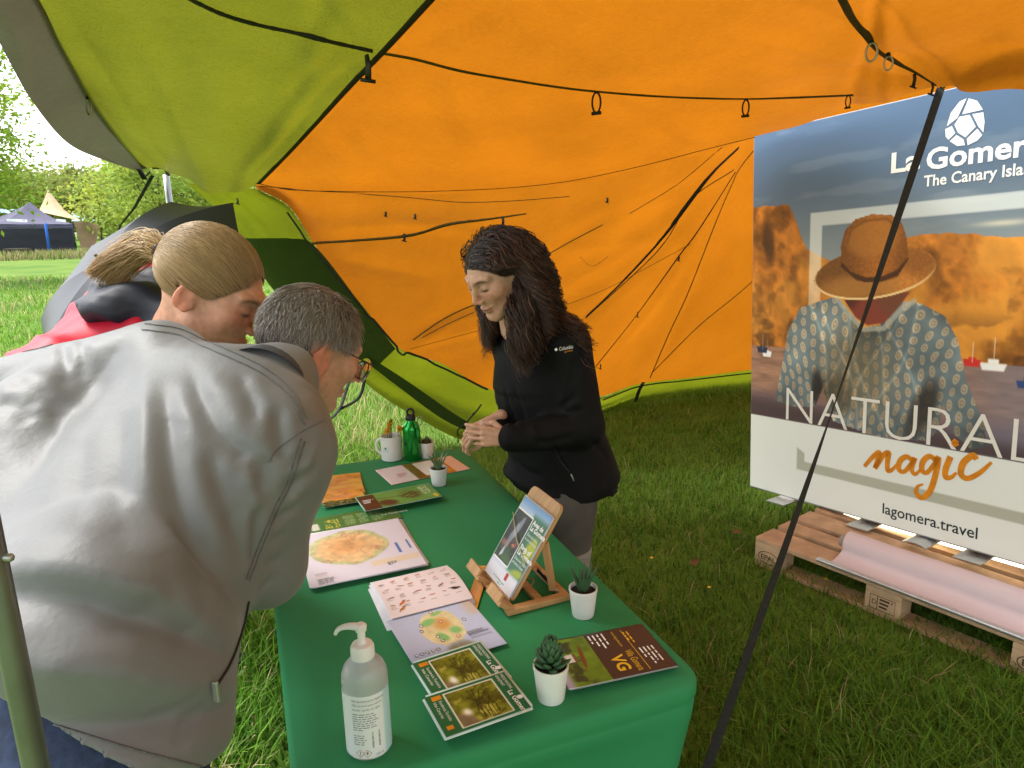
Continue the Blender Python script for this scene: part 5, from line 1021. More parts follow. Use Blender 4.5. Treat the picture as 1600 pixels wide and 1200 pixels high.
# sanitiser bottle
bc = atz(578, 1166, ZT); bc[2] = ZT; sb = empty('sanitiser_bottle', tuple(bc), 'clear white pump bottle of hand sanitiser at the near end of the table', 'bottle')
BOT = pmat('cloudy_plastic', (.78, .83, .86), rough=.38, var=.02, trans=.6, sss=0, spec=.5)
r_ = .0385
autosmooth(MB().lathe([(0, .001), (.030, 0), (.036, .003), (r_, .010), (r_, .135), (.0375, .148), (.033, .160), (.026, .168), (.018, .172), (.016, .176), (.016, .180), (0, .180)], bc, 48).build('body', BOT, sb, True), 50)
PUMPW = pmat('white_plastic', (.80, .80, .80), rough=.35, var=.02)
m = MB(); m.lathe([(0, .176), (.0195, .176), (.020, .178), (.0195, .194), (.017, .199), (.008, .201), (.0065, .203), (.0065, .222), (.009, .223), (.010, .232), (.006, .236), (0, .236)], bc, 28); autosmooth(m.build('pump', PUMPW, sb, True), 40)
spd = unit(V(-1, .10, 0)); MB().tube(crom([bc+V(0, 0, .230), bc+spd*.022+V(0, 0, .230), bc+spd*.038+V(0, 0, .224), bc+spd*.044+V(0, 0, .215)], 10), [.0085, .0082, .0075, .007, .0065, .006, .0056, .0052, .005, .0048], 10, flat=.7).build('nozzle', PUMPW, sb, True)
# label wraps round the front
lw, lh = .105, .118; af = math.atan2(-1, .17)
def wrap(P, lift):
    P = np.asarray(P, float); th = af+(P[:, 0]-lw/2)/r_; rr = r_+lift; return bc+np.stack([rr*np.cos(th), rr*np.sin(th), .008+P[:, 1]], 1)
uu, vv = np.meshgrid(np.linspace(0, lw, 28), np.linspace(0, lh, 6), indexing='ij'); LG = np.stack([uu.ravel(), vv.ravel()], 1)
lab_c = np.zeros((len(LG), 3))+lin((226, 230, 234)); lab_c[LG[:, 0] > lw*.80] = lin((178, 214, 220))
lab = build('label', wrap(LG, .0006), grid_faces(28, 6)[:, ::-1], pmat('label_print', (1, 1, 1), rough=.35, var=0, attr='Col'), sb, True, colors=lab_c)
L = Letters(); L.put('Gel desinfectante hygienic', .030, .108, .0052); L.put('70% alcohol para manos', .030, .100, .0052); L.put('secado rapido sin agua', .030, .092, .0052)
scribble(L, .030, .084, .045, 8, .0042, 1, .32); scribble(L, .030, .044, .022, 5, .0042, 4, .32); rg = random.Random(5); yy = .020
while yy < .050: w_ = rg.choice([.0006, .0010, .0016]); L.bar(.060, yy, .014, w_); yy += w_+rg.choice([.0006, .001])
L.put('500 ml', .065, .004, .005); L.put('!', .038, .0075, .009, bold=.0003); L.poly([(.050, .008), (.053, .010), (.0515, .015), (.049, .0115)]); L.build('label_lettering', INKG, wrap, sb, .0010)
L = Letters()
for x in (.039, .051): L.stroke([(x, .0035), (x+.0068, .0105), (x, .0175), (x-.0068, .0105), (x, .0035)], .0009)
L.build('hazard_diamonds', pmat('red_ink', (.5, .06, .04), var=0), wrap, sb, .0010)
# ================================================================ people: smooth bodies from distance fields
def snet(f, lo, hi, h, coarse=4, band=None):
    """surface of f<0 as a quad mesh (surface nets); fine values only near the surface"""
    lo = np.asarray(lo, float); n = (np.ceil((np.asarray(hi)-lo)/(h*coarse)).astype(int)+1)*coarse+1
    ax = [lo[i]+h*np.arange(n[i]) for i in range(3)]
    ca = [a[::coarse] for a in ax]; G = np.stack(np.meshgrid(*ca, indexing='ij'), -1); cs = G.shape[:3]
    cv = f(G.reshape(-1, 3)).reshape(cs); vol = np.repeat(np.repeat(np.repeat(cv, coarse, 0), coarse, 1), coarse, 2)[:n[0], :n[1], :n[2]]
    near = np.abs(cv) < (band or h*coarse*2.6); nm = np.repeat(np.repeat(np.repeat(near, coarse, 0), coarse, 1), coarse, 2)[:n[0], :n[1], :n[2]]
    # widen by the neighbouring block on the low side
    for a in range(3):
        s = np.roll(nm, -coarse, a); nm = nm | s
    ii = np.argwhere(nm); P = lo+ii*h; vals = np.concatenate([f(P[k:k+400000]) for k in range(0, len(P), 400000)]) if len(P) else np.zeros(0)
    vol[ii[:, 0], ii[:, 1], ii[:, 2]] = vals
    s = vol < 0
    c8 = [s[i:n[0]-1+i, j:n[1]-1+j, k:n[2]-1+k] for i in (0, 1) for j in (0, 1) for k in (0, 1)]
    cnt = sum(c.astype(np.int8) for c in c8); act = (cnt > 0) & (cnt < 8); idx = np.full(act.shape, -1, np.int64); A = np.argwhere(act); idx[act] = np.arange(len(A))
    acc = np.zeros((len(A), 3)); w = np.zeros(len(A)); off = [(i, j, k) for i in (0, 1) for j in (0, 1) for k in (0, 1)]
    cvs = {o: vol[A[:, 0]+o[0], A[:, 1]+o[1], A[:, 2]+o[2]] for o in off}
    for a in off:
        for d in range(3):
            if a[d]: continue
            b = list(a); b[d] = 1; b = tuple(b); va, vb = cvs[a], cvs[b]; m = (va < 0) != (vb < 0); t = np.where(m, va/np.where(m, va-vb, 1), 0)
            p = np.zeros((len(A), 3))+a; p[:, d] += t; acc += p*m[:, None]; w += m
    verts = lo+(A+acc/np.maximum(w, 1)[:, None])*h; F = []
    for d in range(3):
        e = [slice(None)]*3; e2 = [slice(None)]*3; e[d] = slice(0, n[d]-1); e2[d] = slice(1, n[d]); s0, s1 = s[tuple(e)], s[tuple(e2)]; ch = np.argwhere(s0 != s1)
        u_, v_ = (d+1) % 3, (d+2) % 3; ok = (ch[:, u_] > 0) & (ch[:, v_] > 0) & (ch[:, u_] < n[u_]-1) & (ch[:, v_] < n[v_]-1); ch = ch[ok]; ins = s0[ch[:, 0], ch[:, 1], ch[:, 2]]
        q = []
        for du, dv in ((1, 1), (0, 1), (0, 0), (1, 0)):
            c = ch.copy(); c[:, u_] -= du; c[:, v_] -= dv; q.append(idx[c[:, 0], c[:, 1], c[:, 2]])
        q = np.stack(q, 1); q = np.where(ins[:, None], q[:, ::-1][:, ::-1], q[:, ::-1]); F.append(q)
    F = np.concatenate(F); F = F[(F >= 0).all(1)]; return verts, F
def smin(a, b, k):
    h = np.clip(.5+.5*(b-a)/k, 0, 1); return b+(a-b)*h-k*h*(1-h)
def seg(P, a, b, ra, rb):
    a = np.asarray(a, float); b = np.asarray(b, float); ab = b-a; t = np.clip(((P-a) @ ab)/(ab @ ab+1e-12), 0, 1); return np.linalg.norm(P-a-t[:, None]*ab, axis=1)-(ra+(rb-ra)*t)
def elp(P, c, r):
    q = (P-np.asarray(c))/np.asarray(r); l = np.linalg.norm(q, axis=1); return (l-1)*np.min(r)
def loft(P, st, e=2.0):
    """stations: (centre, side axis, depth axis, half width, half depth)"""
    Z_ = np.array([np.concatenate([np.asarray(q[0]), np.asarray(q[1]), np.asarray(q[2]), [q[3], q[4]]]) for q in st]); Z_ = crom(Z_, (len(st)-1)*3+1); st = [(q[:3], q[3:6], q[6:9], q[9], q[10]) for q in Z_]
    d = np.full(len(P), 9.)
    last = len(st)-2
    for si, (s0, s1) in enumerate(zip(st[:-1], st[1:])):
        a, b = np.asarray(s0[0]), np.asarray(s1[0]); ab = b-a; tr = ((P-a) @ ab)/(ab @ ab); t = np.clip(tr, 0, 1)[:, None]; c = a+t*ab; q = P-c
        x = unit(np.asarray(s0[1])+np.asarray(s1[1])); y = unit(np.asarray(s0[2])+np.asarray(s1[2])); ra = s0[3]+(s1[3]-s0[3])*t[:, 0]; rb = s0[4]+(s1[4]-s0[4])*t[:, 0]
        X_, Y_ = np.abs(q @ x)/ra, np.abs(q @ y)/rb; l = (X_**e+Y_**e+1e-9)**(1/e); dd = (l-1)*np.minimum(ra, rb); ex = np.abs(tr-np.clip(tr, 0, 1))*np.linalg.norm(ab); open_ = ((tr < 0) & (si == 0)) | ((tr > 1) & (si == last)); d = np.minimum(d, np.where(open_, np.hypot(np.maximum(dd, 0), ex), dd+.8*ex))
    return d
def vnormals(v, f):
    n = np.zeros_like(v); a = np.cross(v[f[:, 2]]-v[f[:, 0]], v[f[:, 3]]-v[f[:, 1]])
    for k in range(4): np.add.at(n, f[:, k], a)
    return n/np.maximum(np.linalg.norm(n, axis=1, keepdims=True), 1e-12)
def relax(v, f, it=2, lam=.5):
    e = np.concatenate([f[:, [0, 1]], f[:, [1, 2]], f[:, [2, 3]], f[:, [3, 0]]]); 
    for _ in range(it):
        s = np.zeros_like(v); c = np.zeros(len(v)); np.add.at(s, e[:, 0], v[e[:, 1]]); np.add.at(s, e[:, 1], v[e[:, 0]]); np.add.at(c, e[:, 0], 1); np.add.at(c, e[:, 1], 1); v = v*(1-lam)+lam*s/np.maximum(c, 1)[:, None]
    return v
# ---- head in its own frame: x right, y forward, z up
def head_sdf(Q, fem=0., beard=0):
    ax = np.abs(Q[:, 0]); M_ = np.stack([ax, Q[:, 1], Q[:, 2]], 1)
    d = elp(Q, (0, -.020, .030), (.0755, .096, .088)); d = smin(d, elp(Q, (0, .026, -.028), (.060-.003*fem, .066, .086)), .03)
    d = smin(d, seg(M_, (.050, .004, -.058), (.014, .070, -.100), .016-.003*fem, .013), .03); d = smin(d, elp(Q, (0, .074, -.100), (.018, .015, .014)), .018)
    d = smin(d, elp(M_, (.043, .058, -.018), (.024, .022, .022)), .025); d = smin(d, seg(M_, (.010, .088, .030), (.048, .070, .028), .008, .006), .018)
    d = -smin(-d, elp(M_, (.032, .104, .004), (.019, .020, .012)), .012)                      # sockets
    d = smin(d, elp(M_, (.032, .074, .005), (.0145, .0145, .0125)), .005)
    d = smin(d, seg(Q, (0, .090, .018), (0, .1115, -.026), .0065, .0095-.001*fem), .010); d = smin(d, elp(M_, (.0105, .100, -.032), (.008, .010, .0075)), .007)
    d = smin(d, elp(Q, (0, .088, -.0595), (.023, .012, .0055)), .006); d = smin(d, elp(Q, (0, .087, -.0705), (.020, .012, .0065)), .006)
    # ears
    q = M_-np.array([.0775, -.014, -.008]); q = np.stack([q[:, 0]+.35*(q[:, 1]), q[:, 1]-.22*q[:, 2], q[:, 2]], 1); e = (np.linalg.norm(q/np.array([.0085, .019, .031]), axis=1)-1)*.0085; e = -smin(-e, elp(M_, (.0865, -.010, -.006), (.006, .011, .018)), .004); e = smin(e, seg(M_, (.074, -.002, -.026), (.078, -.008, -.034), .006, .007), .006); d = smin(d, e, .007)
    return d
def head_col(Q, skin, hairc, hairline, fem=0):
    x, y, z = np.abs(Q[:, 0]), Q[:, 1], Q[:, 2]; c = np.zeros((len(Q), 3))+np.array(skin); red = np.array(skin)*np.array([1.08, .72, .68])
    c = mixc(c, .55*np.exp(-((x-.045)/.022)**2-((z+.025)/.022)**2)*(y > .03), red); c = mixc(c, .5*np.exp(-((z+.028)/.014)**2-(x/.014)**2)*(y > .09), red); c = mixc(c, .65*sst(.075, .083, x), red*np.array([1.02, .95, .95]))
    lip = np.exp(-((x/.022)**4))*np.exp(-((z+.0655)/.0095)**4)*(y > .075); c = mixc(c, lip*(.75 if fem else .4), np.array([.36, .11, .09]) if fem else red); c = mixc(c, np.exp(-((x/.022)**4)-((z+.0648)/.0016)**2)*(y > .075)*.7, (.08, .03, .03))
    br = np.exp(-(((x-.034)/.019)**4)-((z-.029+.25*(x-.034)**2/.019)/.0042)**2)*(y > .045); c = mixc(c, br*.9, hairc); ey = np.exp(-(((x-.032)/.0155)**4)-((z+.0015-.10*(x-.032))/.0038)**2)*(y > .05); c = mixc(c, ey*.95, (.02, .014, .012)); c = mixc(c, .3*np.exp(-(((x-.032)/.018)**4)-((z-.010)/.008)**2)*(y > .05), np.array(skin)*.55)
    return mixc(c, hairline(Q), hairc)
SKIN = pmat('skin', (1, 1, 1), rough=.5, var=.13, vscale=90, attr='Col', sss=.18, spec=.4, bump=.08, bscale=500, bdist=.001)
class Fr:
    """a local frame: right, forward, up"""
    def __init__(s, c, fwd, up, sc=1.): s.sc = sc; s.c = np.asarray(c, float); s.y = unit(fwd); s.z = unit(np.asarray(up)-s.y*(np.asarray(up) @ s.y)); s.x = np.cross(s.y, s.z); s.M = np.stack([s.x, s.y, s.z], 1)
    def w(s, Q): return s.c+s.sc*np.asarray(Q, float) @ s.M.T
    def l(s, P): return (np.asarray(P, float)-s.c) @ s.M/s.sc
def hand_prims(w, d, nrm, side, curl=(.5, .5, .5, .55), spread=.1, thumb=.5, sc=1.):
    """finger chains from the wrist w: d towards the fingers, nrm out of the back of the hand; side +1 right hand"""
    fr = Fr(w, d, nrm); T = []; th = -side                      # thumb side along -x for a right hand seen from its back
    for i, (x, L0, l) in enumerate(((.030, .088, (.042, .025, .020)), (.010, .092, (.046, .029, .021)), (-.010, .088, (.042, .027, .020)), (-.028, .080, (.033, .021, .018)))):
        xx = x*th; a = V(xx*.55, .012, 0)*sc; k = V(xx, L0, 0)*sc; T.append((fr.w(a), fr.w(k), .0125*sc, .0105*sc)); ang = 0; p = k; r = (.0092-.0007*i)*sc
        for j, q in enumerate(l):
            ang += curl[i]*(1.0 if j == 0 else 1.15); s_ = spread*(1.5-i)*th*.35; dd = unit(V(s_, math.cos(ang), -math.sin(ang))); n_ = p+dd*q*sc; T.append((fr.w(p), fr.w(n_), r, r*.90)); p = n_; r *= .90
    b = V(.022*th, .020, -.006)*sc; m = V(.050*th, .055, -.016-.014*thumb)*sc; e = V((.060-.02*thumb)*th, .086, -.026-.022*thumb)*sc; g = V((.058-.035*thumb)*th, .110, -.034-.026*thumb)*sc
    T += [(fr.w(b), fr.w(m), .0145*sc, .0115*sc), (fr.w(m), fr.w(e), .011*sc, .0095*sc), (fr.w(e), fr.w(g), .0095*sc, .0075*sc)]
    T.append((fr.w(V(0, -.05, 0)*sc), fr.w(V(0, .015, 0)*sc), .024*sc, .024*sc)); return T
def prims_mesh(T, k, h, pad=.03):
    A = np.array([t[0] for t in T]+[t[1] for t in T])
    def f(P):
        d = np.full(len(P), 9.)
        for a, b, ra, rb in T: d = smin(d, seg(P, a, b, ra, rb), k)
        return d
    return snet(f, A.min(0)-pad, A.max(0)+pad, h, 4)
class Mesh:
    def __init__(s): s.v = []; s.f = []; s.c = []; s.n = 0
    def add(s, v, f, c): s.v.append(v); s.f.append(f+s.n); s.c.append(np.broadcast_to(c, (len(v), 3))); s.n += len(v)
    def bone(s, path, rad, c, n=10):
        """a limb inside the clothes; its ends close onto the nearest existing skin vertices"""
        AV = np.concatenate(s.v); path = np.asarray(path, float); path = np.stack([np.interp(np.linspace(0, 1, 9), np.linspace(0, 1, len(path)), path[:, q]) for q in range(3)], 1); i0 = int(np.argmin(((AV-path[0])**2).sum(1))); i1 = int(np.argmin(((AV-path[-1])**2).sum(1))); m = MB().tube(path[1:-1], np.interp(np.linspace(0, 1, 7), np.linspace(0, 1, len(rad)), rad), n, False); v = m.v[0]; b = s.n; F = [[q+b for q in f] for f in m.f]
        F += [[i0, i0, b+(j+1) % n, b+j] for j in range(n)]+[[i1, i1, b+6*n+j, b+6*n+(j+1) % n] for j in range(n)]; s.tri = getattr(s, 'tri', [])+[(q[0], q[2], q[3]) for q in F[-2*n:]]; s.v.append(v); s.f.append(np.array(F[:-2*n])); s.c.append(np.broadcast_to(c, (len(v), 3))); s.n += len(v)
    def build(s, name, mat, parent): return build(name, np.concatenate(s.v), [tuple(q) for q in np.concatenate(s.f).tolist()]+getattr(s, 'tri', []), mat, parent, True, colors=np.concatenate(s.c))
def add_head(B, fr, neck, skin, hairc, hairline, fem=0, h=.003, rn=.052, sc=1.0):
    nl = fr.l(neck)/sc
    def f(Q):
        d = head_sdf(Q, fem); d = smin(d, seg(Q, (0, -.025, -.045), nl, rn, rn*1.12), .03); return d
    lo = np.minimum([-.1, -.13, -.13], nl-.07); hi = np.maximum([.1, .13, .13], nl+.07); v, fa = snet(f, lo, hi, h); v = relax(v, fa, 1, .3)
    B.add(fr.w(v*sc), fa, head_col(v, skin, hairc, hairline, fem))
def head_dir(D, fem=0, off=0.):
    """distance from the head's centre to its surface along the directions D"""
    D = D/np.linalg.norm(D, axis=1, keepdims=True); lo = np.full(len(D), .03); hi = np.full(len(D), .16)
    for _ in range(14): m = (lo+hi)/2; ins = head_sdf(D*m[:, None], fem) < 0; lo = np.where(ins, m, lo); hi = np.where(ins, hi, m)
    return D*(lo+off)[:, None]
HAIR = pmat('hair', (1, 1, 1), rough=.42, var=0, attr='Col', spec=.5)
HAIR.node_tree.nodes['Principled BSDF'].inputs['Specular IOR Level'].default_value = .6
def strands(name, paths, rad, cols, parent, sides=3, mat=None):
    """paths (n,k,3) -> one mesh of thin tapering tubes"""
    n, k, _ = paths.shape; T = np.gradient(paths, axis=1); T /= np.maximum(np.linalg.norm(T, axis=2, keepdims=True), 1e-9); a = np.array([.31, .42, .85]); x = np.cross(T, a); x /= np.maximum(np.linalg.norm(x, axis=2, keepdims=True), 1e-9); y = np.cross(T, x)
    rad = np.broadcast_to(rad, (n, k)); ang = np.arange(sides)*2*math.pi/sides
    v = paths[:, :, None, :]+rad[:, :, None, None]*(np.cos(ang)[:, None]*x[:, :, None, :]+np.sin(ang)[:, None]*y[:, :, None, :]); v = v.reshape(-1, 3)
    i = np.arange(n)[:, None, None]*k*sides; j = np.arange(k-1)[None, :, None]*sides; s = np.arange(sides)[None, None, :]; s2 = (s+1) % sides
    f = np.stack([i+j+s, i+j+s2, i+j+sides+s2, i+j+sides+s], -1).reshape(-1, 4)
    o = build(name, v, f, mat or HAIR, parent, True, colors=np.repeat(cols, k*sides, 0)); o['kind'] = 'stuff'; return o
def garment(f, lo, hi, h, folds=(), noise=(), it=1, coarse=4, mask=None):
    """cloth surface with creases: folds = (3-D polyline, width, depth)"""
    v, fa = snet(f, lo, hi, h, coarse); v = relax(v, fa, it, .5); n = vnormals(v, fa); d = np.zeros(len(v))
    for q in noise:
        if len(q) == 3: amp, sc, sd = q; d += amp*n3(v*np.asarray(sc), sd)
        else:                                                      # long drapes: across axis, along axis
            amp, sd, ax_, fa_, al_, fl_ = q; x = v @ ax_; y = v @ al_; wv = fbm(x*3, y*3, 2, sd+1); d += amp*(1-2*np.abs(2*vn(x*fa_+2.2*wv, y*fl_+.7*wv, sd)-1))
    for pl, w, dep in folds:
        pl = np.asarray(pl); best = np.full(len(v), 9.); tt = np.zeros(len(v)); m = len(pl)-1; box = ((v > pl.min(0)-3*w) & (v < pl.max(0)+3*w)).all(1); q = v[box]; b = np.full(len(q), 9.); t0 = np.zeros(len(q))
        for i in range(m):
            ab = pl[i+1]-pl[i]; t = np.clip(((q-pl[i]) @ ab)/(ab @ ab+1e-12), 0, 1); dd = np.linalg.norm(q-pl[i]-t[:, None]*ab, axis=1); k = dd < b; b = np.where(k, dd, b); t0 = np.where(k, (i+t)/m, t0)
        prof = .5*np.exp(-np.sqrt(b*b+9e-6)/(.75*w))+.5*np.exp(-(b/w)**2)-.28*np.exp(-((b-1.9*w)/(1.0*w))**2); env = np.clip(np.minimum(t0, 1-t0)*5+.12, 0, 1); d[box] += dep*prof*env
    if mask is not None: d = d*mask(v)
    v = v+n*d[:, None]; return v, fa
def caster(v, f):
    t = BVHTree.FromPolygons([tuple(p) for p in v], [tuple(int(i) for i in q) for q in f])
    def hit_(x, y, off=0.):
        d = Vector(ray(x, y)).normalized(); p, n, i, dist = t.ray_cast(Vector(CAMP), d)
        if p is None: return None
        if n.dot(d) > 0: n = -n
        return np.array(p+n*off)
    return hit_, t
def on_cloth(hit_, pts, n=16, off=0.):
    q = [hit_(x, y, off) for x, y in crom(np.array(pts, float), n)]; return np.array([p for p in q if p is not None])
def limb(P, pts, rads):
    d = np.full(len(P), 9.)
    for a, b, ra, rb in zip(pts[:-1], pts[1:], rads[:-1], rads[1:]): d = smin(d, seg(P, a, b, ra, rb), .025)
    return d
def shoe(parent, ankle, toe, mat, sole):
    a = np.asarray(ankle, float); f = unit(V(toe[0]-a[0], toe[1]-a[1], 0)); s = V(f[1], -f[0], 0); g = V(a[0], a[1], 0)
    def up(P): 
        q = P-g; X_, Y_, Z_ = q @ s, q @ f, q[:, 2]; d = elp(np.stack([X_, Y_-.055, Z_-.03], 1), (0, 0, 0), (.045, .135, .055)); d = smin(d, seg(P, g+V(0, 0, .05), g+V(0, 0, .12), .048, .05), .04); return np.maximum(d, .018-Z_)
    v, fa = snet(up, g-V(.24, .24, .02), g+V(.24, .24, .2), .009); build('shoe', v, fa, mat, parent)
    def lo(P):
        q = P-g; return np.maximum((np.hypot((q @ s)/.05, (q @ f-.055)/.142)-1)*.05, np.abs(q[:, 2]-.012)-.012)
    v, fa = snet(lo, g-V(.24, .24, .02), g+V(.24, .24, .06), .009); build('shoe_sole', v, fa, sole, parent)
def trousers(parent, pel, lat, dep, hips, knees, ankles, mat, w=.17, d=.125, top=.1, rl=(.098, .072, .058), noise=((.006, 9, 3), (.003, 26, 5)), h=.011, up=V(0, 0, 1)):
    st = [(np.asarray(pel)+np.asarray(up)*top, lat, dep, w*.92, d*.92), (np.asarray(pel), lat, dep, w, d), (np.asarray(pel)-V(0, 0, .10), lat, dep, w*.9, d*.9)]
    def f(P):
        q = loft(P, st)
        for hp, kn, an in zip(hips, knees, ankles): q = smin(q, limb(P, [hp, kn, an], rl), .03)
        return q
    A = np.array([s[0] for s in st]+list(hips)+list(knees)+list(ankles)); v, fa = garment(f, A.min(0)-.24, A.max(0)+.22, h, (), noise); return build('trousers', v, fa, mat, parent)
DENIM = pmat('dark_denim', (.022, .035, .075), rough=.85, var=.35, vscale=90, bump=.35, bscale=500, bdist=.001)
BLACKC = pmat('black_softshell', (.0055, .0055, .0065), rough=.75, var=.15, vscale=30, spec=.2, bump=.2, bscale=350, bdist=.001)
GREYJ = pmat('grey_jacket_cloth', (.150, .153, .158), rough=.5, var=.06, vscale=5, sheen=.1, spec=.4, bump=.35, bscale=130, bdist=.0016)
NAVYC = pmat('navy_collar', (.05, .055, .07), rough=.7, var=.1)
DKSHOE = pmat('black_shoe', (.02, .02, .021), rough=.6, var=.2, vscale=40); SOLE = pmat('pale_sole', (.5, .5, .48), rough=.7)

# ---------------------------------------------------------------- the man in the grey jacket, bent over the table
pel = at(105, 1065, .74); nk = at(438, 590, 1.08); RS = at(436, 704, .93); LS = at(250, 580, 1.12); hd = at(490, 543, 1.25)
lat = unit(RS-LS); spn = unit(nk-pel); dpt = unit(np.cross(spn, lat)); 
if dpt @ V(-.3, -1, .2) < 0: dpt = -dpt                        # out of his back, towards the camera
latp = unit(np.cross(dpt, spn)); latp = latp if latp @ lat > 0 else -latp
man = empty('person', (pel[0], pel[1]+.06, 0), 'person in a grey jacket and glasses bending over the table, back to the camera', 'person')
hem = pel-V(.02, -.01, .115); latl = unit(V(lat[0], lat[1], 0)); dl = V(-latl[1], latl[0], 0); dl = dl if dl[1] < 0 else -dl
chest = pel*.38+nk*.62; waist = pel*.75+nk*.25; shc = (RS+LS)/2
stM = [(hem-V(0, 0, .03), latl, dl, .212, .172), (hem, latl, dl, .21, .17), (pel, latl, unit(dl+dpt*.5), .20, .162), (waist-latp*.03, latp, unit(dpt+dl*.3), .178, .15), (chest-lat*.018+dpt*.012, lat, dpt, .162, .130), (shc*.55+nk*.45, lat, dpt, .120, .078)]
RE = at(412, 884, .92); RW = at(330, 850, 1.12); LE = at(-78, 640, 1.10); LW = at(-90, 860, 1.02)
def f_jac(P):
    d = loft(P, stM, 2.3); d = smin(d, seg(P, shc*.5+nk*.5, nk-unit(hd-nk)*.012, .072, .060), .05); d = smin(d, limb(P, [at(70, 660, 1.02), at(-60, 930, .84), at(-110, 1230, .72)], [.08, .105, .125]), .10); d = smin(d, seg(P, LS, RS, .072, .066), .07); arm = limb(P, [RS, RE, RW], [.064, .055, .044]); d = smin(d, arm, .010+.03*np.clip(1-np.linalg.norm(P-RS, axis=1)/.16, 0, 1)); d = smin(d, limb(P, [LS, LE], [.076, .066]), .035); d = smin(d, limb(P, [LE, LW], [.062, .046]), .02)
    return d
A = np.array([LE, LW, RE, RW, hem, nk, RS, LS]); lo_, hi_ = A.min(0)-.22, A.max(0)+.2; lo_[2] = hem[2]-.05
v0, f0 = snet(f_jac, lo_, hi_, .014, 3); hitM, bvM = caster(v0, f0)
h1, h2 = hitM(70, 1136), hitM(312, 1208); hem_n = np.cross(unit(h2-h1), unit(V(-.35, 1, -.12))); hem_n = hem_n if hem_n[2] > 0 else -hem_n
def f_jac2(P):
    body_ = np.maximum(f_jac(P), -((P-h1) @ hem_n)); return body_
def fold(pts, w, d, n=14):
    pl = on_cloth(hitM, pts, n); return (pl, w, d) if len(pl) > 2 else None
FM = [fold(*a) for a in (
    ([(252, 600), (257, 650), (262, 700), (270, 745), (284, 800), (308, 862), (332, 905)], .012, -.016), ([(297, 570), (315, 625), (336, 665), (371, 704), (390, 722)], .010, -.012), ([(327, 695), (337, 740), (352, 782), (374, 820)], .010, -.012),
    ([(432, 630), (437, 680), (440, 722)], .008, -.014), ([(200, 515), (164, 567), (110, 640), (75, 690), (40, 770)], .022, -.016), ([(190, 640), (186, 760), (197, 865)], .018, -.010), ([(132, 660), (124, 760), (120, 830)], .02, -.009),
    ([(228, 560), (232, 700), (228, 800)], .018, .010), ([(372, 580), (392, 625), (405, 660)], .008, -.009), ([(262, 905), (280, 960), (300, 1000)], .016, -.008), ([(355, 800), (372, 850), (382, 890)], .010, -.009), ([(386, 730), (398, 770), (402, 800)], .008, .010), ([(415, 710), (410, 745), (402, 775)], .008, -.010), ([(300, 880), (318, 930), (330, 960)], .012, -.007),
    ([(320, 1080), (270, 1108), (210, 1130)], .008, -.005), ([(322, 1085), (290, 1130), (270, 1165)], .007, -.004), ([(150, 1000), (220, 960), (250, 930)], .012, -.005), ([(60, 1060), (140, 1020), (230, 1045)], .014, .005),
    ([(20, 590), (45, 610), (60, 640)], .010, -.008), ([(92, 532), (104, 560), (100, 610)], .007, -.007), ([(124, 528), (130, 560), (120, 600)], .007, -.006), ([(0, 625), (30, 640), (50, 665)], .012, -.010), ([(60, 600), (85, 640), (90, 690)], .010, -.006),
    ([(478, 700), (466, 716), (450, 728)], .006, -.007), ([(498, 735), (470, 748), (440, 770)], .007, -.008), ([(470, 790), (448, 800), (424, 815)], .006, -.008), ([(450, 835), (428, 842), (408, 850)], .006, -.007), ([(440, 870), (425, 878), (405, 884)], .006, -.007), ([(480, 760), (465, 770), (455, 786)], .006, .007), ([(425, 900), (412, 915), (398, 925)], .006, -.007), ([(500, 690), (486, 712), (476, 735)], .006, .006),
    ([(402, 790), (398, 840), (396, 880)], .006, -.016)) ]
FM = [x for x in FM if x]
FM = [(pl, w*1.25, dd*.55) for pl, w, dd in FM]
v, fa = garment(f_jac2, lo_, hi_, .0052, FM, ((.0018, 6, 1), (.0024, 3, latp, 8, spn, 1.3), (.0008, 6, unit(latp+.5*spn), 30, unit(spn-.5*latp), 6), (.0006, 33, 4)), 12, mask=lambda q: sst(.004, .03, (q-h1) @ hem_n))
jk = build('jacket', v, fa, GREYJ, man); hitJ, bvJ = caster(v, fa)
SEAM = pmat('grey_stitching', (.12, .12, .12), rough=.7, var=.3, vscale=200)
def seam(hit_, parent, pts, w, name='seam', mat=None, n=60, off=.0012, wob=.0):
    q = on_cloth(hit_, pts, n, off)
    if len(q) < 3: return
    if wob: q = q+RNG.normal(0, wob, q.shape)
    return MB().tube(q, w, 5, flat=.6).build(name, mat or SEAM, parent, True)
yk = [(226, 506), (280, 514), (315, 530), (367, 552), (418, 578), (455, 610), (480, 655)]
seam(hitJ, man, yk, .0011, wob=.0003); seam(hitJ, man, [(x-4, y+9) for x, y in yk], .0011, wob=.0003)
seam(hitJ, man, [(420, 722), (432, 704), (466, 678), (505, 658)], .0011); seam(hitJ, man, [(470, 686), (449, 753), (428, 795), (402, 858), (384, 905)], .0011); seam(hitJ, man, [(476, 690), (455, 755), (433, 797), (407, 860), (389, 907)], .001)
seam(hitJ, man, [(0, 556), (60, 545), (130, 524), (190, 507)], .0014); seam(hitJ, man, [(62, 1122), (130, 1146), (220, 1174), (320, 1198)], .0012)
seam(hitJ, man, [(388, 940), (378, 985), (360, 1035), (340, 1068)], .0024, 'zip', BLKPL); p = hitJ(331, 1078, .006)
if p is not None: MB().box(p, (.008, .004, .026), np.stack([unit(V(1, -.3, 0)), unit(V(.3, 1, 0)), V(0, 0, 1)], 1), .0015).build('zip_pull', STEEL, man)
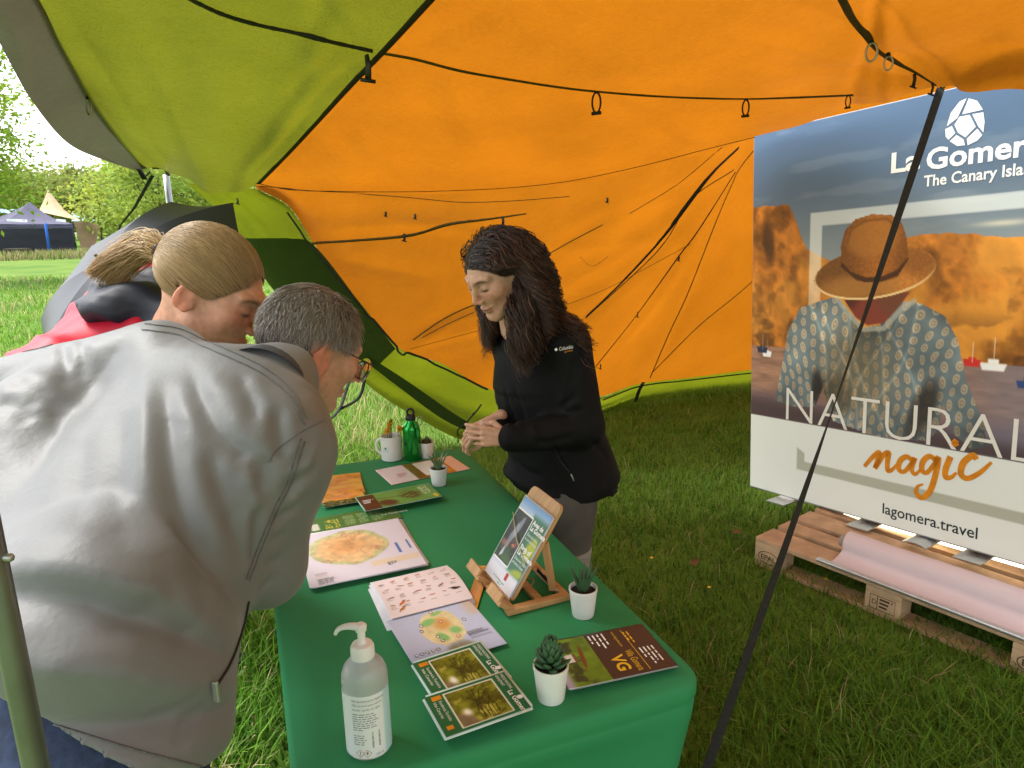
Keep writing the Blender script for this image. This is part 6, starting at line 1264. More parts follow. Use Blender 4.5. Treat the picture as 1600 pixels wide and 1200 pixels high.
# body: head, neck and hands
hf = Fr(hd, V(.66, .62, -.50), V(.36, .30, .85), .90); B = Mesh(); SK_M = (.50, .27, .19); HC_M = (.10, .082, .068)
def hl_man(Q):
    x, y, z = np.abs(Q[:, 0]), Q[:, 1], Q[:, 2]; m = sst(-.01, .004, z-.055*sst(.0, .07, y)*1.0+.035*sst(.0, .06, -y)+.055*sst(.05, .09, -y)); m = m*(1-sst(.02, .055, y-.2*x)); ear = sst(.058, .068, x)*(1-sst(.018, .032, z))*(y > -.042); m = m*(1-ear); bald = ell(Q[:, 0], y, 0, -.025, .040, .058, 0, .35)*(z > .08); return np.clip(m-.8*bald, 0, 1)
add_head(B, hf, nk-V(.02, .02, .04), SK_M, HC_M, hl_man, 0, .003, .056)
for T in (hand_prims(RW, unit(V(-.2, .9, -.3)), V(.3, .2, 1), 1), hand_prims(LW, unit(V(.3, .2, -.9)), V(-1, .1, 0), -1)): vv_, ff_ = prims_mesh(T, .006, .0038); B.add(vv_, ff_, SK_M)
B.bone([nk-V(.02, .02, .06), RS, RE, RW], [.04, .036, .028, .022], SK_M); B.bone([nk-V(.02, .02, .06), LS, LE, LW], [.05, .045, .035, .024], SK_M)
B.build('body', SKIN, man)
D = RNG.normal(0, 1, (26000, 3)); r0 = head_dir(D); k = hl_man(r0) > RNG.uniform(.1, .75, len(r0)); r0 = r0[k]; N_ = r0/np.linalg.norm(r0, axis=1, keepdims=True)
flow = np.stack([.25*r0[:, 0]/.08, -.35-2.5*r0[:, 1]*0, -.75+0*r0[:, 0]], 1); flow[:, 1] += .5*sst(.02, .08, r0[:, 1]); flow += RNG.normal(0, .28, flow.shape); flow -= N_*(flow*N_).sum(1, keepdims=True); flow /= np.linalg.norm(flow, axis=1, keepdims=True)
t = np.linspace(0, 1, 5)[None, :, None]; Ls = (.020+.012*RNG.uniform(0, 1, len(r0)))[:, None, None]*(1-.35*sst(-.02, -.06, r0[:, 2]))[:, None, None]; pth = r0[:, None, :]+N_[:, None, :]*(Ls*(.42*t-.30*t*t)+.0005)+flow[:, None, :]*Ls*(t**1.2)
gw = RNG.uniform(0, 1, len(r0))[:, None]; gw = np.clip(gw*1.0+.30*sst(.03, .07, np.abs(r0[:, 0]))[:, None]-.1, 0, 1); hcol = np.array([.10, .075, .055])*(1-gw)+np.array([.42, .38, .34])*gw
strands('hair', hf.w(pth.reshape(-1, 3)).reshape(pth.shape), .00085*np.linspace(1, .25, 5)[None, :], hcol, man)
# collar and glasses
cdir = unit(hf.c-nk); ca = np.linspace(0, 2*math.pi, 40); c1 = unit(np.cross(cdir, V(0, 0, 1))); c2 = np.cross(cdir, c1); m = MB(); G = []
for tt, rr in ((-.05, .078), (0, .070), (.020, .067), (.023, .065), (.018, .062), (-.03, .060)): G.append(nk-V(.012, .012, .012)+cdir*tt+np.outer(np.cos(ca)*rr*1.02, c1)+np.outer(np.sin(ca)*rr, c2))
m.add(np.concatenate(G), grid_faces(6, 40)); m.build('collar', NAVYC, man, True)
GLS = pmat('dark_metal', (.06, .05, .045), rough=.3, metal=.8); m = MB()
for s_ in (-1, 1):
    m.tube(hf.w([(s_*.079, -.030, -.004), (s_*.081, -.012, .012), (s_*.079, .03, .012), (s_*.070, .092, .010), (s_*.066, .104, .008)]), .0014, 6); a = np.linspace(0, 2*math.pi, 25); m.tube(hf.w(np.stack([s_*.034+.026*np.cos(a), .106-.006*np.abs(np.cos(a)), -.006+.019*np.sin(a)], 1)), .0013, 6, False)
m.tube(hf.w([(-.009, .107, .002), (0, .110, .005), (.009, .107, .002)]), .0012, 6); gl_ = m.build('glasses', GLS, man, True)
for s_ in (-1, 1): MB().lathe([(0, 0), (.0245, 0), (.0245, .001), (0, .001)], hf.w([(s_*.034, .105, -.006)])[0], 24, axis=np.stack([hf.x, hf.z, hf.y], 1)).build('lens', pmat('lens_glass', (.9, .9, .9), rough=.03, var=0, trans=.95, ior=1.2), gl_, True)
trousers(man, pel-V(0, 0, .02), latl, dl, [pel+latl*.095-V(0, 0, .06), pel-latl*.095-V(0, 0, .06)], [pel+latl*.11+V(.02, .05, -.50), pel-latl*.12+V(.02, .05, -.50)], [V(pel[0]+latl[0]*.11, pel[1]+latl[1]*.11-.02, .10), V(pel[0]-latl[0]*.14, pel[1]-latl[1]*.14-.02, .10)], DENIM, .165, .125, .0)
for sg in (.11, -.14): a_ = V(pel[0]+latl[0]*sg, pel[1]+latl[1]*sg-.02, .1); shoe(man, a_, a_+V(.8, .6, 0), DKSHOE, SOLE)
# ---------------------------------------------------------------- the woman with the ponytail behind him
hb = at(333, 457, 1.32); fb = Fr(hb, V(.85, -.02, -.50), V(.48, .04, .87), .96); SCB = 1.
nkb = hb+V(-.12, .04, -.11); pelb = V(-.98, 1.52, .93); LSb = nkb+V(-.14, .19, -.03); RSb = nkb+V(-.17, -.11, -.04)
wob_ = empty('person', (-.98, 1.55, 0), 'person with a blonde ponytail in a red and black rain jacket, looking down', 'person'); SK_B = (.58, .31, .20); HC_B = (.26, .165, .075)
def hl_bl(Q):
    x, y, z = np.abs(Q[:, 0]), Q[:, 1], Q[:, 2]; m = sst(-.006, .004, z-.058*sst(.015, .085, y)+.030*sst(-.0, .05, -y)); m = m*(1-sst(.060, .078, y)); ear = sst(.064, .072, x)*(1-sst(.016, .026, z))*(y > -.036)*(y < .01); return np.clip(m-ear, 0, 1)
B = Mesh(); add_head(B, fb, nkb, SK_B, tuple(np.array(HC_B)*.55), hl_bl, 1, .003, .048, SCB)
for w_, d_, s_ in ((V(-.74, 1.66, .86), V(.5, -.5, -.3), -1), (V(-.74, 1.36, .86), V(.5, .5, -.3), 1)): vv_, ff_ = prims_mesh(hand_prims(w_, d_, V(0, 0, 1), s_, sc=.92), .006, .004); B.add(vv_, ff_, SK_B)
B.bone([nkb, LSb, V(-.86, 1.68, 1.10), V(-.75, 1.66, .87)], [.045, .04, .03, .022], SK_B); B.bone([nkb, RSb, V(-.86, 1.30, 1.10), V(-.76, 1.35, .87)], [.045, .04, .03, .022], SK_B)
B.build('body', SKIN, wob_)
tie_l = np.array([0, -.116, .022])
D = RNG.normal(0, 1, (40000, 3)); r0 = head_dir(D, 1, .001); k = hl_bl(r0) > RNG.uniform(.2, .8, len(r0)); r0 = r0[k][:13000]; t = np.linspace(0, 1, 10); dirs = (1-t)[None, :, None]*(r0/np.linalg.norm(r0, axis=1, keepdims=True))[:, None, :]+t[None, :, None]*unit(tie_l)
nn = len(r0); sf = head_dir(dirs.reshape(-1, 3), 1, .004).reshape(nn, 10, 3); sf = sf*(1+RNG.uniform(0, .055, nn)[:, None, None]*np.sin(t*math.pi)[None, :, None]); sf[:, -1] = tie_l+RNG.normal(0, .006, (nn, 3)); kk = RNG.uniform(.75, 1.2, nn)[:, None]; yl = RNG.uniform(0, 1, nn)[:, None]
hcol = (np.array([.25, .155, .07])*(1-yl)+np.array([.46, .30, .14])*yl)*kk
strands('hair', fb.w(sf.reshape(-1, 3)*SCB).reshape(sf.shape), .00065*np.linspace(.5, 1, 10)[None, :], hcol, wob_)
tw_ = fb.w([tie_l*SCB])[0]; e1 = at(210, 386, 1.36); e2 = at(168, 404, 1.38); e3 = at(136, 426, 1.38); n = 1500
cp_ = crom([tw_, tw_*.55+e1*.45+V(0, 0, .012), e1, e2, e3], 12); n = 3200; off = RNG.normal(0, 1, (n, 1, 3))*np.interp(np.linspace(0, 1, 12), [0, .2, .5, .8, 1], [.005, .011, .012, .009, .004])[None, :, None]; dr = RNG.uniform(0, 1, (n, 1, 1))**2; pth = cp_[None]+off*.75+np.array([.05, 0, -.05])*dr*(np.linspace(0, 1, 12)[None, :, None]**1.5)+.004*np.sin(np.linspace(0, 6, 12)[None, :, None]+RNG.uniform(0, 6, (n, 1, 1)))
en = RNG.uniform(.55, 1.0, n)**.7; tt_ = np.linspace(0, 1, 12); pth = np.stack([np.stack([np.interp(tt_*e_, tt_, pth[i_, :, c_]) for c_ in range(3)], 1) for i_, e_ in enumerate(en)])
yl = RNG.uniform(0, 1, n)[:, None]; strands('ponytail', pth, .0008*np.linspace(1, .35, 12)[None, :], (np.array([.26, .145, .055])*(1-yl)+np.array([.66, .44, .20])*yl), wob_)
a = np.linspace(0, 2*math.pi, 20); td = unit(e1-tw_); t1 = unit(np.cross(td, V(0, 1, 0))); t2 = np.cross(td, t1); MB().tube(tw_+td*.006+np.outer(np.cos(a)*.014, t1)+np.outer(np.sin(a)*.014, t2), .0055, 8, False).build('hair_tie', BLKPL, wob_, True)
REDJ = pmat('red_rain_cloth', (.55, .010, .035), rough=.5, var=.08, vscale=12, bump=.15, bscale=300, bdist=.001); BLKJ = pmat('navy_black_rain_cloth', (.020, .023, .036), rough=.55, var=.1, vscale=10)
latb = unit(RSb-LSb); spb = unit(nkb-pelb); dpb = unit(np.cross(spb, latb)); chb = at(150, 590, 1.47)
stB = [(pelb-V(0, 0, .10), latb, dpb, .215, .165), (pelb, latb, dpb, .205, .155), (pelb*.6+chb*.4-V(0,0,.02), latb, dpb, .17, .13), (chb, latb, dpb, .16, .115), ((LSb+RSb)/2, latb, dpb, .15, .08), (nkb, latb, dpb, .07, .065)]
def f_jb(P):
    d = loft(P, stB, 2.2); d = smin(d, seg(P, LSb, RSb, .068, .068), .06); d = smin(d, limb(P, [LSb, V(-.86, 1.68, 1.10), V(-.75, 1.66, .87)], [.068, .058, .042]), .03); d = smin(d, limb(P, [RSb, V(-.86, 1.30, 1.10), V(-.76, 1.35, .87)], [.068, .058, .042]), .03); return d
A = np.array([pelb, nkb, LSb, RSb, V(-.45, 1.62, .8)]); v, fa = garment(f_jb, A.min(0)-.28, A.max(0)+.16, .010, (), ((.005, 8, 11), (.006, 4, unit(V(.5, .6, .5)), 18, unit(V(.5, -.2, .6)), 5)), 1)
jb = build('jacket', v, fa, REDJ, wob_); jb['label'] = 'red rain jacket'
# black hood lying on the shoulders
hc0 = at(205, 474, 1.40)
def f_hood(P):
    d = elp(P, hc0, (.075, .105, .034)); d = smin(d, seg(P, at(172, 450, 1.42), at(268, 500, 1.34), .026, .030), .03); d = smin(d, seg(P, at(172, 450, 1.42), at(240, 448, 1.46), .024, .032), .03); d = smin(d, seg(P, nkb-V(.03, .05, .03), nkb+V(.03, -.06, -.04), .066, .06), .03); return d
v, fa = garment(f_hood, hc0-V(.25, .28, .2), hc0+V(.3, .25, .2), .007, [(np.array([at(x, y, Y_) for x, y, Y_ in pl]), w_, d_) for pl, w_, d_ in (([(150, 450, 1.33), (190, 452, 1.30), (245, 478, 1.27)], .009, -.014), ([(165, 432, 1.34), (205, 428, 1.31), (245, 445, 1.29)], .008, -.013), ([(185, 470, 1.30), (215, 480, 1.29), (250, 495, 1.27)], .008, -.012), ([(150, 440, 1.33), (200, 440, 1.30), (250, 462, 1.28)], .008, .010), ([(210, 455, 1.30), (225, 470, 1.29), (232, 490, 1.28)], .007, -.010))], ((.008, (10, 10, 22), 5), (.010, 8, unit(V(.3, .2, 1)), 24, unit(V(1, -.2, -.3)), 7), (.004, 9, unit(V(.3, .2, 1)), 60, unit(V(1, -.2, -.3)), 14)), 1); build('hood', v, fa, BLKJ, wob_)
trousers(wob_, pelb-V(0, 0, .03), latb, V(.9, -.3, 0), [pelb+V(.0, -.09, -.06), pelb+V(.0, .09, -.06)], [V(-.95, 1.43, .48), V(-.95, 1.64, .48)], [V(-1.0, 1.42, .10), V(-1.0, 1.66, .10)], DENIM, .18, .14, .05, h=.013)
for y_ in (1.42, 1.66): shoe(wob_, V(-1.0, y_, .1), V(0, y_, 0), DKSHOE, SOLE)
# ---------------------------------------------------------------- the person hidden behind the umbrella: only a shoe shows
fx, fy = -1.35, 2.62; apx = at(163, 410, 2.39); uax = unit(V(-.329, -.646, .688)); hid = empty('person', (fx, fy, 0), 'person in dark clothes hidden behind the black umbrella, one shoe showing under the grey jacket', 'person')
hf4 = Fr(V(fx+.16, fy-.10, 1.26), V(.85, -.1, -.5), V(.5, 0, .86)); B = Mesh(); add_head(B, hf4, V(fx+.06, fy-.05, 1.13), SK_B, (.06, .045, .035), hl_bl, 1, .005, .05)
h4 = apx-uax*.54; vv_, ff_ = prims_mesh(hand_prims(h4-V(.03, 0, .03), V(.5, .1, .5), V(-.3, -1, .2), -1, (1.1, 1.1, 1.1, 1.1)), .006, .005); B.add(vv_, ff_, SK_B); B.bone([V(fx+.06, fy-.05, 1.1), V(fx+.03, fy-.19, 1.07), (V(fx+.03, fy-.19, 1.07)+h4)/2-V(.05, .05, .12), h4-V(.03, 0, .03)], [.04, .035, .03, .02], SK_B); B.build('body', SKIN, hid)
def f_j4(P):
    d = loft(P, [(V(fx-.05, fy, .72), V(0, 1, 0), V(1, 0, 0), .2, .15), (V(fx-.03, fy, .9), V(0, 1, 0), V(1, 0, 0), .19, .14), (V(fx+.04, fy-.03, 1.08), V(0, 1, 0), V(1, 0, 0), .15, .09), (V(fx+.06, fy-.05, 1.15), V(0, 1, 0), V(1, 0, 0), .07, .07)]); d = smin(d, seg(P, V(fx+.03, fy+.15, 1.07), V(fx+.03, fy-.19, 1.07), .06, .06), .05)
    d = smin(d, limb(P, [V(fx+.03, fy-.19, 1.07), (V(fx+.03, fy-.19, 1.07)+h4)/2-V(.05, .05, .12), h4-V(.03, 0, .03)], [.06, .052, .04]), .03); return smin(d, limb(P, [V(fx+.03, fy+.15, 1.07), V(fx, fy+.24, .85), V(fx+.15, fy+.2, .72)], [.06, .052, .04]), .03)
v, fa = garment(f_j4, V(fx-.35, fy-.45, .6), V(fx+.35, fy+.4, 1.25), .013, (), ((.006, 9, 2),), 1); build('jacket', v, fa, BLKJ, hid)
trousers(hid, V(fx-.05, fy, .70), V(0, 1, 0), V(1, 0, 0), [V(fx-.04, fy-.08, .66), V(fx-.04, fy+.08, .66)], [V(fx-.03, fy-.08, .38), V(fx, fy+.08, .38)], [V(fx+.02, fy-.09, .1), V(fx-.02, fy+.09, .1)], DENIM, .165, .13, .06, h=.014)
sp4 = atz(382, 1050, .0); shoe(hid, V(sp4[0]-.15, sp4[1]+.01, .1), V(sp4[0]+1, sp4[1], 0), DKSHOE, SOLE); shoe(hid, V(fx-.02, fy+.09, .1), V(fx+1, fy+.09, 0), DKSHOE, SOLE)
# ---------------------------------------------------------------- the woman with long curly hair behind the table
cw_ = empty('person', (.16, 2.2, 0), 'person with long dark curly hair in a black jacket, standing behind the table', 'person'); SK_C = (.54, .31, .21); HC_C = (.022, .012, .010)
hc = at(776, 428, 2.10); fc_ = Fr(hc, V(-.66, -.55, -.50), V(-.36, -.28, .88)); nkc = at(808, 512, 2.18); pelc = at(878, 718, 2.22); LSc = at(888, 540, 2.08); RSc = at(800, 540, 2.34)
LEc = at(912, 668, 2.05); LWc = at(800, 684, 1.98); REc = at(815, 665, 2.32); RWc = at(778, 668, 2.12)
def hl_c(Q):
    x, y, z = np.abs(Q[:, 0]), Q[:, 1], Q[:, 2]; m = sst(-.004, .006, z-.066*sst(.01, .085, y)+.05*sst(0, .05, -y)); return np.clip(m*(1-sst(.066, .082, y)), 0, 1)
B = Mesh(); add_head(B, fc_, nkc, SK_C, HC_C, hl_c, 1, .0026, .047)
lh = LWc+V(-.012, -.004, .0); rh = RWc+V(-.012, -.01, .01)
for T in (hand_prims(lh, V(-.95, -.05, .12), V(.1, -1, .25), -1, (.35, .45, .55, .6), thumb=.9, sc=.82), hand_prims(rh+V(-.012, .0, .012), V(-.75, -.25, -.35), V(-.25, -.5, .8), 1, (.55, .6, .65, .7), thumb=.8, sc=.82)): vv_, ff_ = prims_mesh(T, .005, .003); B.add(vv_, ff_, SK_C)
B.bone([nkc, LSc, LEc, LWc], [.045, .04, .032, .022], SK_C); B.bone([nkc, RSc, REc, RWc], [.045, .04, .032, .022], SK_C)
B.build('body', SKIN, cw_)
latc = unit(LSc-RSc); spc = unit(nkc-pelc); dpc = unit(np.cross(spc, latc)); chc = pelc*.42+nkc*.58; hemc = pelc-V(-.005, 0, .055)
stC = [(hemc-V(0, 0, .03), latc, dpc, .190, .172), (hemc, latc, dpc, .188, .170), (pelc*.8+nkc*.2, latc, dpc, .172, .148), (pelc*.6+nkc*.4, latc, dpc, .162, .132), (chc, latc, dpc, .165, .122), ((LSc+RSc)/2*.6+nkc*.4, latc, dpc, .13, .085), (nkc, latc, dpc, .066, .062)]
def f_jc(P):
    d = loft(P, stC, 2.2); d = smin(d, seg(P, LSc, RSc, .066, .062), .06); d = smin(d, limb(P, [LSc, LEc], [.070, .064]), .02); d = smin(d, limb(P, [LEc, LWc], [.062, .045]), .015); d = smin(d, limb(P, [RSc, REc, RWc], [.064, .056, .04]), .02); return np.maximum(d, (hemc[2]-.03+.06*(P[:, 0]-hemc[0])*-.6)-P[:, 2])
A = np.array([pelc, nkc, LSc, RSc, LEc, LWc, RWc]); lo_, hi_ = A.min(0)-.26, A.max(0)+.22; v0, f0 = snet(f_jc, lo_, hi_, .016, 3); hitC0, _ = caster(v0, f0)
FC = [(on_cloth(hitC0, p_, 10), w_, d_) for p_, w_, d_ in (([(870, 640), (885, 630), (905, 610)], .010, -.010), ([(850, 650), (880, 645), (915, 640)], .010, -.010), ([(830, 690), (860, 690), (900, 680)], .010, -.008), ([(800, 600), (815, 640), (818, 660)], .012, -.010), ([(900, 560), (895, 590), (890, 620)], .012, -.008), ([(862, 690), (872, 715), (885, 735)], .006, -.010), ([(830, 660), (835, 680), (832, 700)], .009, .008), ([(920, 690), (935, 700), (950, 715)], .012, -.008), ([(800, 710), (820, 735), (850, 745)], .012, -.008), ([(790, 610), (800, 650), (805, 668)], .009, -.008))]
FC = [q for q in FC if len(q[0]) > 2]
v, fa = garment(f_jc, lo_, hi_, .0085, FC, ((.005, 8, 21), (.0025, 18, 22)), 1, mask=lambda q: sst(.0, .03, q[:, 2]-hemc[2]+.03)); build('jacket', v, fa, BLACKC, cw_); hitC, _ = caster(v, fa)
for pts in ([(866, 700), (876, 720), (890, 738)],): seam(hitC, cw_, pts, .002, 'zip', pmat('dark_zip', (.03, .03, .03), rough=.4), 20)
p = hitC(892, 740, .004)
if p is not None: MB().tube([p, p+V(.008, -.004, -.022)], .0022, 6).build('zip_pull', STEEL, cw_, True)
seam(hitC, cw_, [(766, 575), (764, 605), (767, 635), (774, 655)], .0016, 'zip', STEEL, 30)
def cloth_letters(hit_, body, x0, y0, x1, y1, size, name, parent, mat, off=.0025):
    """print laid on the cloth between two sight points"""
    vt, ft_ = text_mesh(body, 1.0); 
    w_ = np.ptp(vt[:, 0]); q = []
    for a, b in vt: x = x0+(x1-x0)*a/w_; y = y0+(y1-y0)*a/w_-b*size; p = hit_(x, y, off); q.append(p if p is not None else at(x, y, 2.0))
    return build(name, np.array(q), ft_, mat, parent, False)
cloth_letters(hitC, 'Columbia', 874, 548, 895, 544, 8.0, 'chest_lettering', cw_, INKW); cloth_letters(hitC, 'sportswear', 882, 551, 895, 548, 4.0, 'small_lettering', cw_, OR)
q = hitC(869.5, 546, .0025)
if q is not None: MB().box(q, (.0075, .001, .0075), np.stack([unit(V(1, .2, .9)), unit(V(.2, -1, 0)), unit(V(-.9, 0, 1))], 1)).build('diamond_mark', INKW, cw_)
GREYT = pmat('grey_hiking_trousers', (.085, .078, .07), rough=.8, var=.12, vscale=15, bump=.15, bscale=300, bdist=.001)
kL = V(pelc[0]-.01, pelc[1]-.10, .47); kR = V(pelc[0]-.02, pelc[1]+.12, .47); aL = V(pelc[0]+.03, pelc[1]-.10, .1); aR = V(pelc[0]+.02, pelc[1]+.12, .1)
tr_ = trousers(cw_, V(pelc[0], pelc[1], .80), V(0, 1, 0), V(1, 0, 0), [V(pelc[0], pelc[1]-.09, .74), V(pelc[0], pelc[1]+.09, .74)], [kL, kR], [aL, aR], GREYT, .165, .125, .0, (.104, .082, .068), h=.010)
PATCH = pmat('pale_grey_patch', (.26, .25, .22), rough=.8, var=.1)
for kn, an, s_ in ((kL, aL, -1), (kR, aR, 1)):
    def f_p(P): return np.maximum(limb(P, [kn+V(0, 0, .10), kn, an], [.100, .086, .072]), np.maximum((-(P-kn) @ unit(V(.75, -.6*1, 0)))+.012, np.maximum(P[:, 2]-.58, .14-P[:, 2])))
    v, fa = snet(f_p, kn-V(.16, .16, .38), kn+V(.16, .16, .16), .009); build('trouser_patch', v, fa, PATCH, tr_)
for a_ in (aL, aR): shoe(cw_, a_, a_+V(-1, -.2, 0), DKSHOE, SOLE)
# long curls: locks falling from the scalp over shoulders and back
n = 3200; D = RNG.normal(0, 1, (15000, 3)); r0 = head_dir(D, 1, .002); r0 = r0[hl_c(r0) > .5][:n]; n = len(r0); K = 34; W0 = fc_.w(r0); Nn = unit(V(1, 0, 0)); Nw = (r0/np.linalg.norm(r0, axis=1, keepdims=True)) @ fc_.M.T
side = np.sign(r0[:, 0]+RNG.normal(0, .012, n)); back = r0[:, 1] < RNG.uniform(-.03, .05, n)
pts = np.zeros((n, K, 3)); pts[:, 0] = W0; vel = Nw*.5+np.array([0, 0, .12])-fc_.y*.5+np.outer(side, fc_.x)*.6; Lr = np.where(back, RNG.uniform(.20, .42, n), RNG.uniform(.22, .37, n)); ds = Lr/K
headc = fc_.c+fc_.M @ np.array([0, -.012, .01]); part = fc_.x*1.0
for k in range(1, K):
    fr_k = k/K; grav = np.array([0, 0, -1.0]); vel = vel*.80+grav*(.20+.10*fr_k); sw_v = np.where(back[:, None], np.array([.75, .15, 0.]), np.array([.05, -.45, 0]))*.055*(1-fr_k); vel = vel+sw_v; vel /= np.linalg.norm(vel, axis=1, keepdims=True); p = pts[:, k-1]+vel*ds[:, None]
    q = p-headc; l = np.linalg.norm(q/np.array([1, 1, 1.1]), axis=1); push = np.clip((.106+.010*np.sin(np.arange(n)*1.7)-l)/.108, 0, 1)*(p[:, 2] > headc[2]-.10); p = p+q*push[:, None]
    # rest on shoulders: keep outside the jacket
    dj = f_jc(p); o = np.clip(.012+.014*(np.arange(n) % 5)/5-dj, 0, .06); gdir = p-(pelc*.4+nkc*.6); gdir[:, 2] *= .3; gdir /= np.maximum(np.linalg.norm(gdir, axis=1, keepdims=True), 1e-6); p = p+gdir*o[:, None]
    # keep the face clear
    ql = fc_.l(p); inz = (ql[:, 2] < .055) & (ql[:, 2] > -.115); ym = np.where(ql[:, 0] < 0, -.012, -.004); p = p-np.outer(np.where(inz, np.clip(ql[:, 1]-ym, 0, .03), 0), fc_.y); pts[:, k] = p
sdp = r0[RNG.integers(0, n, 170)]; lk = np.argmin(((r0[:, None, :]-sdp[None])**2).sum(2), 1); back_l = back; cnt = np.bincount(lk, minlength=170)[:, None, None]; mean = np.zeros((170, K, 3)); np.add.at(mean, lk, pts); mean /= np.maximum(cnt, 1); pull = np.interp(np.linspace(0, 1, K), [0, .15, .5, 1], [0, .15, .55, .5])[None, :, None]; pts = pts*(1-pull)+mean[lk]*pull
ph = RNG.uniform(0, 6.28, 170)[lk]+RNG.normal(0, .30, n); fq = RNG.uniform(4.5, 8.0, 170)[lk]; t = np.linspace(0, 1, K); am = (.001+.0165*np.clip(t*2.2-.15, 0, 1))[None, :]*RNG.uniform(.7, 1.5, n)[:, None]; wv = 2*math.pi*t[None, :]*(fq*Lr/.42*.95)[:, None]+ph[:, None]
c1 = np.array([.85, .5, 0]); c2 = np.array([-.45, .8, .35]); pts = pts+am[..., None]*(np.cos(wv)[..., None]*c1+np.sin(wv)[..., None]*c2)
ql = fc_.l(pts.reshape(-1, 3)).reshape(pts.shape); bad = ((ql[..., 1] > .012) & (np.abs(ql[..., 0]) < .12) & (ql[..., 2] < .05) & (ql[..., 2] > -.105)).any(1) | (side > 0) & (~back); pts = pts[~bad]; n = len(pts)
lg = hitC(880, 548); dl_ = np.linalg.norm(pts-lg, axis=2).min(1); pts = pts[dl_ > .045]; n = len(pts)
yl = RNG.uniform(0, 1, n)[:, None]; strands('hair', pts, (.00125*RNG.uniform(.6, 1.3, n))[:, None]*np.interp(t, [0, .1, .8, 1], [.8, 1, .8, .25])[None, :], np.array([.018, .009, .007])*(1-yl)+np.array([.15, .065, .042])*yl**2, cw_)
# front hair: from the parting to the sides, then down beside the face
n = 3000; D = RNG.normal(0, 1, (30000, 3)); r0 = head_dir(D, 1, .001); r0 = r0[(hl_c(r0) > .3) & (r0[:, 1] > -.06) & (r0[:, 2] > .01)][:n]; n = len(r0); sd_ = np.where(r0[:, 0] > .012, 1., -1.); u0 = r0/np.linalg.norm(r0, axis=1, keepdims=True)
jt = RNG.normal(0, .10, (n, 3)); k1 = np.stack([sd_*.95, -.05+0*sd_, .38+0*sd_], 1)+jt; k2 = np.stack([sd_*.95, np.where(sd_ > 0, -.10, -.32), -.25+0*sd_], 1)+jt; k3 = np.stack([sd_*.80, np.where(sd_ > 0, -.16, -.42), -.95+0*sd_], 1)+jt
kd = np.stack([u0, k1, k2, k3], 1); t = np.linspace(0, 3, 22); i_ = np.clip(t.astype(int), 0, 2); f_ = (t-i_)[None, :, None]; f_ = f_*f_*(3-2*f_)*.5+f_*.5; dd = kd[:, i_]*(1-f_)+kd[:, i_+1]*f_; dd = dd/np.linalg.norm(dd, axis=2, keepdims=True)
rad_ = np.interp(t, [0, .5, 1.3, 2, 3], [.0, .010, .016, .022, .045])[None, :]+RNG.uniform(-.004, .010, (n, 1))*np.clip(t, 0, 1)[None, :]; base_ = head_dir(dd.reshape(-1, 3), 1, 0.).reshape(dd.shape); base_ = base_*0+dd*np.clip(np.linalg.norm(base_, axis=2, keepdims=True), .07, .112); q = base_+dd*rad_[..., None]
sdp = r0[RNG.integers(0, n, 80)]; lk2 = np.argmin(((r0[:, None, :]-sdp[None])**2).sum(2), 1); mean = np.zeros((80, 22, 3)); np.add.at(mean, lk2, q); mean /= np.maximum(np.bincount(lk2, minlength=80), 1)[:, None, None]; pull = np.interp(t, [0, .4, 1.5, 3], [0, .1, .55, .55])[None, :, None]; q = q*(1-pull)+mean[lk2]*pull
ph = RNG.uniform(0, 6.28, 80)[lk2][:, None]+RNG.normal(0, .25, (n, 1)); am = (.0006+.0105*np.clip((t-.3)/1.5, 0, 1))[None, :]; fr2 = RNG.uniform(6.5, 10, 80)[lk2][:, None]; q = q+np.stack([am*np.cos(t*fr2+ph), am*np.sin(t*fr2+ph), .5*am*np.cos(t*fr2+ph+1)], -1)
yl = RNG.uniform(0, 1, n)[:, None]; strands('front_hair', fc_.w(q.reshape(-1, 3)).reshape(q.shape), .0012*np.interp(t, [0, .3, 2.5, 3], [.6, 1, .8, .3])[None, :]*RNG.uniform(.6, 1.2, (n, 1)), np.array([.016, .008, .006])*(1-yl)+np.array([.085, .036, .026])*yl**2, cw_)
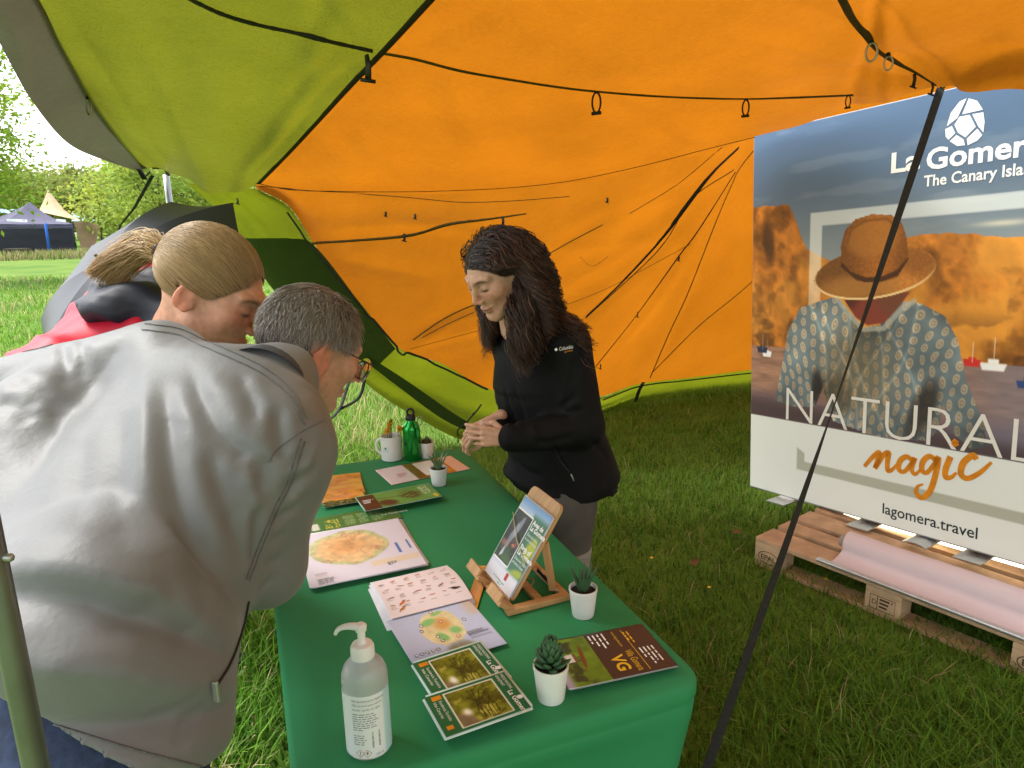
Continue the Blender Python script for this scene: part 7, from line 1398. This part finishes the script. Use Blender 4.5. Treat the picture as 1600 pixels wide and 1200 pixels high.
# locks hanging in front of the shoulders
for sd_, n, nm in ((-1, 1300, 'shoulder_lock'), (1, 420, 'far_lock')):
    l0 = fc_.w([(sd_*.070, -.035, .05)])[0]; l1_ = fc_.w([(sd_*.086, -.035, -.03)])[0]; fwd_ = V(-.02, -.035, 0) if sd_ < 0 else V(-.02, .02, 0)
    cpth = crom([l0, l1_, l1_+fwd_*.6+V(.008, 0, -.10), l1_+fwd_+V(.012, 0, -.19), l1_+fwd_+V(.008, 0, -.275 if sd_ < 0 else -.22)], 30); t = np.linspace(0, 1, 30); spr = np.interp(t, [0, .2, .5, .8, 1], [.012, .030, .040, .040, .026] if sd_ < 0 else [.01, .018, .022, .022, .014])
    o_ = RNG.normal(0, 1, (n, 3)); o_ /= np.linalg.norm(o_, axis=1, keepdims=True); o_ *= RNG.uniform(.55, 1.1, (n, 1)); li = RNG.integers(0, 34, n); o_ = o_[:34][li]+RNG.normal(0, .16, (n, 3)); ph = RNG.uniform(0, 6.28, 34)[li][:, None]+RNG.normal(0, .25, (n, 1)); wv = t[None, :]*RNG.uniform(17, 27, 34)[li][:, None]+ph; am = (.0015+.0105*np.clip(t*2, 0, 1))[None, :]*RNG.uniform(.6, 1.3, (n, 1)); end = RNG.uniform(.72, 1.0, n)
    q = np.stack([np.stack([np.interp(t*e_, t, cpth[:, c_]) for c_ in range(3)], 1) for e_ in end]); q = q+o_[:, None, :]*spr[None, :, None]+am[..., None]*(np.cos(wv)[..., None]*V(.9, .4, 0)+np.sin(wv)[..., None]*V(-.4, .8, .4))
    yl = RNG.uniform(0, 1, n)[:, None]; strands(nm, q, .0012*np.interp(t, [0, .1, .8, 1], [.7, 1, .8, .25])[None, :]*RNG.uniform(.6, 1.3, (n, 1)), np.array([.018, .009, .007])*(1-yl)+np.array([.15, .065, .042])*yl**2, cw_)
# darker mass of hair under the outer curls
def f_hm(P):
    Q = fc_.l(P); d = elp(Q, (0, -.028, .022), (.090, .098, .096)); d = np.maximum(d, Q[:, 1]-.050+.055*sst(.085, .035, Q[:, 2])); bk = fc_.w([(.0, -.085, -.05)])[0]; d = smin(d, seg(P, bk, nkc+V(.075, .0, -.05), .072, .06), .05); l1 = fc_.w([(-.080, -.045, -.02)])[0]; d = smin(d, seg(P, l1, l1+V(.0, -.02, -.17), .026, .024), .03); r1 = fc_.w([(.078, -.03, -.02)])[0]; d = smin(d, seg(P, r1, r1+V(-.01, .02, -.14), .018, .012), .02); return d+.006*n3(P*30, 3)+.004*n3(P*60, 5)
v, fa = snet(f_hm, hc-V(.25, .25, .42), hc+V(.28, .25, .16), .007); v = relax(v, fa, 1, .3); build('hair_mass', v, fa, pmat('dark_hair_mass', (.022, .012, .010), rough=.55, var=.4, vscale=60, bump=.8, bscale=90, bdist=.006), cw_)
# ================================================================ umbrella over the hidden person
um = empty('umbrella', tuple(h4), 'open black umbrella held behind the ponytailed person', 'umbrella'); UMB = pmat('black_umbrella_cloth', (.018, .022, .030), rough=.45, var=.15, vscale=9, spec=.5, bump=.15, bscale=250, bdist=.001)
uf = Fr(apx, np.cross(uax, V(1, 0, 0)), uax); UR = .457; nr_, na = 10, 8
def upt(r, a):
    k = abs(((a/(2*math.pi)*8) % 1)-.5)*2                        # 1 on a rib
    rr = r*(1-(1-k**2)*.10*r/UR*r/UR); return uf.w([(rr*math.cos(a), rr*math.sin(a), -.150*(r/UR)**2+.012*(1-k*k)*(r/UR)*-1)])[0]
for j in range(8):
    aa_ = np.linspace(j, j+1, 9)*2*math.pi/8; G = np.stack([[upt(r, a) for a in aa_] for r in np.linspace(.004, UR, 14)]); build('canopy_panel', G.reshape(-1, 3), grid_faces(14, 9), UMB, um)
    a = j*2*math.pi/8; MB().tube([upt(r, a)-uax*.006 for r in np.linspace(.01, UR, 10)], .0022, 6).build('rib', GLS, um, True); rm = upt(UR*.5, a)-uax*.008; MB().tube([apx-uax*.26, rm], .0018, 6).build('strut', GLS, um, True)
MB().tube([apx+uax*.04, h4], .005, 10).build('shaft', GLS, um, True); MB().tube([h4+uax*.02, h4-uax*.10], .013, 12).build('handle', BLKPL, um, True)
# ================================================================ small things in the grass
DAN = pmat('yellow_petals', (.80, .50, .02), rough=.7, var=.2, vscale=100)
spots = [(1018, 872, 'lone yellow flower in the grass right of the table'), (1290, 905, 'yellow flower by the pallet corner'), (1403, 920, 'yellow flower under the middle of the pallet'), (1108, 918, 'small yellow flower left of the long strap')]
for k, (x, y, lb) in enumerate(spots):
    p = atz(x, y, .06); r_ = empty('meadow_flower', (p[0], p[1], 0), lb, 'flower', 'yellow flowers in the grass'); MB().tube([V(p[0], p[1], 0), p], .0012, 5).build('stem', STEM, r_, True); m = MB()
    for q in range(9):
        a = q*2*math.pi/9; d = V(math.cos(a), math.sin(a), .35); s_ = V(-math.sin(a), math.cos(a), 0)*.004; m.add([p-s_*.4, p+s_*.4, p+d*.008+s_*.8, p+d*.008-s_*.8], [(0, 1, 2, 3)])
    m.build('flower_head', DAN, r_)
for k, (x, y, lb) in enumerate([(1150, 832, 'brown dead leaf on the grass by the pallet corner'), (1085, 880, 'brown dead leaf on the grass right of the hiking trousers')]):
    p = atz(x, y, .05); a = .7*k; d = V(math.cos(a), math.sin(a), .1); s_ = V(-math.sin(a), math.cos(a), .25); t = np.linspace(-1, 1, 9); w = .016*np.sqrt(np.clip(1-t*t, 0, 1)); q = np.concatenate([p+np.outer(t*.03, d)+np.outer(w*j, s_)+V(0, 0, 1)*(.006*abs(j)) for j in (-1, 0, 1)]); f = [(i, i+1, 9+i+1, 9+i) for i in range(8)]+[(9+i, 9+i+1, 18+i+1, 18+i) for i in range(8)]
    tag(build('fallen_leaf', q, f, pmat('dead_leaf', (.16, .07, .03), rough=.8, var=.3, vscale=60) if k < 2 else pmat('yellow_leaf', (.45, .38, .05), rough=.7, var=.2), None), lb, 'leaf', 'fallen leaves on the grass')
